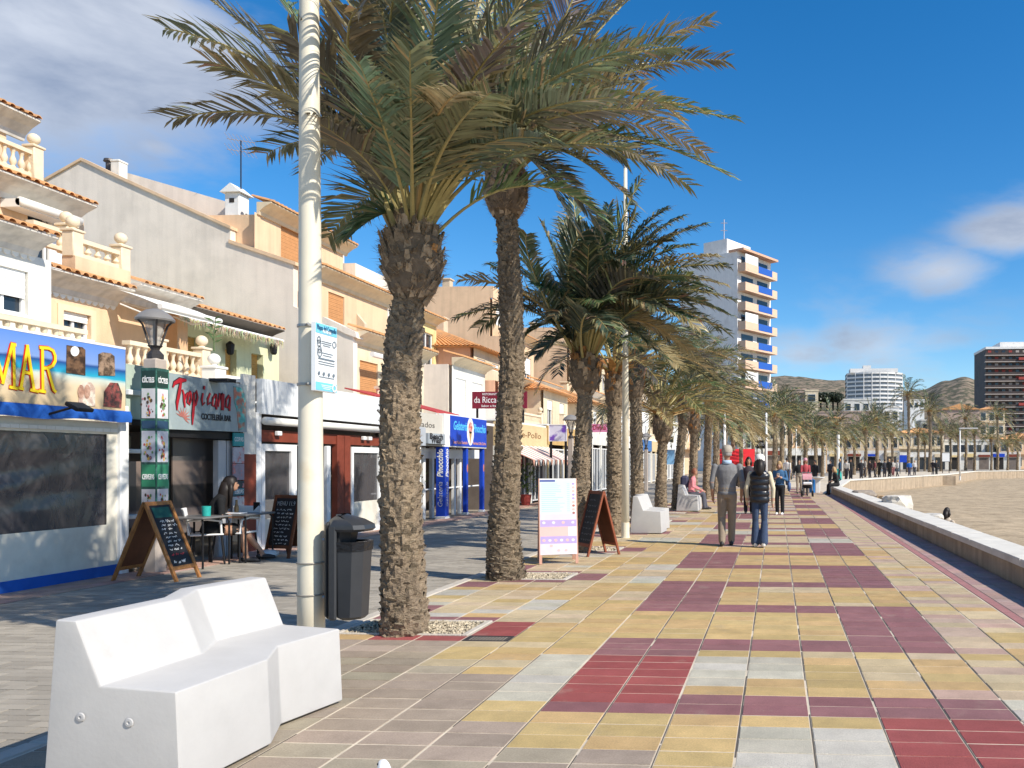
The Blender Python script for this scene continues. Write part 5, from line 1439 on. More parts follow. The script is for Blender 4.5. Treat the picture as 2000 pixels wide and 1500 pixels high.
for pts, c1, c2, nm in (([(130, 674), (160, 678), (166, 683), (166, 733), (129, 728)], (.05, .03, .02), (.16, .09, .05), 'food_picture'), ([(192, 692), (200, 688), (216, 690), (223, 696), (224, 734), (192, 733)], (.32, .22, .15), (.09, .06, .04), 'food_picture'),
                     ([(154, 755), (163, 746), (177, 747), (185, 757), (185, 794), (153, 790)], (.50, .36, .29), (.66, .6, .5), 'food_picture'), ([(203, 765), (215, 747), (230, 748), (238, 770), (236, 797), (202, 794)], (.07, .045, .04), (.30, .08, .07), 'food_picture')):
    sheet(nm, XS + .003, pts, photo_print('food_%d' % pts[0][0], c1, c2, 11), s_, .006)
sheet('lemon_slice', XS + .010, [(146 + 8.5 * cos(k * pi / 6), 686 + 10 * sin(k * pi / 6)) for k in range(12)], mat('print_white', (.75, .76, .74), .5, .03), s_, .003)
for x in (158, 170):
    sheet('skewer_meat', XS + .010, [(x + 6 * cos(k * pi / 5), 765 + 14 * sin(k * pi / 5)) for k in range(10)], photo_print('food_meat', (.48, .30, .22), (.36, .2, .14), 14), s_, .003)
b = MB(); n = 40; A = []
for i in range(n + 1):
    y = lerp(ye - 7, ye + .06, i / n); wv = .012 * sin(i * 1.1) + .008 * sin(i * .37)
    A.append([b.v((XS + .02, y, zb - .003)), b.v((XS + .04 + wv, y, zb - .08)), b.v((XS + .03 + wv, y, zb - .155 + wv))])
for p, q in zip(A, A[1:]):
    for j in range(2): b.f((p[j], q[j], q[j + 1], p[j + 1]))
tag(b.build('awning_valance', M_blue, smooth=True), 'blue canvas valance hanging under the beach-picture banner', 'valance')
q = onX(100, 800, XS); fl = thing('floodlight', 'small black floodlight on an arm under the beach-picture banner', 'floodlight', (XS, q.y, q.z))
b = MB(); b.tube([(XS + .01, q.y - .05, q.z - .06), (XS + .25, q.y, q.z + .02)], .015, 6); b.build('arm', M_mblack, fl)
b = MB(Matrix.Translation((XS + .3, q.y + .06, q.z + .03)) @ Matrix.Rotation(.5, 4, 'Y')); b.bbox(-.09, .09, -.12, .12, -.02, .03, .01); b.build('housing', M_mblack, fl)

# --- cocktail bar with the script sign
ya_, yb_ = ym + .16, Yx(497, XF); XT = XF + .06
t = thing('cocktail_bar', 'open cocktail bar front with dark header and sliding doors under the script sign', 'bar', (XF, (ya_ + yb_) / 2, 0), 0, 'bar fronts along the street')
zs0 = onX(480, 845, XF).z
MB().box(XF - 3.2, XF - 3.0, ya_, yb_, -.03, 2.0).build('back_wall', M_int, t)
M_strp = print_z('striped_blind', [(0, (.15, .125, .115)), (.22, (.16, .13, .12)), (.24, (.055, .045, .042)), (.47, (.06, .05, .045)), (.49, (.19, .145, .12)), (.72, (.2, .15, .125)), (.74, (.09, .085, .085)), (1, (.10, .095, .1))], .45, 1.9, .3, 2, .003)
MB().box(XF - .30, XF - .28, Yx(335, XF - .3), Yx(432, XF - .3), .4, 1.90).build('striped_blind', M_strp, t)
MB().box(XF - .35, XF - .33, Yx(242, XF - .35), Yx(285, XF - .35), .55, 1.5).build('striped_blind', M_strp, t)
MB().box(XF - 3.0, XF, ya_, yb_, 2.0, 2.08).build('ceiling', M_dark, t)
MB().bbox(XF - .10, XF + .02, Yx(326, XF), yb_ - .3, zs0 - .13, zs0 - .01, .01).build('header', M_mblack, t)
for x, w_ in ((437, .09), (452, .06), (239.5, .04)): c_ = Yx(x, XF); MB().bbox(XF - .12, XF - .02, c_ - w_, c_ + w_, -.03, zs0 - .14, .01).build('door_frame', mat('grey_frame', (.45, .45, .46), .4, .05, 4), t)
z_ = onX(262, 1010, XF).z
for z, xx in ((onX(262, 1010, XF).z, 285), (onX(262, 881, XF).z, 285)): MB().bbox(XF - .5, XF - .06, ya_, Yx(xx, XF), z - .03, z + .03, .008).build('shelf', M_wframe, t)
MB().bbox(XF - 2.6, XF - 2.0, ya_ + .3, yb_ - .5, -.03, 1.05, .02).build('counter', M_wframe, t)
b = MB(); rr = random.Random(8)
for k in range(9):
    b.lathe([(.035, 0), (.035, .18), (.012, .22), (.012, .3)], (XF - .3 + rr.uniform(-.1, .1), lerp(ya_ + .15, Yx(280, XF), k / 8), onX(262, 881, XF).z + .03), 8)
tag(b.build('bottles_on_shelf', mat('bottle_glass', (.10, .08, .05), .2, .4, 3)), 'row of dark bottles on the upper shelf beside the canvas terrace', 'bottles', kind='stuff')
MB().box(XF - .02, XF + .03, yb_ - .33, yb_ - .02, 0, 2.95).build('side_pier', M_wht, t)
MB().box(XF - .01, XF + .04, yb_ - .34, yb_ - .015, -.02, 1.62).build('painted_dado', M_rust, t)
MB().box(XF - .05, XF - .03, ya_ + .02, Yx(322, XF), 2.05, onX(284, 715, XF).z).build('fascia', mat('pale_green_board', (.42, .50, .42), .6, .2, 2), t)
MB().bbox(XF - .02, XF + .03, ya_, Yx(286, XF), onX(262, 767, XF).z - .035, onX(262, 767, XF).z + .035, .005).build('rail', M_wframe, t)
XT = XF + .08
s_ = thing('shop_sign', 'grey green sign with red brush script over the cocktail bar', 'sign', (XT, (ya_ + yb_) / 2, 1.95), 0, 'signs over the bars')
M_spr = mat('sign_grey_green', (.30, .36, .37), .45, .10, 2, col2=(.50, .56, .52), c2scale=1.7, c2lo=.56, c2hi=.72, stretch=(1, 2, .7))
P = [onX(x, y, XT) for x, y in ((326, 727), (326, 838), (482, 844), (482, 752))]
b = MB(); b.prism([P[0], P[1], P[2], P[3]], (-.06, 0, 0)); b.build('panel', M_spr, s_)
def z4(L_): return [[(240 + p[0] / 7.143, 660 + p[1] / 7.143) + tuple(p[2:]) for p in ln] for ln in L_]
TRO = [[(690, 690, .7), (715, 630, 1.6), (790, 590, 2.2), (880, 590, 1.0)], [(805, 610, 1.3), (780, 760, 1.9), (752, 900, 1.6), (750, 1010, .6)],
       [(825, 720, .8), (845, 790, 1.2), (850, 880, 1.3), (860, 970, .8)], [(850, 880, .8), (880, 790, 1), (905, 760, .6)],
       [(935, 740, 1), (905, 820, 1.2), (895, 900, 1.1), (920, 930, 1), (945, 860, 1), (945, 780, .9), (935, 740, .7)],
       [(985, 760, 1), (985, 900, 1.5), (970, 1080, 1.5), (962, 1210, .6)], [(985, 800, .8), (1020, 740, 1.1), (1035, 830, 1.2), (1010, 930, 1), (985, 950, .8)],
       [(1110, 770, 1), (1095, 860, 1.2), (1105, 935, 1), (1140, 900, .6)], [(1130, 670, 1), (1125, 720, 1.2)],
       [(1215, 770, .9), (1180, 850, 1.2), (1180, 930, 1.1), (1225, 900, .7)], [(1290, 780, 1), (1250, 850, 1.1), (1245, 940, 1.1), (1280, 960, 1), (1300, 860, .9), (1300, 780, .9)], [(1300, 800, 1), (1300, 1000, 1)],
       [(1345, 770, 1), (1325, 960, 1.1)], [(1330, 900, .8), (1375, 770, 1.1), (1375, 1010, 1.1), (1400, 950, .8)], [(1400, 780, 1), (1390, 1010, 1)],
       [(1475, 800, 1), (1435, 860, 1.1), (1430, 960, 1.1), (1465, 980, 1), (1490, 870, .9)], [(1490, 820, 1), (1480, 1020, 1.1)]]
px_strokes('script_shadow', z4(TRO), 6.2, XT, mat('print_black', (.03, .03, .035), .5, 0), s_, .003)
px_strokes('script_lettering', z4(TRO), 4.2, XT, mat('print_crimson', (.38, .015, .025), .45, .15, 9), s_, .010)
q = onX(422, 816, XT); text_on('lettering', 'COCTELERÍA BAR', .13, (XT + .008, q.y, q.z), EY, UP, mat('print_black'), s_, fit=Yx(451, XT) - Yx(393, XT), bold=.003)
b = MB(); c_ = onX(357, 815, XT)
for k in range(9):
    a = -.6 + k * .42; d = Vector((0, cos(a), sin(a))); b.poly([c_ + Vector((.006, 0, 0)), c_ + Vector((.006, 0, 0)) + d * .07 + Vector((0, -d.z, d.y)) * .012, c_ + Vector((.006, 0, 0)) + d * .16, c_ + Vector((.006, 0, 0)) + d * .07 - Vector((0, -d.z, d.y)) * .012])
b.build('leaf_print', mat('print_coral', (.45, .16, .13), .5, .2, 9), s_)
sheet('parrot_print', XT + .002, [(456, 754), (470, 757), (478, 770), (480, 795), (478, 835), (466, 842), (462, 800), (457, 785)], photo_print('parrot', (.10, .38, .36), (.48, .18, .12), 7), s_, .005)
MB().bbox(XT - .02, XT + .3, Yx(408, XT), Yx(422, XT) + .05, onX(415, 746, XT).z, onX(415, 742, XT).z + .02, .01).build('spotlight', M_mblack, s_)
# tall printed columns: the lantern post sleeve and the door-side banner
def lantern(label, base, H, k=1.0, m_=None, wide=.13):
    t = thing('street_lantern', label, 'street lamp', base, 0, 'old-style street lanterns'); m_ = m_ or mat('lantern_dark', (.06, .055, .055), .45, .1, 6, metal=.4)
    b = MB(); b.bbox(-wide, wide, -wide, wide, 0, H - .95 * k, .02); b.build('post', mat('lantern_stone', (.42, .36, .31), .85, .15, 4), t, local=True)
    b = MB(); z = H - .95 * k; b.lathe([(.10, 0), (.10, .06), (.05, .12), (.06, .2 * k), (.09, .24 * k)], (0, 0, z), 10); b.build('neck', m_, t, local=True)
    b = MB()
    for a in range(4):
        c_, s2 = cos(a * pi / 2 + pi / 4), sin(a * pi / 2 + pi / 4); b.tube([(c_ * .06, s2 * .06, z + .22 * k), (c_ * .10, s2 * .10, z + .42 * k), (c_ * .19 * k, s2 * .19 * k, z + .62 * k), (c_ * .27 * k, s2 * .27 * k, z + .72 * k)], .014, 6)
    b.build('cage', m_, t, local=True)
    b = MB(); b.lathe([(.05, .22 * k), (.10 * k, .4 * k), (.18 * k, .68 * k)], (0, 0, z), 8, False); b.build('glass', glass('lantern_glass', (.5, .5, .48), .6), t, local=True)
    b = MB(); b.lathe([(.31 * k, .70 * k), (.32 * k, .73 * k), (.25 * k, .82 * k), (.14 * k, .9 * k), (.03, .93 * k)], (0, 0, z), 14); b.build('hood', mat('lantern_hood', (.22, .21, .2), .45, .15, 5), t, local=True, smooth=40)
    return t
lp = G(305, 1110); lp = Vector((XF + .32, Yx(303, XF + .32), -.03)); zl = onX(303, 601, XF + .32).z
ln_ = lantern('stone lantern post wrapped in cocktail adverts beside the script sign', lp, zl + .03, .74, wide=.10)
adv = [('#', 722, 757, (.02, .05, .04), 'CÓCTELES'), ('p', 757, 818, (.62, .62, .64), None), ('#', 820, 838, (.03, .07, .13), None), ('p', 840, 904, (.55, .56, .62), None), ('g', 906, 952, (.04, .24, .13), 'CERVEZAS'), ('p', 954, 1016, (.60, .56, .58), None)]
XL = lp.x + .105
ad = thing('advert_sleeve', 'tall printed cocktail advert sleeve on the lantern post', 'advert', (XL, lp.y, 0))
yl0, yl1 = lp.y - .11, lp.y + .11
b = MB(); b.box(lp.x - .11, XL + .003, yl0 - .005, yl1 + .005, onX(303, 1018, XL).z, onX(303, 718, XL).z); b.build('sleeve', mat('advert_green', (.03, .09, .075), .4, .3, 6, col2=(.10, .30, .22), c2scale=5, c2lo=.5, c2hi=.62), ad)
for i, (k, p, q, c_, tx) in enumerate(adv):
    za, zb2 = onX(303, q, XL).z, onX(303, p, XL).z
    for face in (0, 1):           # the sleeve shows one side to the street and one to the camera
        b = MB(); mm = mat('advert_%d' % i, c_, .4, .1, 5) if k != 'p' else mat('advert_%d' % i, c_, .4, .1, 5)
        if face == 0: b.box(XL + .003, XL + .007, yl0 + .015, yl1 - .015, za + .01, zb2 - .01)
        else: b.box(lp.x - .095, XL - .01, yl0 - .010, yl0 - .006, za + .01, zb2 - .01)
        b.build('advert_panel', mm, ad)
        if k == 'p':
            rr = random.Random(i * 3 + face); b = MB()
            for j in range(26):
                uu, vv = rr.gauss(.5, .17), rr.uniform(.1, .8); r_ = rr.uniform(.005, .019); zc = lerp(za, zb2, vv)
                b.col = rr.choice(((.5, .08, .06), (.6, .4, .08), (.08, .05, .04), (.12, .25, .08), (.55, .2, .25)))
                pts = []
                for g in range(8):
                    a = g * pi / 4; e_, f_ = cos(a) * r_, sin(a) * r_ * 1.5
                    pts.append((XL + .008 + j * .0002, lerp(yl0 + .03, yl1 - .03, uu) + e_, zc + f_) if face == 0 else (lerp(lp.x - .085, XL - .02, uu) + e_, yl0 - .011 - j * .0002, zc + f_))
                b.poly(pts)
            b.build('drink_picture', mat('advert_ink', rough=.4, var=.1, attr='col'), ad)
        if tx:
            if face == 0: text_on('lettering', tx, .1, (XL + .009, lp.y, (za + zb2) / 2 - .02), EY, UP, M_wframe, ad, fit=.17, bold=.002)
            else: text_on('lettering', tx, .1, (lp.x, yl0 - .012, (za + zb2) / 2 - .02), (1, 0, 0), UP, M_wframe, ad, fit=.17, bold=.002)
# door-side banner
t2 = thing('advert_banner', 'narrow printed drinks banner at the right side of the cocktail bar door', 'advert', (XF + .05, Yx(467, XF), 0))
XB = XF + .06
for (p, q, c_, tx) in ((845, 872, (.03, .26, .28), 'COPAS'), (873, 905, (.42, .40, .44), None), (905, 938, (.30, .25, .30), None), (939, 953, (.03, .05, .06), None), (953, 968, (.05, .16, .20), 'BEBIDAS'), (969, 1003, (.52, .50, .5), None)):
    za, zb2 = onX(467, q, XB).z, onX(467, p, XB).z; ya2, yb2 = Yx(456, XB), Yx(477, XB)
    MB().box(XB - .02, XB, ya2, yb2, za + .004, zb2 - .004).build('panel', mat('ban_%d' % p, c_, .4, .25, 7, col2=(.5, .2, .2) if not tx and p > 870 else None, c2scale=9, c2lo=.55, c2hi=.6), t2)
    if tx: text_on('lettering', tx, .1, (XB + .003, (ya2 + yb2) / 2, (za + zb2) / 2), EY, UP, M_wframe, t2, fit=(yb2 - ya2) * .8)

# --- white enclosure with red-brown posts
y0, y1 = Yx(501, XF), Yx(742, XF)
t = thing('bar_enclosure', 'white panelled bar terrace with red-brown posts and clear plastic windows', 'bar terrace', (XF, (y0 + y1) / 2, 0), 0, 'bar fronts along the street')
M_rib = mat('ribbed_white', (.70, .72, .73), .45, .03, 2)
zt, zb = onX(740, 776, XF + .1).z, onX(740, 829, XF + .1).z
b = MB(); n = 44
for i in range(n):
    a, c_ = lerp(y0, y1, i / n), lerp(y0, y1, (i + 1) / n); b.box(XF, XF + .10 + (.012 if i % 2 else 0), a, c_, zb, zt)
b.build('ribbed_fascia', M_rib, t)
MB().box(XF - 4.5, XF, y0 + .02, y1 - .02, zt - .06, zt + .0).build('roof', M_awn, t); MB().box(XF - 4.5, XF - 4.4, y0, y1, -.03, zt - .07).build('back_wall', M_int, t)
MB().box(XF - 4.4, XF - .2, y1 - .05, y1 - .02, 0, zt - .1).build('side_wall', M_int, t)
b = MB(); b.tube([(XF + .12, y0 + .05, zb - .12), (XF + .12, y1 - .05, zb - .12)], .07, 10); b.build('rolled_awning', M_awn, t, smooth=True)
zc = onX(740, 857, XF).z
MB().box(XF - .02, XF + .02, y0 + .1, y1, zc - .16, zc + .04).build('lintel', M_rust, t)
def frame_panel(ya, yb, solid=.95, m_=M_film):
    p_ = MB(); w_ = .09; zt_ = zc - .2
    for (a, c_, e, g) in ((ya, ya + w_, -.02, zt_), (yb - w_, yb, -.02, zt_), (ya + w_, yb - w_, zt_ - .12, zt_), (ya + w_, yb - w_, -.02, .08)): p_.box(XF - .02, XF + .03, a, c_, e, g)
    f_ = p_.build('frame', M_wframe, t)
    b = MB(); n = 10; A = []
    for i in range(n + 1):
        y = lerp(ya + w_, yb - w_, i / n); wv = .02 * sin(i * 1.9); A.append([b.v((XF - .01 + wv, y, solid - .25)), b.v((XF - .01 - wv, y, 1.4)), b.v((XF - .01 + wv * .4, y, zt_ - .12))])
    for p, q in zip(A, A[1:]):
        for j in range(2): b.f((p[j], q[j], q[j + 1], p[j + 1]))
    b.build('plastic_window', m_, f_, smooth=True)
    b = MB(); A = []
    for i in range(n + 1):
        y = lerp(ya + w_, yb - w_, i / n); wv = .03 * sin(i * 1.7 + 1); A.append([b.v((XF + wv, y, .08)), b.v((XF + .005 - wv * .3, y, solid - .25))])
    for p, q in zip(A, A[1:]): b.f((p[0], q[0], q[1], p[1]))
    b.build('canvas_skirt', M_canvas, f_, smooth=True)
frame_panel(Yx(508, XF), Yx(572, XF), .75); frame_panel(Yx(684, XF), Yx(741, XF), .9)
for x, m_ in ((576, M_wframe), (580, M_wframe), (640, M_wframe)): c_ = Yx(x, XF); MB().bbox(XF - .05, XF + .03, c_ - .06, c_ + .06, -.02, zc - .2, .01).build('post', m_, t)
for x in (662, 674): c_ = Yx(x, XF); MB().bbox(XF - .08, XF + .05, c_ - .13, c_ + .13, -.02, zc + .02, .01).build('post', M_rust, t)
MB().bbox(XF - .06, XF + .04, y0 - .05, y0 + .08, -.02, zb + .02, .01).build('post', M_wframe, t)
MB().bbox(XF - 1.6, XF - 1.0, Yx(600, XF), Yx(660, XF), -.03, .75, .01).build('inside_table', M_wframe, t)
for x in (537, 705, 716): c_ = Yx(x, XF); MB().bbox(XF + .03, XF + .1, c_ - .06, c_ + .06, zc - .05, zc + .03, .01).build('sensor_lamp', M_wframe, t)
MB().box(XF - .3, XF - .28, y1 + .0, y1 + .06, -.02, 2.3).build('dark_edge', M_mblack, t)

# --- beach wear shop and ice-cream parlour
y0, y1 = y1 + .15, Yx(952, XF)
ysp = Yx(874, XF)
t = thing('shop', 'low white shop front between the red-brown terrace and the blue ice-cream sign', 'shop', (XF, y0 + 1, 0), 0, 'bar fronts along the street')
zt, zb = onX(868, 812, XF).z, onX(868, 872, XF).z
MB().box(XF - .08, XF + .05, y0, ysp, zb, zt).build('fascia', mat('grey_cream_board', (.56, .53, .47), .6, .05, 2), t)
MB().box(XF - 4.5, XF, y0, y1 + .6, zt - .12, zt - .04).build('roof', M_awn, t); MB().box(XF - 4.5, XF - 4.4, y0, y1 + .6, -.03, zt - .13).build('back_wall', M_int, t)
text_on('lettering', 'Malados', .2, (XF + .055, Yx(822, XF), onX(822, 829, XF).z), EY, UP, mat('print_grey', (.13, .12, .11), .6, 0), t, fit=Yx(845, XF) - Yx(798, XF))
MB().box(XF + .06, XF + .1, Yx(800, XF), Yx(824, XF), onX(812, 870, XF).z, onX(812, 834, XF).z).build('grey_banner', mat('grey_banner', (.42, .45, .49), .5, .1, 4), t)
b = MB(); b.box(XF + .06, XF + .14, Yx(826, XF), Yx(859, XF), onX(842, 867, XF).z, onX(842, 847, XF).z); bx_ = b.build('box_sign', mat('light_box', (.34, .38, .42), .4, .05, 3), t)
b = MB(); b.box(XF + .055, XF + .137, Yx(825, XF), Yx(860, XF), onX(842, 868, XF).z, onX(842, 867, XF).z); b.build('sign_frame', M_mblack, bx_)
for w_, yy in (('Beach', 853), ('Wear', 861)): text_on('lettering', w_, .2, (XF + .145, Yx(842, XF), onX(842, yy, XF).z), EY, UP, mat('print_black'), t, fit=(Yx(857, XF) - Yx(828, XF)) * (.9 if w_ == 'Beach' else .72), bold=.006)
for x in (817, 826, 843, 886, 897): c_ = Yx(x, XF - .4); MB().bbox(XF - .45, XF - .35, c_ - .06, c_ + .06, -.03, zb - .02, .01).build('post', M_wframe, t)
MB().bbox(XF - .46, XF - .34, y0, y1 + .4, zb - .32, zb - .05, .01).build('lintel', M_wframe, t); MB().tube([(XF - .4, y0 + .2, .75), (XF - .4, y1 + .3, .75)], .025, 6).build('rail', M_wframe, t)
for x in (817, 820): c_ = Yx(x, XF + .03); MB().bbox(XF - .01, XF + .05, c_ - .03, c_ + .03, -.02, zb, .005).build('drain_pipe', M_mblack if x == 817 else M_wframe, t)
XP = XF + .1
s_ = thing('shop_sign', 'royal blue ice-cream parlour sign with a cone picture', 'sign', (XP, (ysp + y1) / 2, zb), 0, 'signs over the bars')
M_roy = mat('royal_blue', (.012, .06, .48), .4, .1, 3)
zt2, zb2 = onX(950, 821, XP).z, onX(950, 874, XP).z; yb0, yb1 = Yx(879, XP), Yx(950, XP)
MB().box(XP - .14, XP - .003, Yx(868, XP), yb1, zb2 - .03, zt2 + .03).build('box', M_wframe, s_)
MB().box(XP, XP + .01, yb0, yb1 - .02, zb2, zt2).build('panel', M_roy, s_)
M_lb = mat('print_light_blue', (.10, .52, .85), .4, 0)
zm = (zt2 + zb2) / 2; yq = lerp(yb0, yb1, .25); yq2 = lerp(yb0, yb1, .78)
text_on('lettering', 'Gelateria', .34, (XP + .013, yq, zm + .14), EY, UP, M_lb, s_, fit=(yb1 - yb0) * .36, shear=.3, bold=.006)
text_on('lettering', 'Pinocchio', .34, (XP + .013, yq2, zm + .12), EY, UP, M_lb, s_, fit=(yb1 - yb0) * .36, shear=.3, bold=.006)
text_on('lettering', 'Tartas Helados Granizados', .12, (XP + .013, yq, zb2 + .1), EY, UP, mat('print_peach', (.75, .35, .25), .5, 0), s_, fit=(yb1 - yb0) * .38)
text_on('lettering', 'Horchata Cafés Gofres', .12, (XP + .013, yq2, zb2 + .1), EY, UP, mat('print_peach'), s_, fit=(yb1 - yb0) * .38)
yc_ = lerp(yb0, yb1, .52)
b = MB(); b.poly([(XP + .013, yc_ + cos(k * pi / 8) * .26, zm + .02 + sin(k * pi / 8) * .4) for k in range(16)]); b.build('cone_panel', M_wframe, s_)
b = MB(); b.poly([(XP + .015, yc_ - .11, zm + .02), (XP + .015, yc_ + .11, zm + .02), (XP + .015, yc_, zm - .36)]); b.build('cone_picture', mat('print_waffle', (.5, .3, .12), .5, .2, 20), s_)
b = MB(); b.poly([(XP + .015, yc_ + cos(k * pi / 6) * .15, zm + .13 + sin(k * pi / 6) * .17) for k in range(12)]); b.build('ice_cream_picture', photo_print('print_icecream', (.55, .12, .10), (.7, .45, .4), 9), s_)
def blue_post(x, ybot, w_, txt=None, label=''):
    X_ = XP - .1; y = Yx(x, X_); t = thing('sign_post', label, 'post', (X_, y, -.03), 0, 'blue posts under the ice-cream sign')
    MB().bbox(X_ - w_, X_ + w_, y - w_, y + w_, -.03, zb2 - .04, .01).build('shaft', M_roy, t)
    MB().bbox(X_ - w_ - .02, X_ + w_ + .02, y - w_ - .02, y + w_ + .02, -.03, .05, .01).build('foot', M_wframe, t)
    if txt:
        for face in ((Vector((X_, y - w_ - .005, 0)), Vector((0, 0, 1)), Vector((-1, 0, 0))), (Vector((X_ + w_ + .005, y, 0)), Vector((0, 0, 1)), Vector((0, -1, 0)))):
            text_on('lettering', 'Pinocchio', .22, face[0] + Vector((0, 0, 1.45)), face[1], face[2], M_wframe, t, fit=.75, bold=.006, shear=.2)
            text_on('lettering', 'Gelateria', .18, face[0] + Vector((0, 0, .62)), face[1], face[2], mat('print_pale', (.5, .52, .6), .5, 0), t, fit=.65, shear=.2)
    else:
        b = MB(); b.ell((X_ + w_, y, 1.3), (.01, .05, .12), 8, 6); b.build('cone_picture', mat('print_coral'), t)
blue_post(864, 1017, .125, True, 'thick dark blue post with white lettering under the ice-cream sign')
blue_post(909, 1006, .06, None, 'thin blue post in the middle under the ice-cream sign'); blue_post(941, 1003, .06, None, 'thin blue post at the right end of the ice-cream sign')
# potted plants inside and further on
def potted(label, x, y, z, h, seed, pot=(.30, .05, .04)):
    r = random.Random(seed); t = thing('potted_plant', label, 'plant', (x, y, z))
    b = MB(); b.lathe([(.14, 0), (.2, .36), (.21, .38), (.18, .38), (.17, .33)], n=12); b.build('pot', mat('pot_%d' % int(pot[0] * 100), pot, .6, .1, 5), t, local=True)
    b = MB()
    for k in range(170):
        a = r.uniform(0, 6.28); u = r.random() ** .6 * .34; zz = .42 + r.random() * h; c = Vector((cos(a) * u, sin(a) * u, zz)); d = Vector((cos(a), sin(a), r.uniform(.0, 1.2))).normalized(); s2 = Vector((-sin(a), cos(a), r.uniform(-.5, .5))) * .03; l_ = r.uniform(.1, .2)
        g = r.uniform(.6, 1.5); b.col = (.10 * g, .17 * g, .03 * g); b.poly([c, c + d * l_ * .5 + s2, c + d * l_, c + d * l_ * .5 - s2])
    b.build('leaves', M_leaf, t, local=True)
p = Yx(832, XF - .3); potted('green pot plant inside the ice-cream terrace', XF - .75, p, -.03, .9, 1, (.4, .36, .3))
q = G(1024, 1006); potted('leafy plant in a red pot behind the tall menu board', XF + .2, Yx(1027, XF + .2), -.03, 1.0, 2)

# --- further shops, simpler
rs = random.Random(9)
def shop(label, y0, y1, sign, sz0, sz1, m_sign, txt=None, m_txt=None, m_wall=M_wht, glass_=True, awn=None, Xs=XF, posts=3, depth=4.0):
    t = thing('shop', label, 'shop', (Xs, (y0 + y1) / 2, 0), 0, 'bar fronts along the street')
    MB().box(Xs - depth, Xs - depth + .1, y0, y1, -.03, sz0).build('back_wall', M_int, t); MB().box(Xs - depth, Xs, y0, y1, sz1 - .06, sz1).build('roof', M_awn, t)
    MB().box(Xs - .08, Xs + .04, y0 + .02, y1 - .02, sz0, sz1 - .065).build('fascia', m_sign, t)
    MB().box(Xs - depth + .1, Xs - .09, y0, y0 + .06, -.03, sz1 - .07).build('side_wall', M_int, t)
    for i in range(posts + 1): c_ = lerp(y0 + .1, y1 - .1, i / posts); MB().bbox(Xs - .1, Xs + .03, c_ - .08, c_ + .08, -.03, sz0 - .002, .01).build('post', m_wall, t)
    if glass_:
        for i in range(posts):
            a, c_ = lerp(y0 + .1, y1 - .1, i / posts) + .09, lerp(y0 + .1, y1 - .1, (i + 1) / posts) - .09
            window(t, Xs + .05, (a, c_, .05, sz0 - .15), mull=2, sill=False, gl=M_glass)
    if awn:
        b = MB(); n = int((y1 - y0) / .25)
        for i in range(n):
            a, c_ = lerp(y0, y1, i / n), lerp(y0, y1, (i + 1) / n); b.m = i % 2
            b.poly([(Xs + .05, a, sz0 + .05), (Xs + .05, c_, sz0 + .05), (Xs + 1.2, c_, sz0 - .45), (Xs + 1.2, a, sz0 - .45)]); b.poly([(Xs + 1.2, a, sz0 - .45), (Xs + 1.2, c_, sz0 - .45), (Xs + 1.2, (a + c_) / 2, sz0 - .66)])
        b.build('awning', awn, t)
    if txt: text_on('lettering', txt, .3, (Xs + .045, (y0 + y1) / 2, (sz0 + sz1) / 2), EY, UP, m_txt or mat('print_black'), t, fit=(y1 - y0) * .7)
    return t
M_ocb = mat('ochre_board', (.58, .38, .15), .6, .12, 3); M_sand2 = mat('cream_board', (.66, .50, .28), .6, .1, 3); M_str = mat('awning_salmon', (.58, .30, .22), .8, .1, 3)
ya2 = y1 + .7
shop('cafe with a striped salmon awning beside the blue ice-cream sign', ya2, ya2 + 5.5, None, 2.0, 2.85, M_sand2, 'Carne-Pollo', mat('print_brown', (.2, .1, .04), .6, 0), M_wht, True, [M_str, M_awn])
# yellow arched shop facing a little towards us
t = shop('yellow shop with arched windows and an ochre board sign', ya2 + 5.6, ya2 + 11, None, 2.15, 2.95, M_ocb, 'Bodega', mat('print_brown'), M_yel, True, posts=2)
def board(label, xa, xb, yt, ybt, D, m_, frame=None, txt=(), m_txt=None, ang=0.0, legs=True, tu=.5, name='shop_sign', cat='sign', group='signs over the bars'):
    """sign board that faces the camera, hung on two posts or a wall bracket"""
    a, c_ = atD(xa, ybt, D), atD(xb, yt, D); w_ = (c_ - a).x; o = Vector((a.x, a.y, 0)); dirv = Vector((cos(ang), sin(ang), 0)); w_ = w_ / max(.3, cos(ang))
    t = thing(name, label, cat, (a.x, a.y, a.z), 0, group); nv = dirv.cross(UP)
    b = MB(); P = [o + Vector((0, 0, a.z)), o + dirv * w_ + Vector((0, 0, a.z)), o + dirv * w_ + Vector((0, 0, c_.z)), o + Vector((0, 0, c_.z))]; b.prism(P, -nv * .06); b.build('panel', m_, t)
    for (s, v, sz, fit) in txt: text_on('lettering', s, sz, o + dirv * w_ * tu + Vector((0, 0, lerp(a.z, c_.z, v))) + nv * .006, dirv, UP, m_txt, t, fit=w_ * fit)
    if frame:
        b = MB()
        for (u, v, e, g) in ((0, 1, 0, .04), (0, 1, .96, 1), (0, .02, .04, .96), (.98, 1, .04, .96)):
            b.prism([o + dirv * w_ * u + Vector((0, 0, lerp(a.z, c_.z, e))), o + dirv * w_ * v + Vector((0, 0, lerp(a.z, c_.z, e))), o + dirv * w_ * v + Vector((0, 0, lerp(a.z, c_.z, g))), o + dirv * w_ * u + Vector((0, 0, lerp(a.z, c_.z, g)))], nv * .012)
        b.build('frame', frame, t)
    if legs:
        for u in (.08, .92): q = o + dirv * w_ * u - nv * .09; MB().bbox(q.x - .04, q.x + .04, q.y - .025, q.y + .025, -.03, c_.z, .005).build('post', M_mblack, t)
    return t
M_mar = mat('maroon_board', (.18, .012, .03), .45, .08, 3)
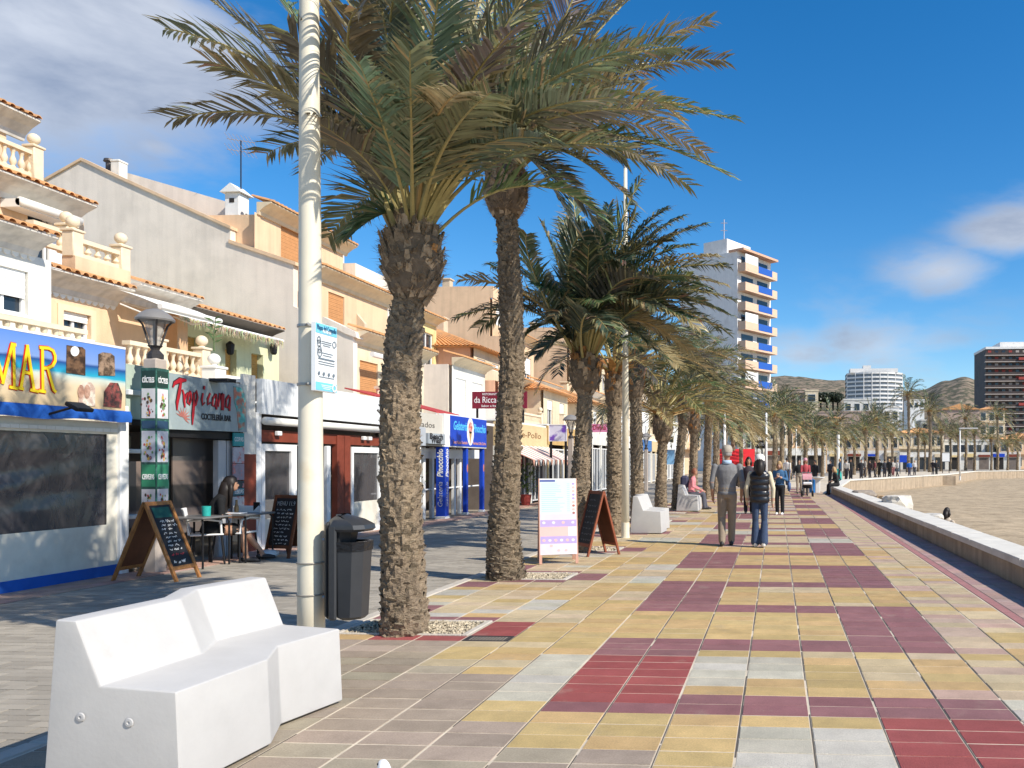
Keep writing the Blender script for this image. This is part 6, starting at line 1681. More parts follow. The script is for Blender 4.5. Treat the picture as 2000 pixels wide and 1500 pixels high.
board('maroon restaurant sign with white lettering behind the tall slim palm', 922, 1031, 765, 798, 30.5, M_mar, None, [('RISTORANTE', .84, .12, .28), ('da Riccardo', .5, .34, .58), ('Sabor a Italia', .15, .12, .32)], M_wframe, tu=.33)
for v in (.7, .28):
    pass
board('white board with purple print beside the yellow arched shop', 1072, 1107, 829, 862, 27.5, mat('purple_print', (.62, .60, .70), .45, .1, 3, col2=(.16, .07, .40), c2scale=2.2, c2lo=.47, c2hi=.56), M_wframe)
board('pink shop sign behind the short bushy palm', 1150, 1192, 828, 844, 33, mat('pink_board', (.72, .25, .42), .5, .05, 3), None, [('Divina', .55, .3, .6)], mat('print_crimson'))
board('light blue shop sign between the palms of the row', 1298, 1318, 878, 908, 36, mat('sky_board', (.25, .48, .72), .5, .1, 3), M_wframe)
board('black round-topped restaurant board over the red awning', 1477, 1496, 860, 876, 70, M_mblack, None, [('BISTRO', .5, .4, .6)], M_wframe)
board('royal blue square information sign among the far palms', 1757, 1771, 889, 903, 95, mat('royal_blue'), None)
board('white framed notice board on the far promenade', 1840, 1855, 884, 902, 100, M_wframe, M_mblack)
yq = ya2 + 11.1
shop('white shop with small scallop lamps under the pink sign', yq, yq + 6, None, 2.3, 3.0, M_wht, None, None, M_wht, True)
shop('white bar front with bright posts past the pink sign', yq + 6.1, yq + 13, None, 2.3, 3.0, M_white2, None, None, M_white2, True, posts=4)
shop('cafe front with a blue lintel further along', yq + 13.1, yq + 20, None, 2.2, 3.0, mat('blue_lintel', (.05, .16, .4), .5), None, None, M_wht, True, posts=4)
shop('pale bar front near the red awning', yq + 20.1, yq + 28, None, 2.2, 3.0, M_sand2, None, None, M_cream, True, posts=4)
shop('last bar front before the white tower', yq + 28.1, yq + 40, None, 2.2, 3.1, M_white2, None, None, M_white2, True, posts=6)
q = onX(815, 745, -13.2); dsh = thing('satellite_dish', 'round maroon satellite dish above the beach wear shop', 'satellite dish', q); m = MB(Matrix.Rotation(pi / 2, 4, 'X') @ Matrix.Rotation(-.5, 4, 'Y')); m.lathe([(.02, .0), (.2, .03), (.42, .12), (.43, .13), (.42, .10), (.2, .01), (.02, -.02)], n=24); m.build('dish', mat('dish_maroon', (.22, .05, .05), .6, .1, 4), dsh, local=True, smooth=40)
m = MB(); m.tube([(0, .05, -.1), (0, .3, -.5), (0, .3, -1.2)], .03, 6); m.build('bracket', M_mblack, dsh, local=True)
a, c_ = onX(846, 806, -10.5), onX(892, 806, -10.5); t = thing('red_canopy', 'sloping red canopy above the beach wear shop', 'canopy', (-10.5, a.y, a.z)); m = MB(); m.prism([(-10.4, a.y, a.z), (-13.3, a.y, a.z + .75), (-13.3, c_.y, a.z + .75), (-10.4, c_.y, a.z)], (0, 0, .04)); m.build('cloth', mat('canopy_red', (.42, .05, .05), .8, .1, 3), t)
for y_ in (a.y + .1, c_.y - .1): MB().tube([(-10.45, y_, 2.4), (-10.45, y_, a.z)], .03, 6).build('post', M_wframe, t)
# red awning over the walkers
a, c_ = atD(1400, 886, 47), atD(1472, 886, 47)
t = thing('red_awning', 'bright red kiosk awning seen between the walking pair', 'awning', (a.x, a.y, 0))
b = MB(); zt = pz(884, 47); zb = pz(902, 47); b.poly([(a.x, a.y, zb), (c_.x, c_.y, zb), (c_.x, c_.y + 2.2, zt + .25), (a.x, a.y + 2.2, zt + .25)]); b.box(a.x, c_.x, a.y - .02, a.y, zb - .28, zb); b.poly([(c_.x, c_.y, zb), (c_.x, c_.y + 2.2, zb), (c_.x, c_.y + 2.2, zt + .25)]); b.build('cloth', mat('red_cloth', (.60, .025, .03), .75, .08, 2), t)
for x in (a.x + .1, c_.x - .1):
    for dy in (.05, 2.1): MB().tube([(x, a.y + dy, -.03), (x, a.y + dy, zb)], .035, 8).build('post', M_wframe, t)
MB().bbox(a.x + .2, c_.x - .2, a.y + .8, a.y + 1.9, -.03, 1.05, .03).build('counter', M_mblack, t)
# other lanterns along the street
for x, yt, X_, lab in ((1115, 809, XF + 1.6, 'street lantern in front of the white board with purple print'), (1262, 845, XF + 2.2, 'street lantern with a cream post between the palms')):
    q = onX(x, yt, X_); lantern(lab, (X_, q.y, -.03), q.z + .03, .9, wide=.09)
# ------------------------------------------------------------------ towers and houses in the distance
def box_building(name, label, c, w_, d_, h, rot, m_, cat='building', group=None): return thing(name, label, cat, c, rot, group)
# white tower with blue balconies
M_tw = wallmat('tower_white', (.80, .78, .75), .06); M_twp = mat('tower_peach', (.66, .46, .33), .8, .06, 2); M_twb = mat('balcony_blue', (.02, .10, .42), .6, .05, 2)
Dt = 118.0; c = atD(1440, 901, Dt); ang = radians(62)
t = thing('apartment_tower', 'white apartment tower with blue and peach balconies', 'tower', (c.x, c.y, -.03), 0)
uF = Vector((sin(radians(33)), cos(radians(33)), 0)); uS = Vector((-uF.y, uF.x, 0))   # along the balcony front, along the blind side
def obox(mbd, o, a0, a1, b0, b1, z0, z1):
    P = [o + uF * a + uS * b for a, b in ((a0, b0), (a1, b0), (a1, b1), (a0, b1))]
    mbd.prism([(p.x, p.y, z0) for p in P], (0, 0, z1 - z0))
o0 = Vector((c.x, c.y, 0)); fl = 38 / F * Dt; ztop = pz(490, Dt)
b = MB(); obox(b, o0, 0, 9, 0, 11, 0, ztop); b.build('wall', M_tw, t)
b = MB(); obox(b, o0, .8, 7, 2.5, 7, ztop, pz(458, Dt)); b.build('lift_house', M_tw, t)
b = MB(); obox(b, o0, -.2, 9.2, -1.3, 1.5, ztop - .02, ztop + .3); b.build('roof_edge', M_salm, t)
b = MB(); p = o0 + uF * 1 + uS * 3.2; b.tube([(p.x, p.y, pz(460, Dt)), (p.x, p.y, pz(418, Dt))], .07, 4)
for z in (440, 425): b.tube([(p.x - .5, p.y, pz(z, Dt)), (p.x + .5, p.y, pz(z, Dt))], .05, 4)
b.build('aerial', mat('aerial_metal'), t)
k = 0; z = pz(527, Dt)
while z > 2.0:
    b = MB(); obox(b, o0, .2, 8.8, -1.35, -.02, z - .25, z + .02); fs = b.build('balcony', M_twp, t)
    for q_ in ((.2, 3.6, -1.36, -1.27), (7.4, 8.8, -1.36, -1.27), (.2, .28, -1.26, -.05)): b = MB(); obox(b, o0, *q_, z + .021, z + 1.0); b.build('parapet', M_twp, fs)
    b = MB(); obox(b, o0, 3.62, 7.38, -1.38, -1.3, z + .05, z + 1.05); b.build('blue_screen', M_twb, fs)
    
    for q_ in ((1.0, 4.0), (5.2, 8)): b = MB(); obox(b, o0, *q_, -.06, -.012, z + .05, z + 2.2); b.build('window', M_glass, fs)
    if k % 3 == 0: b = MB(); obox(b, o0, .3, 3.6, -1.3, -1.22, z + 1.0, z + 2.3); b.build('glazed_screen', M_wframe, fs)
    z -= fl; k += 1
def far_block(label, x0, x1, ytop, D, m_, floors, depth=10, side=None, roof=None, cat='building', ybase=None, wcols=3, name='far_house', rot=0.0, win=M_glass):
    a, c_ = atD(x0, ytop, D), atD(x1, ytop, D); z0 = -.03 if ybase is None else pz(ybase, D); h = a.z
    t = thing(name, label, cat, ((a.x + c_.x) / 2, (a.y + c_.y) / 2, z0), 0, 'buildings in the distance'); W_ = c_.x - a.x; y = a.y
    b = MB(); b.box(a.x, c_.x, y, y + depth, min(z0, -.03) if ybase is None else z0 - 20, h); b.build('wall', m_, t)
    fh = min(3.0, (h - max(z0, 0)) / floors) if floors else 0
    for f in range(floors):
        zc = h - fh * (f + .5)
        for i in range(wcols):
            u = a.x + W_ * (i + .5) / wcols; ww = W_ / wcols * .28
            b = MB(); b.box(u - ww - .06, u + ww + .06, y - .05, y - .002, zc - fh * .32, zc + fh * .28); wd = b.build('window', M_trim, t)
            MB().box(u - ww, u + ww, y - .07, y - .052, zc - fh * .28, zc + fh * .24).build('pane', win, wd)
        if floors > 1: MB().box(a.x - .15, c_.x + .15, y - .5, y - .08, zc - fh * .5, zc - fh * .5 + .15).build('ledge', m_, t)
    if roof == 'gable':
        b = MB(); mx_ = (a.x + c_.x) / 2; b.prism([(a.x - .3, y - .3, h), (c_.x + .3, y - .3, h), (mx_, y - .3, h + W_ * .16)], (0, depth, 0)); b.build('roof', M_tilr, t)
    elif roof == 'hip': hip_roof(t, a.x, c_.x, y, y + depth, h, W_ * .14)
    else: MB().box(a.x - .1, c_.x + .1, y - .1, y + depth, h + .002, h + .35).build('parapet', m_, t)
    return t
# pale rounded apartment block on the slope
Dr = 560.0; a, c_ = atD(1656, 720, Dr), atD(1765, 720, Dr); W_ = c_.x - a.x
t = thing('apartment_block', 'large pale rounded apartment block on the slope', 'building', ((a.x + c_.x) / 2, a.y, 20)); zt, zb = pz(727, Dr), pz(800, Dr)
b = MB(); K = 14; base = []
for i in range(K + 1):
    u = -1 + 2 * i / K; base.append((lerp(a.x, c_.x, i / K), a.y + 10 * u * u * .8))
def ring_slab(z0, z1, off, m_, nm, par):
    q = MB(); P = [(x, y - off, z0) for x, y in base] + [(c_.x, a.y + 22, z0), (a.x, a.y + 22, z0)]; q.prism(P, (0, 0, z1 - z0)); return q.build(nm, m_, par)
ring_slab(-5, zt, 0, mat('block_glass', (.20, .23, .26), .3, .25, .3), 'wall', t)
n = 9; fh = (zt - zb) / n
for i in range(n + 1): ring_slab(zt - i * fh - fh * .38, zt - i * fh, .8, M_tw, 'balcony', t)
for i in range(0, K + 1, 2): x, y = base[i]; MB().box(x - .25, x + .25, y - .95, y - .82, zb, zt).build('mullion', M_tw, t)
MB().box(lerp(a.x, c_.x, .05), lerp(a.x, c_.x, .9), a.y + 3, a.y + 15, zt, pz(719, Dr)).build('penthouse', M_tw, t); MB().box(lerp(a.x, c_.x, .28), lerp(a.x, c_.x, .42), a.y + 3, a.y + 9, pz(719, Dr), pz(713, Dr)).build('lift_house', M_tw, t)
# dark tower
Dd = 300.0; a, c_ = atD(1926, 680, Dd), atD(2046, 680, Dd)
t = thing('apartment_tower', 'dark brown apartment tower with banded balconies at the right edge', 'tower', (a.x, a.y, 0)); zt = pz(682, Dd)
M_dk = mat('tower_dark', (.07, .05, .045), .6, .3, .4, col2=(.03, .03, .035), c2scale=.5); M_band = mat('tower_band', (.42, .36, .32), .7, .1, .5); M_rd = mat('tower_red_awning', (.35, .06, .05), .8)
MB().box(a.x, c_.x, a.y, a.y + 18, 0, zt).build('wall', M_dk, t); MB().box(lerp(a.x, c_.x, .26), c_.x, a.y + 3, a.y + 14, zt, pz(666, Dd)).build('lift_house', M_tw, t)
MB().box(a.x - .2, c_.x + .2, a.y - .2, a.y + 18, zt + .002, zt + .9).build('parapet', M_tw, t)
fh = 12.6 / F * Dd; z = zt - fh; k = 0
rd = random.Random(2)
while z > 1:
    s = MB().box(a.x - .7, c_.x + .7, a.y - 1.4, a.y - .02, z - .2, z + .1).build('balcony', M_band, t)
    MB().box(a.x - .65, c_.x + .65, a.y - 1.4, a.y - 1.32, z + .102, z + .95).build('parapet', M_dk, s)
    for i in range(9):
        u = lerp(a.x, c_.x, (i + .5) / 9); MB().box(u - .62, u + .62, a.y - .06, a.y - .003, z + .15, z + 1.9).build('window', M_glass if rd.random() < .6 else (M_band if rd.random() < .7 else M_rd), s)
    if k in (1, 4, 8): MB().box(lerp(a.x, c_.x, .5), lerp(a.x, c_.x, .75), a.y - 1.9, a.y - 1.45, z + .5, z + 1.5).build('awning', M_rd, s)
    z -= fh; k += 1
# houses behind the palms
M_mauve = wallmat('mauve', (.44, .33, .27))
far_block('brown-grey house with terracotta roof and gable below the right hill', 1838, 1912, 800, 170, M_mauve, 0, 16, roof='gable')
far_block('cream terraced house beside the brown gabled one', 1912, 1962, 800, 176, M_cream, 3, 10, roof='hip')
far_block('low cream house with terracotta roof at the right edge', 1950, 2050, 858, 150, M_peach, 2, 8, roof='hip', wcols=4)
far_block('cream cube with an aerial left of the pale rounded block', 1573, 1598, 764, 185, M_cream, 1, 8, wcols=1)
far_block('mauve blank house wall left of the cream cube', 1545, 1574, 762, 190, M_mauve, 0, 8)
far_block('grey house behind the palm over the denim woman', 1500, 1545, 775, 200, M_greyw, 1, 8)
far_block('long mauve blank wall below the pale rounded block', 1590, 1728, 806, 160, M_mauve, 0, 8)
far_block('cream house in the middle below the pale rounded block', 1648, 1700, 782, 185, M_wht, 1, 8, wcols=3)
far_block('white modern house with a big dark window', 1725, 1756, 796, 150, M_white2, 2, 8, wcols=2)
far_block('cream shops behind the tallest palm', 1752, 1842, 846, 150, M_cream, 2, 8, wcols=6, roof='hip')
far_block('pale row of shops left of the dark tower', 1842, 1950, 862, 152, M_wht, 2, 8, wcols=7)
far_block('small terracotta roofed house in front of the mauve wall', 1612, 1646, 818, 140, M_peach, 1, 6, roof='hip', wcols=2)
far_block('peach house behind the couple with the pushchair', 1535, 1615, 838, 110, M_peach, 2, 8, wcols=5, roof='hip')
far_block('cream shops left of the couple with the pushchair', 1484, 1537, 822, 105, M_cream, 2, 8, wcols=3)
far_block('beige house behind the standing pair on the far promenade', 1612, 1755, 846, 128, M_beige, 2, 8, wcols=8)
far_block('small cream house below the white tower', 1440, 1484, 842, 98, M_wht, 2, 6, wcols=3, roof='hip')
far_block('light cream house high on the slope right of the pale block', 1775, 1805, 782, 260, M_white2, 1, 10, wcols=3)
far_block('white house on the slope at the right of the tallest palm', 1800, 1842, 822, 190, M_wht, 2, 8, wcols=3)
# street level openings of the far shops
for i, (x0, x1, D) in enumerate(((1490, 1612, 103.5), (1615, 1755, 126), (1757, 1850, 148), (1850, 1990, 148.5))):
    a, c_ = atD(x0, 890, D), atD(x1, 890, D); n = int((c_.x - a.x) / 2.4)
    t = thing('shop_row', ['row of dark shop openings behind the couple with the pushchair', 'row of dark shop openings behind the standing pair', 'row of dark shop openings behind the tallest palm', 'row of dark shop openings at the far right'][i], 'shops', (a.x, a.y, 0), 0, 'far shop rows')
    MB().box(a.x, c_.x, a.y - .3, a.y, -.03, 3.2).build('wall', M_wht, t)
    for j in range(n):
        u = lerp(a.x, c_.x, (j + .5) / n); MB().box(u - .9, u + .9, a.y - .32, a.y - .302, 0, 2.2).build('opening', rd.choice((M_dark, M_dark, M_glass, M_int)), t)
        MB().box(u - 1.05, u + 1.05, a.y - .6, a.y - .33, 2.3, rd.uniform(2.6, 3.0)).build('sign', rd.choice((M_wframe, M_cream, M_roy, M_rust, M_trim, M_yel)), t)
# dark pines below the hill
def bush_tree(label, x, yt, D, w_, seed):
    r = random.Random(seed); q = atD(x, yt, D); t = thing('pine_tree', label, 'tree', (q.x, q.y, 0), 0, 'pines on the slope')
    MB().tube([(q.x, q.y, -1), (q.x, q.y, q.z - 1)], .25, 6).build('trunk', M_trunk, t)
    b = MB()
    for k in range(700):
        a = r.uniform(0, 6.28); u = r.random() ** .5; h_ = r.uniform(-1, 1); rr_ = w_ * sqrt(max(0, 1 - h_ * h_)) * u; p = Vector((q.x + cos(a) * rr_, q.y + sin(a) * rr_, q.z - w_ * .6 + h_ * w_ * .6)); s = r.uniform(.15, .4); g = r.uniform(.6, 1.4); b.col = (.03 * g, .04 * g, .02 * g)
        d = Vector((r.uniform(-1, 1), r.uniform(-1, 1), r.uniform(-1, 1))).normalized(); e = d.orthogonal().normalized(); b.poly([p + d * s, p + e * s, p - d * s * .5, p - e * s])
    b.build('crown', M_leaf, t)
for i, x in enumerate((1603, 1615, 1627, 1636)): bush_tree(['leftmost dark pine right of the cream cube', 'second dark pine right of the cream cube', 'third dark pine right of the cream cube', 'rightmost dark pine right of the cream cube'][i], x, 766 + (i % 2) * 2, 230, 2.2, i)
# ------------------------------------------------------------------ people
def cmat(n, c=(.5, .5, .5), rough=.85, **k): return mat('cloth_' + n, c, rough, .14, 9, bump=.25, bscale=24, **k)
SKIN = mat('skin', (.52, .31, .21), .55, .05, 9); SKIN2 = mat('skin_tan', (.40, .22, .14), .55, .05, 9); HAIRD = mat('hair_dark', (.018, .013, .011), .5, .3, 30, stretch=(4, 4, .6)); HAIRB = mat('hair_blond', (.42, .27, .13), .55, .25, 30, stretch=(4, 4, .6)); HAIRR = mat('hair_red', (.25, .09, .05), .55, .25, 30)
M_eye = mat('eye_dark', (.02, .015, .012), .3, 0)
def capsule(m, a, b, ra, rb, n=10):
    a, b = Vector(a), Vector(b); d = (b - a); L_ = d.length; d.normalize(); P = []; R = []
    for k in range(1, 4): t = k / 4 * pi / 2; P.append(a - d * ra * cos(t)); R.append(ra * sin(t))
    P += [a, b]; R += [ra, rb]
    for k in range(3, 0, -1): t = k / 4 * pi / 2; P.append(b + d * rb * cos(t)); R.append(rb * sin(t))
    m.tube(P, R, n)
def chain(m, pts, rad, n=10):
    for (a, b), (ra, rb) in zip(zip(pts, pts[1:]), zip(rad, rad[1:])): capsule(m, a, b, ra, rb, n)
def loft_rings(m, rings, n=16):
    R = []
    for (cx, cy, cz, rx, ry) in rings: R.append([m.v((cx + cos(2 * pi * i / n) * rx, cy + sin(2 * pi * i / n) * ry, cz)) for i in range(n)])
    for a, b in zip(R, R[1:]):
        for i in range(n): m.f((a[i], a[(i + 1) % n], b[(i + 1) % n], b[i]))
    m.f(R[0][::-1]); m.f(R[-1])
class Body:
    """one continuous figure, grown from limb shapes that are fused together; local frame: x right, y forward, z up"""
    def __init__(s): s.parts = []
    def add(s, mi): m = MB(); s.parts.append((mi, m)); return m
    def fuse(s, name, mats, parent, voxel):
        allm = MB(); pts = []
        for mi, m in s.parts:
            off = len(allm.V); allm.V += m.V; allm.F += [tuple(i + off for i in f) for f in m.F]; allm.M += [0] * len(m.F); allm.C += [None] * len(m.F)
            for f in m.F:
                c = Vector((0, 0, 0))
                for i in f: c += m.V[i]
                pts.append((c / len(f), mi))
                for i in f: pts.append((m.V[i], mi))
        me = allm.mesh(name, mats[0]); o = bpy.data.objects.new('tmp', me); COL.objects.link(o)
        md = o.modifiers.new('r', 'REMESH'); md.mode = 'VOXEL'; md.voxel_size = voxel
        sm = o.modifiers.new('s', 'SMOOTH'); sm.factor = .5; sm.iterations = 3
        dg = bpy.context.evaluated_depsgraph_get(); me2 = bpy.data.meshes.new_from_object(o.evaluated_get(dg)); bpy.data.objects.remove(o); bpy.data.meshes.remove(me)
        me2.name = name; me2.materials.clear()
        for q in mats: me2.materials.append(q)
        kd = kdtree.KDTree(len(pts))
        for i, (p, mi) in enumerate(pts): kd.insert(p, i)
        kd.balance()
        idx = [pts[kd.find(f.center)[1]][1] for f in me2.polygons]
        me2.polygons.foreach_set('material_index', idx); me2.polygons.foreach_set('use_smooth', [True] * len(idx)); me2.update()
        return link(name, me2, parent)
def hand(m, w, d, side, s, curl=.5):
    """palm and five fingers from the wrist w along d; side = thumb direction"""
    w, d, side = Vector(w), Vector(d).normalized(), Vector(side).normalized(); n = d.cross(side)
    capsule(m, w, w + d * .07 * s, .024 * s, .032 * s, 8)
    for k, (o, l) in enumerate(((.026, .07), (.009, .08), (-.008, .075), (-.025, .058))):
        a = w + d * .085 * s + side * o * s; b = a + (d + n * curl * .4).normalized() * l * .5 * s; c = b + (d * (1 - curl * .6) + n * curl).normalized() * l * .5 * s
        chain(m, [a, b, c], [.0095 * s, .009 * s, .008 * s], 6)
    a = w + d * .03 * s + side * .03 * s; chain(m, [a, a + (d + side * .8).normalized() * .035 * s, a + (d * 1.3 + side * .6).normalized() * .065 * s], [.011 * s, .010 * s, .009 * s], 6)
def person(label, pos, rz, H=1.72, mats=None, legs=None, arms=None, lean=(0, 0), hip=None, head_tilt=(0, 0), voxel=.016, female=False, flare=0.0, sleeve=1.0, group=None, fingers=True, waist=0, skirt=False, shorts=False, extra=None, bulk=1.0):
    """mats: skin, top, bottom, shoes. legs/arms: joint points in units of H=1.75"""
    t = thing('person', label, 'person', pos, rz, group); k = H / 1.75; B = Body(); hz = .93 if hip is None else hip
    lx, ly = lean; sw = (.165 if female else .19) * bulk; ww = (.115 if female else .14) * bulk; hw = (.155 if female else .15) * bulk
    S = lambda *p: Vector(p) * k
    tz = hz + .50                                   # shoulder height
    def T(u): return (lx * u, ly * u)              # torso leans from the hips
    m = B.add(2); loft_rings(m, [(0, 0, (hz - .09) * k, hw * .72 * k, .095 * k), (0, 0, (hz - .02) * k, hw * k, .118 * k), (lx * .15, ly * .15, (hz + .09) * k, ww * 1.06 * k, .105 * k)])
    m = B.add(1); R = []
    for u, rx, ry in ((.13, ww * 1.1, .113), (.3, ww * 1.02, .105), (.55, lerp(ww, sw, .55), .118), (.8, sw * .95, .118), (.95, sw * .9, .095), (1.04, sw * .55, .07), (1.1, .065, .058)):
        a, b = T(u); R.append((a * k, b * k, (hz + .5 * u) * k, rx * k, ry * k))
    loft_rings(m, R)
    nx, ny = T(1.05); hx, hy = nx + head_tilt[0], ny + head_tilt[1]; hzc = tz + .21 - abs(head_tilt[1]) * .25
    m = B.add(0); capsule(m, S(nx, ny, tz + .0), S(lerp(nx, hx, .6), lerp(ny, hy, .6), tz + .12), .052 * k, .05 * k)
    c = S(hx, hy, hzc); m.ell(c, (.073 * k, .092 * k, .112 * k), 14, 10); m.ell(c + S(0, .035, -.055), (.052 * k, .06 * k, .055 * k), 10, 7)
    m.ell(c + S(0, .096, -.015), (.014 * k, .02 * k, .024 * k), 8, 6)
    for sx in (-1, 1): m.ell(c + S(sx * .074, -.005, -.01), (.012 * k, .02 * k, .03 * k), 8, 6)
    legs = legs or [[(-.085, 0, hz - .03), (-.09, .02, .5), (-.09, -.02, .09)], [(.085, 0, hz - .03), (.09, .02, .5), (.09, -.02, .09)]]
    for lg in legs:
        P = [S(*p) for p in lg]
        hipr, kn, an = (.096, .074, .062) if not flare else (.085, .063, .06 + flare)
        if skirt or shorts:
            m = B.add(2); capsule(m, P[0], P[0].lerp(P[1], .75), .088 * k, .08 * k)
            m = B.add(0); chain(m, [P[0].lerp(P[1], .7), P[1], P[1].lerp(P[2], .35), P[2]], [.062 * k, .052 * k, .056 * k, .036 * k])
        else:
            m = B.add(2); chain(m, [P[0], P[1], P[2]], [hipr * k, kn * k, an * k])
        fd = S(0, 1, 0).normalized()
        if len(lg) > 3: fd = (S(*lg[3]) - P[2]); fd.normalize()
        a = P[2] - Vector((0, 0, (.055 if not len(lg) > 4 else 0) * k)); m = B.add(3); chain(m, [a - fd * .045 * k, a + fd * .09 * k, a + fd * .165 * k - Vector((0, 0, .008 * k))], [.042 * k, .042 * k, .032 * k], 8)
    arms = arms or [[(-sw - .02, 0, tz - .03), (-sw - .055, -.02, tz - .31), (-sw - .05, .06, tz - .56)], [(sw + .02, 0, tz - .03), (sw + .055, -.02, tz - .31), (sw + .05, .06, tz - .56)]]
    a_, b_ = T(.98)
    for i, ar in enumerate(arms):
        P = [S(p[0] + a_, p[1] + b_, p[2]) if j == 0 else S(*p) for j, p in enumerate(ar)]
        m = B.add(1); capsule(m, P[0], P[1], .058 * k, .046 * k)
        if sleeve < 1: m2 = B.add(0); chain(m2, [P[1], P[2]], [.042 * k, .031 * k]); chain(m, [P[1], P[1].lerp(P[2], sleeve)], [.047 * k, .046 * k])
        else: chain(m, [P[1], P[2]], [.046 * k, .038 * k])
        m = B.add(0); d = (P[2] - P[1]).normalized(); inward = Vector((1 if i == 0 else -1, 0, 0)); sd = Vector((0, 1, 0)); sd = (sd - d * sd.dot(d)).normalized()
        if fingers: hand(m, P[2], d, sd, k, .5)
        else: capsule(m, P[2], P[2] + d * .14 * k, .03 * k, .025 * k, 8)
    if extra: extra(B, k, S)
    B.fuse('body', mats, t, voxel)
    t['hc'] = [c.x, c.y, c.z]; t['k'] = k
    for sx in (-1, 1):
        m = MB(); m.ell(c + S(sx * .03, .084, .012), (.012 * k, .008 * k, .008 * k), 8, 6); m.build('eye', M_eye, t, local=True)
    m = MB(); m.ell(c + S(0, .089, -.065), (.024 * k, .008 * k, .006 * k), 8, 5); m.build('mouth', mat('lips', (.35, .13, .11), .5), t, local=True)
    return t
def hair(t, m_, length=.0, back=1.0, vol=1.0):
    k = t['k']; c = Vector(t['hc']); m = MB(); n, kk = 18, 10; rr = random.Random(1)
    rings = []
    for j in range(kk + 1):
        a = pi / 2 - (pi * .62) * j / kk; ring = []
        for i in range(n):
            b = 2 * pi * i / n; fr = sin(b) > .35 and j > 4
            r = 1.13 * vol + .03 * rr.uniform(-1, 1); z = sin(a)
            p = Vector((cos(a) * cos(b) * .076 * r, cos(a) * sin(b) * .095 * r - .004, z * .115 * r))
            if fr: p = Vector((p.x * .9, p.y * .85, max(p.z, .045)))
            ring.append(m.v(c + p * k))
        rings.append(ring)
    for A, B in zip(rings, rings[1:]):
        for i in range(n): m.f((A[i], A[(i + 1) % n], B[(i + 1) % n], B[i]))
    m.f(rings[0])
    if length:
        P = [c + Vector((0, -.045, .03)) * k, c + Vector((0, -.075, -.10)) * k, c + Vector((0, -.10, -.10 - length * .5)) * k, c + Vector((0, -.105, -.10 - length)) * k]
        m.tube(P, [.075 * k * vol, .085 * k * vol, .08 * k * vol, .035 * k], 12, sx=1.0)
        for sx in (-1, 1): m.tube([c + Vector((sx * .06, 0, .04)) * k, c + Vector((sx * .08, .0, -.08)) * k, c + Vector((sx * .08, -.02, -.08 - length * .7)) * k], [.03 * k, .04 * k, .015 * k], 8)
    return m.build('hair', m_, t, local=True, smooth=True)
def cap(t, m_, brim=1, flat=False):
    k = t['k']; c = Vector(t['hc']); m = MB()
    m.lathe([(.094 * k, .02 * k), (.096 * k, .045 * k), (.092 * k, .085 * k), (.07 * k, .12 * k), (.03 * k, .138 * k)], c, 18)
    for v in m.V: v.y = c.y + (v.y - c.y) * 1.24; v.x = c.x + (v.x - c.x) * 1.02; v.z = c.z + (v.z - c.z) * 1.06 - (.012 * k if v.y < c.y else 0)
    if brim:
        P = [c + Vector((cos(a) * .085 * k, .05 * k + sin(a) * (.12 if not flat else .075) * k, .035 * k - (.012 * k if sin(a) > .5 else 0))) for a in [pi * i / 10 for i in range(11)]]
        m.prism(P, (0, 0, .008 * k))
    return m.build('cap', m_, t, local=True, smooth=40)

# --- walking man seen from behind
p = G(1420, 1066)
t = person('man from behind in grey jumper, khaki trousers and beige cap, walking away', (p.x, p.y, 0), .03, 1.76, [SKIN2, cmat('grey_knit', (.20, .20, .205)), cmat('khaki', (.27, .215, .16)), mat('shoe_black', (.03, .028, .028), .5)],
           legs=[[(-.085, 0, .9), (-.095, .035, .5), (-.085, -.10, .10)], [(.085, 0, .9), (.085, .06, .5), (.075, .10, .09)]],
           arms=[[(-.215, 0, 1.40), (-.27, -.03, 1.12), (-.255, .05, .88)], [(.215, 0, 1.40), (.27, -.05, 1.12), (.255, .0, .88)]], voxel=.013, sleeve=.25, bulk=1.08)
hair(t, mat('hair_grey', (.32, .3, .28), .6, .2, 30)); cap(t, cmat('beige_cap', (.38, .33, .27)), 1, True)
c = Vector(t['hc']); m = MB(); m.lathe([(.082, -.20), (.085, -.17), (.078, -.13), (.072, -.135)], (c.x, c.y - .01, c.z), 16); m.build('collar', cmat('pale_blue', (.36, .48, .62)), t, local=True, smooth=True)
m = MB(); m.lathe([(.165, .905), (.172, .92), (.172, .955), (.165, .965)], (0, 0, 0), 20)
for v in m.V: v.y *= .72
m.build('jumper_hem', cmat('grey_knit'), t, local=True, smooth=True)
# --- walking woman in gilet
p = G(1484, 1069)
def gil(B, k, S): pass
t = person('woman from behind in shiny black gilet, flared jeans and white cap, walking away', (p.x, p.y, 0), -.02, 1.60, [SKIN, cmat('cream_knit', (.62, .54, .38)), mat('denim_dark', (.045, .07, .13), .85, .3, 8, bump=.3, bscale=90), mat('shoe_white', (.75, .74, .72), .6)],
           legs=[[(-.08, 0, .9), (-.085, .03, .5), (-.085, .03, .10)], [(.08, 0, .9), (.085, .05, .5), (.075, -.05, .11)]],
           arms=[[(-.18, 0, 1.40), (-.255, -.03, 1.13), (-.245, .05, .89)], [(.18, 0, 1.40), (.255, -.04, 1.13), (.25, -.02, .87)]], voxel=.013, female=True, flare=.03, bulk=1.05)
hair(t, HAIRD, .20); cap(t, cmat('white_cap', (.72, .70, .66)))
k = t['k']; m = MB(); R = []; nR = 44
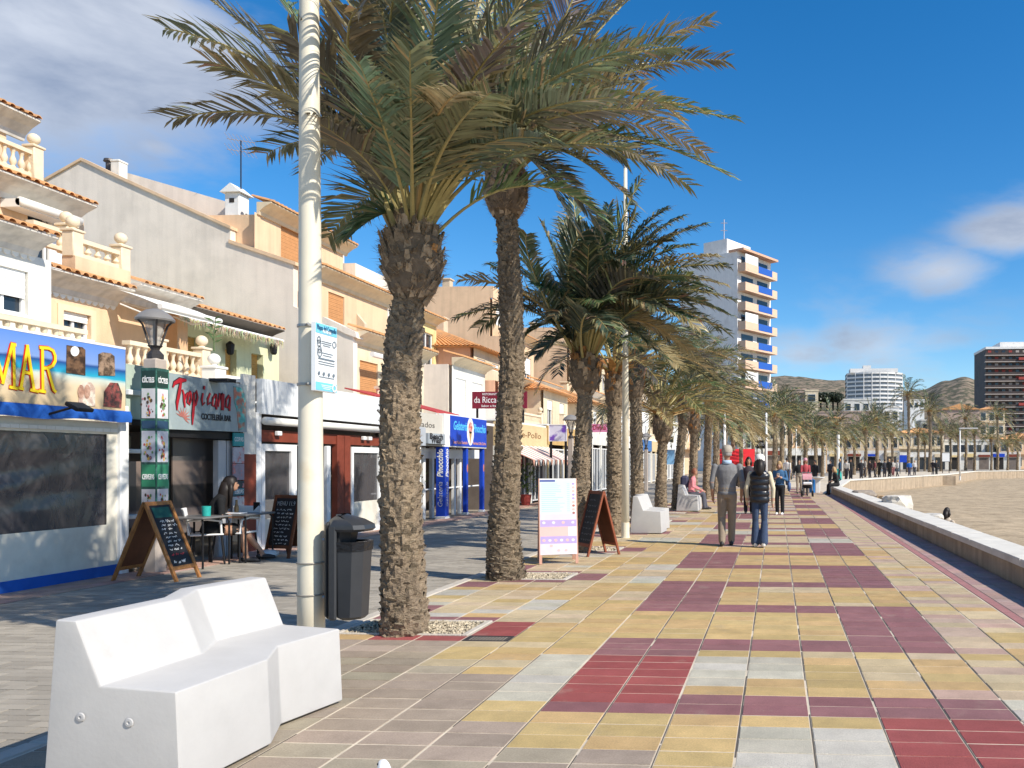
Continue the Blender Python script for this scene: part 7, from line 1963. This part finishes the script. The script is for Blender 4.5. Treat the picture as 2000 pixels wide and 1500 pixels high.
for i in range(nR + 1):
    u = i / nR; z = (.86 + .60 * u); puff = .014 * abs(sin(u * pi * 5.5)) ** .6
    w_ = lerp(.175, .165, min(1, u * 2)) if u < .5 else lerp(.165, .205, min(1, (u - .5) * 2.6)); w_ = w_ * (1 if u < .9 else 1 - (u - .9) * 5.5)
    R.append((0, 0, z * k, (w_ + puff) * k, (.130 + puff - (.05 * max(0, u - .85) * 5)) * k))
loft_rings(m, R, 22); m.build('gilet', mat('gilet_black', (.012, .012, .016), .28, .3, 12, spec=.6, bump=.4, bscale=18), t, local=True, smooth=True)
# --- woman coming the other way, half hidden
p = G(1462, 1003)
t = person('person in dark clothes coming towards us, half hidden behind the walking pair', (p.x, p.y, 0), pi, 1.62, [SKIN2, cmat('dark_top', (.05, .04, .05)), cmat('black_trousers', (.018, .018, .02)), mat('shoe_black')], voxel=.02, female=True)
hair(t, HAIRD, .12)
# --- woman in denim jacket looking at a phone
p = G(1523, 1005)
t = person('woman in blue denim jacket and black trousers looking at her phone', (p.x, p.y, 0), pi - .25, 1.50, [SKIN, mat('denim_blue', (.05, .13, .25), .85, .2, 8, bump=.4, bscale=20), cmat('black_trousers'), mat('shoe_white')],
           arms=[[(-.185, 0, 1.40), (-.25, .02, 1.13), (-.05, .22, 1.24)], [(.185, 0, 1.40), (.25, .02, 1.13), (.05, .22, 1.22)]], head_tilt=(0, .06), voxel=.014, female=True, bulk=1.25)
hair(t, HAIRB, .05, 1, 1.08); k = t['k']
m = MB(Matrix.Translation((-.02, .27 * k, 1.30 * k)) @ Matrix.Rotation(-.6, 4, 'X')); m.bbox(-.035, .035, -.005, .005, -.07, .07, .003); tag(m.build('mobile_phone', mat('phone_white', (.6, .6, .6), .3), None), 'pale mobile phone held by the woman in denim', 'phone')
ph = bpy.data.objects['mobile_phone']; ph.location = t.location; ph.rotation_euler = t.rotation_euler
m = MB(); bmx = bmesh.new(); bmesh.ops.create_cube(bmx, size=1); bmesh.ops.bevel(bmx, geom=bmx.edges[:], offset=.2, segments=3, affect='EDGES')
for v in bmx.verts: v.co = Vector((v.co.x * .10, v.co.y * .34, v.co.z * .28))
m.bm(bmx); m.tube([(0, -.12, .12), (.03, 0, .45), (.0, .12, .12)], .012, 6); bg_ = m.build('shoulder_bag', mat('bag_blue', (.06, .12, .27), .6, .2, 8), None, smooth=True); tag(bg_, 'blue shoulder bag at the side of the woman in denim', 'bag')
bg_.location = (p.x + .26, p.y + .05, .80)
# --- couple with pushchair
p = G(1561, 964)
t = person('dark-jacketed man in light trousers beside the pushchair', (p.x, p.y, 0), pi, 1.6, [SKIN, cmat('black_jacket', (.025, .027, .028)), cmat('sand_trousers', (.40, .33, .24)), mat('shoe_black')], voxel=.025, fingers=False, bulk=1.15); hair(t, HAIRD)
p = G(1573, 968)
t = person('person in red and pink top with a pink cap, pushing the pushchair', (p.x, p.y, 0), pi, 1.62, [SKIN2, cmat('red_top', (.42, .07, .08)), cmat('grey_trousers', (.10, .09, .09)), mat('shoe_black')],
           arms=[[(-.18, 0, 1.40), (-.2, .08, 1.14), (-.16, .32, 1.05)], [(.18, 0, 1.40), (.2, .08, 1.14), (.16, .32, 1.05)]], voxel=.025, female=True, fingers=False); hair(t, HAIRR, .1); cap(t, cmat('pink_cap', (.6, .3, .34)))
q = Vector((p.x + .05, p.y - .75, 0)); pc = thing('pushchair', 'pushchair with pink hood and black basket', 'pushchair', q)
M_pk = cmat('pink_cloth', (.60, .30, .32)); M_pb = cmat('black_cloth', (.02, .02, .022))
m = MB(); m.tube([(-.2, .45, 1.02), (-.2, .1, .75), (-.22, -.35, .2)], .015, 6); m.tube([(.2, .45, 1.02), (.2, .1, .75), (.22, -.35, .2)], .015, 6); m.tube([(-.2, .45, 1.02), (.2, .45, 1.02)], .018, 6); m.tube([(-.2, .1, .75), (-.23, .35, .15)], .014, 6); m.tube([(.2, .1, .75), (.23, .35, .15)], .014, 6); m.build('frame', M_strap, pc, local=True)
m = MB(); m.bbox(-.18, .18, -.25, .15, .35, .55, .05); m.build('seat', M_pb, pc, local=True)
m = MB(); R = [[m.v((sx * .2, .1 - cos(a) * .3, .72 + sin(a) * .25)) for sx in (-1, -.4, .4, 1)] for a in [pi * i / 8 for i in range(6)]]
for A, B_ in zip(R, R[1:]):
    for i in range(3): m.f((A[i], A[i + 1], B_[i + 1], B_[i]))
m.build('hood', M_pk, pc, local=True, smooth=True)
m = MB(); m.bbox(-.19, .19, -.38, -.18, .5, .62, .03); m.build('tray', mat('shoe_white'), pc, local=True)
for sx in (-.23, .23):
    for sy in (-.36, .36):
        w_ = MB(Matrix.Translation((sx, sy, .13)) @ Matrix.Rotation(pi / 2, 4, 'Y')); w_.lathe([(.09, -.02), (.125, -.025), (.13, 0), (.125, .025), (.09, .02)], n=16); w_.build('wheel', mat('rubber', (.02, .02, .02), .8), pc, local=True, smooth=40)
# --- sitters
sit_legs = [[(-.09, 0, .47), (-.10, .43, .48), (-.10, .44, .10)], [(.09, 0, .47), (.10, .43, .47), (.10, .50, .10)]]
p = G(1365, 998)
t = person('person in pink jacket sitting on the far white bench', (p.x - .33, p.y + .75, .0), -pi / 2, 1.65, [SKIN2, cmat('pink_jacket', (.66, .23, .25)), cmat('slate_trousers', (.09, .09, .11)), mat('shoe_black')], hip=.54,
           legs=[[(-.09, 0, .52), (-.10, .42, .50), (-.10, .50, .10)], [(.09, 0, .52), (.10, .42, .50), (.10, .46, .10)]], arms=[[(-.19, 0, .98), (-.24, .10, .76), (-.12, .36, .64)], [(.19, 0, .98), (.24, .10, .76), (.12, .36, .64)]], voxel=.02, lean=(0, .08), head_tilt=(0, .04), fingers=False); hair(t, HAIRR)
m = MB(); m.bbox(-.13, .13, -.10, .10, -.2, .2, .07); bp = m.build('backpack', mat('backpack', (.05, .05, .09), .7, .2, 9)); tag(bp, 'dark backpack worn by the person in pink', 'backpack'); bp.location = (p.x - .52, p.y + .75, .86)
q = Vector((wall_x(36.2) + .22, 36.2, .0))
t = person('person in black sitting on the end of the low wall', (q.x, q.y, -.05), pi / 2 + .3, 1.68, [SKIN, cmat('black_jacket'), cmat('black_trousers'), mat('shoe_black')], hip=.54, legs=[[(-.09, 0, .52), (-.10, .42, .50), (-.10, .46, .14)], [(.09, 0, .52), (.10, .42, .48), (.10, .44, .14)]],
           arms=[[(-.19, 0, .98), (-.24, .10, .76), (-.10, .33, .68)], [(.19, 0, .98), (.24, .10, .76), (.10, .33, .68)]], voxel=.025, lean=(0, .12), head_tilt=(0, .05), fingers=False, bulk=1.15); hair(t, HAIRB, .1)
# café guest: sits side-on, looking at her hands
CX, CYY = -8.45, Yx(402, -8.45) + .05
t = person('woman in black with long dark hair sitting at the cafe table', (CX, CYY, -.02), -.95, 1.68, [SKIN2, cmat('black_top', (.012, .012, .013)), cmat('black_shorts', (.015, .015, .016)), mat('shoe_black')], hip=.54, shorts=True, sleeve=.05,
           legs=[[(-.09, 0, .52), (-.06, .44, .54), (-.02, .72, .12), (0, 1.0, .10)], [(.09, 0, .52), (.12, .44, .50), (.16, .50, .10), (.2, .75, .07)]], arms=[[(-.18, 0, .98), (-.2, .16, .76), (-.06, .36, .74)], [(.18, 0, .98), (.22, .18, .74), (.07, .38, .72)]], lean=(0, .17), head_tilt=(0, .12), voxel=.014, female=True); hair(t, HAIRD, .42, 1, 1.12)
# on the sand behind the wall
q = atD(1845, 1012, 21.0); q = Vector((q.x, q.y, -.64))
t = person('person with dark hair sitting on the sand behind the low wall', q, -.9, 1.65, [SKIN2, cmat('sand_top', (.5, .42, .33)), cmat('dark_shorts', (.06, .06, .07)), mat('shoe_black')], hip=.14, legs=[[(-.09, 0, .12), (-.1, .36, .42), (-.1, .55, .09)], [(.09, 0, .12), (.1, .38, .40), (.1, .6, .09)]],
           arms=[[(-.19, 0, .58), (-.24, .2, .42), (-.1, .42, .42)], [(.19, 0, .58), (.24, .2, .42), (.1, .42, .42)]], voxel=.018, lean=(0, .1), fingers=False); hair(t, HAIRD, .1)
# far strollers
fp = [(1537, 50, (.72, .7, .66), (.05, .05, .06), 'person in a white shirt behind the woman in denim'), (1653, 62, (.66, .62, .56), (.04, .04, .05), 'person in a pale shirt standing behind the far wall'),
      (1661.5, 63, (.02, .02, .02), (.02, .02, .025), 'person all in black next to the pale shirt'), (1682, 66, (.025, .025, .03), (.03, .03, .035), 'first dark figure right of the standing pair'),
      (1699, 68, (.06, .04, .04), (.04, .04, .05), 'second dark figure right of the standing pair'), (1718, 70, (.02, .022, .02), (.02, .02, .02), 'bulky figure in black left of the pale strollers'),
      (1728, 72, (.05, .05, .06), (.03, .03, .04), 'figure in charcoal beside the bulky one in black'), (1744, 78, (.45, .42, .38), (.25, .1, .1), 'figure in light grey beside the blue sign'), (1753, 76, (.6, .58, .55), (.05, .05, .06), 'figure in white under the blue sign'),
      (1776, 80, (.02, .12, .42), (.05, .05, .08), 'figure in blue right of the blue sign'), (1786, 82, (.55, .52, .5), (.04, .04, .05), 'figure in white right of the one in blue'), (1829, 86, (.02, .02, .022), (.02, .02, .02), 'dark figure by the stone block'), (1822, 87, (.03, .025, .03), (.06, .06, .07), 'dark figure left of the stone block'),
      (1592, 44, (.02, .02, .025), (.03, .03, .035), 'figure in black with a bag, between pushchair and wall sitter'), (1622, 52, (.03, .035, .05), (.02, .02, .02), 'dark figure just behind the wall sitter'), (1546, 66, (.05, .04, .04), (.04, .04, .05), 'dark figure left of the couple with the pushchair'), (1640, 60, (.02, .06, .12), (.03, .03, .04), 'figure in navy near the blue pole'), (1709, 74, (.2, .05, .06), (.04, .04, .05), 'figure in wine red among the far strollers'), (1737, 70, (.03, .03, .03), (.03, .03, .03), 'figure in black left of the light grey one'), (1690, 75, (.3, .28, .26), (.04, .04, .05), 'figure in grey between the two dark ones')]
rp = random.Random(6)
for i, (x, D, ct, cb, lab) in enumerate(fp):
    q = G(x, HOR + F * CH / D)
    t = person(lab, (q.x, q.y, 0), rp.choice((0, pi, pi / 2, 2.4, -.6)), rp.uniform(1.55, 1.75), [rp.choice((SKIN, SKIN2)), mat('far_top_%d' % i, ct, .85, .1, 5), mat('far_leg_%d' % i, cb, .85, .1, 5), mat('shoe_black')], voxel=.04, fingers=False, bulk=1.15, group='strollers on the far promenade',
               legs=[[(-.085, 0, .9), (-.09, .05, .5), (-.09, .12 * rp.uniform(-1, 1), .09)], [(.085, 0, .9), (.09, .05, .5), (.09, .12 * rp.uniform(-1, 1), .09)]])
    hair(t, rp.choice((HAIRD, HAIRD, HAIRB)))
# ------------------------------------------------------------------ sandwich boards, cafe tables, small things
M_wood = mat('board_wood', (.36, .16, .05), .55, .25, 7, stretch=(6, 6, 1), col2=(.22, .09, .03), c2scale=5, c2lo=.5, c2hi=.7); M_pine = mat('board_pine', (.55, .30, .22), .6, .15, 7, stretch=(6, 6, 1)); M_chalk = mat('chalkboard', (.02, .02, .022), .6, .3, 5); M_chw = mat('chalk_white', (.72, .72, .7), .9, .05, 9); M_wood2 = mat('board_wood_dark', (.13, .045, .02), .6, .25, 7)
def scribble(mb_, x0, x1, z, h, r, y, wd=.006):
    x = x0
    while x < x1:
        wl = r.uniform(.03, .09); P = []; n = int(wl / .008) + 2
        for i in range(n): P.append(Vector((x + wl * i / n, y, z + r.uniform(-.5, .5) * h)))
        for a, b in zip(P, P[1:]):
            d = (b - a).normalized(); q = Vector((-d.z, 0, d.x)) * wd * .5; mb_.poly([a + q, a - q, b - q, b + q])
        x += wl + r.uniform(.012, .03)
def sandwich(label, pos, rz, w_, h, spread, m_fr, m_pan, draw=None, foot=.16, seed=1, group='sandwich boards outside the bars'):
    t = thing('sandwich_board', label, 'sandwich board', pos, rz, group); a = math.atan2(spread / 2, h); Ls = sqrt(h * h + spread * spread / 4)
    for side, nm in ((-1, 'front_panel'), (1, 'back_panel')):
        # panel frame: x across, u along the slope from the ridge down
        def pt(x, u, off=0.0): return Vector((x, side * (u * sin(a) + off * cos(a)), h - u * cos(a) + off * sin(a)))
        m = MB(); P = [pt(-w_ / 2 + .03, .03), pt(w_ / 2 - .03, .03), pt(w_ / 2 - .03, Ls - foot), pt(-w_ / 2 + .03, Ls - foot)]; nrm_ = Vector((0, side * cos(a), sin(a)))
        m.prism(P, nrm_ * .008); pan = m.build(nm, m_pan if side == -1 else m_pan, t, local=True)
        m = MB(); m.prism([p_ - nrm_ * .006 for p_ in P], nrm_ * .005); m.build('backing', M_wood2, pan, local=True)
        for sx in (-1, 1): m = MB(); m.prism([pt(sx * w_ / 2 - .02, 0, -.012), pt(sx * w_ / 2 + .02, 0, -.012), pt(sx * w_ / 2 + .02, Ls, -.012), pt(sx * w_ / 2 - .02, Ls, -.012)], nrm_ * .03); m.build('leg', m_fr, t, local=True)
        for u in (.0, Ls - foot - .04): m = MB(); m.prism([pt(-w_ / 2 + .02, u, -.010), pt(w_ / 2 - .02, u, -.010), pt(w_ / 2 - .02, u + .05, -.010), pt(-w_ / 2 + .02, u + .05, -.010)], nrm_ * .024); m.build('rail', m_fr, t, local=True)
        if side == -1 and draw:
            T_ = Matrix(((1, 0, 0, 0), (0, cos(a), -sin(a), -sin(a) * 0), (0, sin(a), cos(a), 0), (0, 0, 0, 1)))
            draw(t, lambda x, u, off=.010: pt(x, u, off), Ls, random.Random(seed), nrm_)
    return t
def lines(t, pt, Ls, r, u0, u1, n, w_, m_=M_chw, h=.022, nm='chalk_writing', wd=.006):
    for i in range(n):
        u = lerp(u0, u1, i / max(1, n - 1)); m = MB(); tmp = MB(); x0 = -w_ * r.uniform(.3, .4); scribble(tmp, x0, x0 + w_ * r.uniform(.5, .75), 0, h, r, 0, wd)
        for f in tmp.F: m.poly([pt(tmp.V[j].x, u - tmp.V[j].z, .0105) for j in f])
        stuff(m.build(nm, m_, t, local=True))
def txt(t, pt, s, u, size, w_, m_, nrm_):
    me = text_mesh(s, size); xs = [v.co.x for v in me.vertices]; f = w_ / (max(xs) - min(xs))
    for v in me.vertices: v.co = pt(v.co.x * f, u - v.co.y, .011)
    me.materials.clear(); me.materials.append(m_); return link('lettering', me, t)
def draw1(t, pt, Ls, r, n_):
    m = MB(); m.poly([pt(-.14, .08, .0095), pt(.14, .08, .0095), pt(.14, .22, .0095), pt(-.14, .22, .0095)][::-1]); m.build('green_header', mat('board_green', (.015, .09, .07), .5, .2, 8), t, local=True)
    lines(t, pt, Ls, r, .27, .33, 2, .3, h=.04); lines(t, pt, Ls, r, .38, .66, 6, .3, h=.03)
    lines(t, pt, Ls, r, .73, .73, 1, .3, mat('chalk_red', (.5, .05, .06), .9), .03); lines(t, pt, Ls, r, .83, .83, 1, .32, h=.05, wd=.008)
b1 = G(362, 1130); sandwich('wooden chalk sandwich board leaning open beside the canvas terrace', (b1.x - .42, b1.y + .05, -.022), pi / 2, .40, 1.0, .84, M_wood, M_chalk, draw1)
def draw2(t, pt, Ls, r, n_):
    txt(t, pt, 'MENU 11.9', .14, .1, .36, M_chw, n_); lines(t, pt, Ls, r, .24, .78, 10, .42, h=.03)
b2 = G(548, 1087); sandwich('dark chalk menu board headed MENU 11.9 beside the lamp post', (b2.x, b2.y + .2, -.022), radians(-14), .47, .98, .45, M_wood2, M_chalk, draw2, seed=2)
M_mint = mat('print_mint', (.62, .76, .76), .45, .03, 4); M_pur = mat('print_lilac', (.46, .36, .66), .45, .08, 6); M_pch = mat('print_peach_light', (.80, .50, .46), .45, .05, 4); M_lil = mat('print_pale_lilac', (.72, .62, .76), .45, .08, 5)
def draw3(t, pt, Ls, r, n_):
    def band(u0, u1, x0, x1, m_, nm, off=.0195): q = MB(); q.poly([pt(x0, u1, off), pt(x1, u1, off), pt(x1, u0, off), pt(x0, u0, off)]); q.build(nm, m_, t, local=True)
    band(.02, .53, -.26, .19, M_mint, 'price_list'); band(.0, 1.13, -.265, .265, M_chw, 'print_ground', .0185); band(.02, .05, -.26, -.04, mat('print_navy', (.10, .13, .36), .5), 'list_header', .0205); band(.53, .62, -.26, .26, M_lil, 'picture_band'); band(.62, .72, -.26, .26, M_pur, 'picture_band'); band(.72, .86, -.26, .14, M_pch, 'picture_band'); band(.86, .97, -.26, .26, M_pur, 'picture_band'); band(.97, 1.12, -.26, .26, M_lil, 'picture_band')
    for i in range(15): band(.08 + i * .029, .085 + i * .029, -.24, -.24 + r.uniform(.2, .34), mat('print_list_grey', (.30, .40, .42), .6), 'text_line', .0205); band(.08 + i * .029, .085 + i * .029, .13, .17, mat('print_list_grey'), 'price', .0205)
    for u, n in ((.66, 4), (.92, 6), (1.00, 5), (1.07, 5)):
        for i in range(n):
            x = -.21 + .42 * i / (n - 1); q = MB(); q.poly([pt(x + cos(k * pi / 5) * .024, u + sin(k * pi / 5) * .02, .021) for k in range(10)][::-1]); q.build('ice_cream_picture', r.choice((M_chw, M_lil, M_pch)), t, local=True)
    for i in range(9): q = MB(); q.poly([pt(.225 + cos(k * pi / 3) * .022, .08 + i * .055 + sin(k * pi / 3) * .018, .021) for k in range(6)][::-1]); q.build('ice_cream_picture', r.choice((mat('print_coral'), M_pch, M_pur)), t, local=True)
b3 = G(1081, 1101); sandwich('tall white and lilac printed ice-cream price board between the palms', (b3.x, b3.y + .22, -.0), radians(20), .52, 1.24, .5, M_pine, M_chw, draw3, foot=.14, seed=3)
def draw4(t, pt, Ls, r, n_): lines(t, pt, Ls, r, .15, .8, 8, .42, mat('chalk_dim', (.25, .25, .24), .9), h=.03)
b4 = G(1163, 1084); sandwich('brown edged blackboard seen from its side, before the short bushy palm', (b4.x, b4.y + .1, -.0), radians(-50), .46, 1.02, .55, mat('board_cherry', (.26, .075, .035), .55, .2, 7), M_chalk, draw4, seed=4)

# tables and chairs of the cocktail bar
def cafe_table(label, x, y, w_=.6, d_=.6, z=.70):
    t = thing('cafe_table', label, 'table', (x, y, -.022), 0, 'black tables of the cocktail bar')
    MB().bbox(-w_ / 2, w_ / 2, -d_ / 2, d_ / 2, z, z + .03, .008).build('top', mat('table_top', (.16, .155, .15), .35, .1, 6), t, local=True)
    for sx in (-1, 1):
        for sy in (-1, 1): MB().tube([(sx * (w_ / 2 - .03), sy * (d_ / 2 - .03), 0), (sx * (w_ / 2 - .03), sy * (d_ / 2 - .03), z - .06), (sx * (w_ / 2 - .06), sy * (d_ / 2 - .06), z)], .014, 8).build('leg', M_mblack, t, local=True)
    return t
def cafe_chair(label, x, y, rz, m_=M_wframe, m_leg=M_mblack):
    t = thing('cafe_chair', label, 'chair', (x, y, -.022), rz, 'chairs of the cocktail bar')
    m = MB(); m.bbox(-.22, .22, -.21, .21, .43, .455, .01); m.build('seat', m_, t, local=True)
    m = MB(); R = [[m.v((.22 * cos(a), -.23 - .05 * sin(a) - (z - .62) * .15, z)) for a in [pi * i / 8 for i in range(9)]] for z in (.62, .7, .8, .83)]
    for A, B_ in zip(R, R[1:]):
        for i in range(8): m.f((A[i], A[i + 1], B_[i + 1], B_[i]))
    bk = m.build('backrest', m_, t, local=True, smooth=True); md = bk.modifiers.new('thick', 'SOLIDIFY'); md.thickness = .015
    for sx in (-1, 1):
        MB().tube([(sx * .21, -.22, .45), (sx * .22, -.25, .65), (sx * .23, .0, .67), (sx * .22, .17, .64), (sx * .20, .18, .45)], .016, 8).build('arm', m_, t, local=True)
        for sy in (-1, 1): MB().tube([(sx * .19, sy * .18, .43), (sx * .22, sy * .22, 0)], .014, 8).build('leg', m_leg, t, local=True)
    return t
q = G(405, 1111, -.022); T1x, T1y = q.x - .3, q.y + .22
cafe_table('black cafe table behind the wooden chalk board', T1x, T1y)
q = onX(470, 1008, -8.15); cafe_table('black cafe table in front of the seated woman', -8.2, q.y + .1, .62, .7)
cafe_chair('white armchair on the street, behind the wooden chalk board', T1x + .12, T1y + .62, pi)
cafe_chair('white chair the woman in black sits on', CX, CYY - .02, -.95)
m = MB(); m.lathe([(.055, 0), (.06, .14), (.052, .14), (.05, .01)], n=14); o = m.build('napkin_tub', mat('turquoise_plastic', (.03, .36, .32), .4, .2, 12), smooth=40); tag(o, 'turquoise napkin tub on the table behind the wooden board', 'tub'); o.location = (T1x + .12, T1y, .712)
m = MB(); m.bbox(-.05, .05, -.012, .012, 0, .15, .005); o = m.build('menu_stand', M_mblack); tag(o, 'small black menu stand on the table of the seated woman', 'menu stand'); o.location = (-8.1, q.y + .3, .712)
m = MB(); m.lathe([(.03, 0), (.032, .09), (.015, .14), (.016, .2)], n=10); o = m.build('sauce_bottle', mat('bottle_glass')); tag(o, 'small dark bottle on the table of the seated woman', 'bottle'); o.location = (-8.25, q.y + .05, .712)
m = MB(); m.bbox(-.13, .13, -.09, .09, 0, .012, .004); o = m.build('paper_plate', M_wframe); tag(o, 'white tray with papers on the table of the seated woman', 'tray'); o.location = (-8.15, q.y - .12, .712)
# parasol foot wrapped in pink, crate, paper bag
q = G(250, 1118, -.022); t = thing('parasol_foot', 'pink wrapped block on a pale stone foot at the corner of the canvas terrace', 'parasol foot', (q.x - .05, q.y + .15, -.022))
m = MB(); m.bbox(-.17, .17, -.15, .15, 0, .14, .05); m.build('foot', mat('pale_stone', (.5, .42, .33), .9, .15, 9, bump=.4), t, local=True); m = MB(); m.bbox(-.19, .17, -.16, .16, .14, .34, .04); m.build('wrapping', mat('pink_wrap', (.55, .28, .24), .8, .2, 8, bump=.5, bscale=14), t, local=True)
q = G(325, 1112, -.022); t = thing('carton', 'white and blue carton behind the wooden chalk board', 'carton', (q.x - .45, q.y + .1, -.022)); m = MB(); m.bbox(-.1, .1, -.12, .12, 0, .42, .006); m.build('box', mat('carton_cream', (.62, .54, .38), .7, .08, 5), t, local=True); m = MB(); m.box(.1005, .103, -.08, .08, .18, .38); m.build('blue_label', mat('royal_blue'), t, local=True)
q = G(525, 1090, -.022); m = MB(); bmx = bmesh.new(); bmesh.ops.create_icosphere(bmx, subdivisions=3, radius=.13)
for v in bmx.verts: v.co = Vector((v.co.x * .9, v.co.y * 1.5, v.co.z * .55)) * (1 + .18 * mnoise.noise(v.co * 12)) + Vector((0, 0, .065))
m.bm(bmx); o = m.build('plastic_bag', mat('bag_white', (.68, .67, .66), .4, .06, 9), smooth=True); tag(o, 'crumpled white plastic bag on the street by the chalk menu board', 'bag'); o.location = (q.x, q.y, -.02)
# blue bin and white bistro table near the wall end
q = G(1587.5, 962); t = thing('litter_bin', 'blue bin beside the low wall near the pushchair', 'litter bin', q); MB().lathe([(.17, 0), (.2, .6), (.21, .62)], n=14).build('tub', mat('bin_blue', (.03, .2, .55), .5), t, local=True, smooth=40); MB().lathe([(.215, .62), (.2, .66), (.05, .7)], n=14).build('lid', mat('bin_blue'), t, local=True)
q = G(1597, 963); t = thing('drinking_fountain', 'white pillar fountain at the end of the low wall', 'fountain', q); MB().bbox(-.11, .11, -.11, .11, 0, .62, .02).build('pillar', M_white2, t, local=True); MB().lathe([(.12, .62), (.32, .72), (.33, .76), (.28, .75), (.1, .68)], n=16).build('bowl', M_white2, t, local=True, smooth=40)
q = G(1637, 938); t = thing('marker_pole', 'white and turquoise pole behind the far wall', 'pole', q); MB().tube([(0, 0, 0), (0, 0, 3.6)], .12, 10).build('shaft', M_polew, t, local=True); MB().lathe([(.3, 0), (.28, .5), (.16, .9)], n=12).build('foot', mat('turquoise_plastic'), t, local=True)
# white pigeon at the bottom edge
pd = 3.346; hd = radians(55); q = atD(748, 1493, pd); t = thing('pigeon', 'white pigeon at the bottom edge, only its head in view', 'bird', (q.x + sin(hd) * .10, q.y - cos(hd) * .10, q.z - .222), hd); M_fea = mat('feather_white', (.78, .77, .75), .8, .06, 30, bump=.2, bscale=60)
B = Body(); m = B.add(0); m.ell((0, -.02, .125), (.055, .105, .06), 14, 10); m.ell((0, -.10, .115), (.035, .08, .03), 10, 8); chain(m, [(0, .05, .15), (0, .085, .19), (0, .095, .212)], [.045, .03, .026]); m.ell((0, .10, .222), (.0205, .026, .0215), 12, 9); m = B.add(0); m.ell((0, -.185, .10), (.03, .06, .008), 8, 6)
for sx in (-1, 1): m = B.add(1); chain(m, [(sx * .022, .0, .085), (sx * .022, .005, .012)], [.008, .006], 6); chain(m, [(sx * .022, .005, .009), (sx * .022, .035, .007)], [.006, .005], 6); chain(m, [(sx * .022, .005, .009), (sx * .038, .028, .007)], [.005, .004], 6); chain(m, [(sx * .022, .005, .009), (sx * .010, .028, .007)], [.005, .004], 6)
B.fuse('body', [M_fea, mat('bird_leg', (.5, .12, .1), .6)], t, .0045)
m = MB(); m.tube([(0, .121, .222), (0, .135, .219), (0, .147, .213)], [.007, .005, .0015], 8); m.build('beak', mat('beak', (.55, .33, .3), .5), t, local=True)
for sx in (-1, 1): m = MB(); m.ell((sx * .0185, .108, .226), (.004, .0048, .0048), 8, 6); m.build('eye', M_eye, t, local=True)
for sx in (-1, 1): m = MB(); m.ell((sx * .05, -.045, .13), (.014, .10, .045), 12, 8); m.build('wing', M_fea, t, local=True, smooth=True)
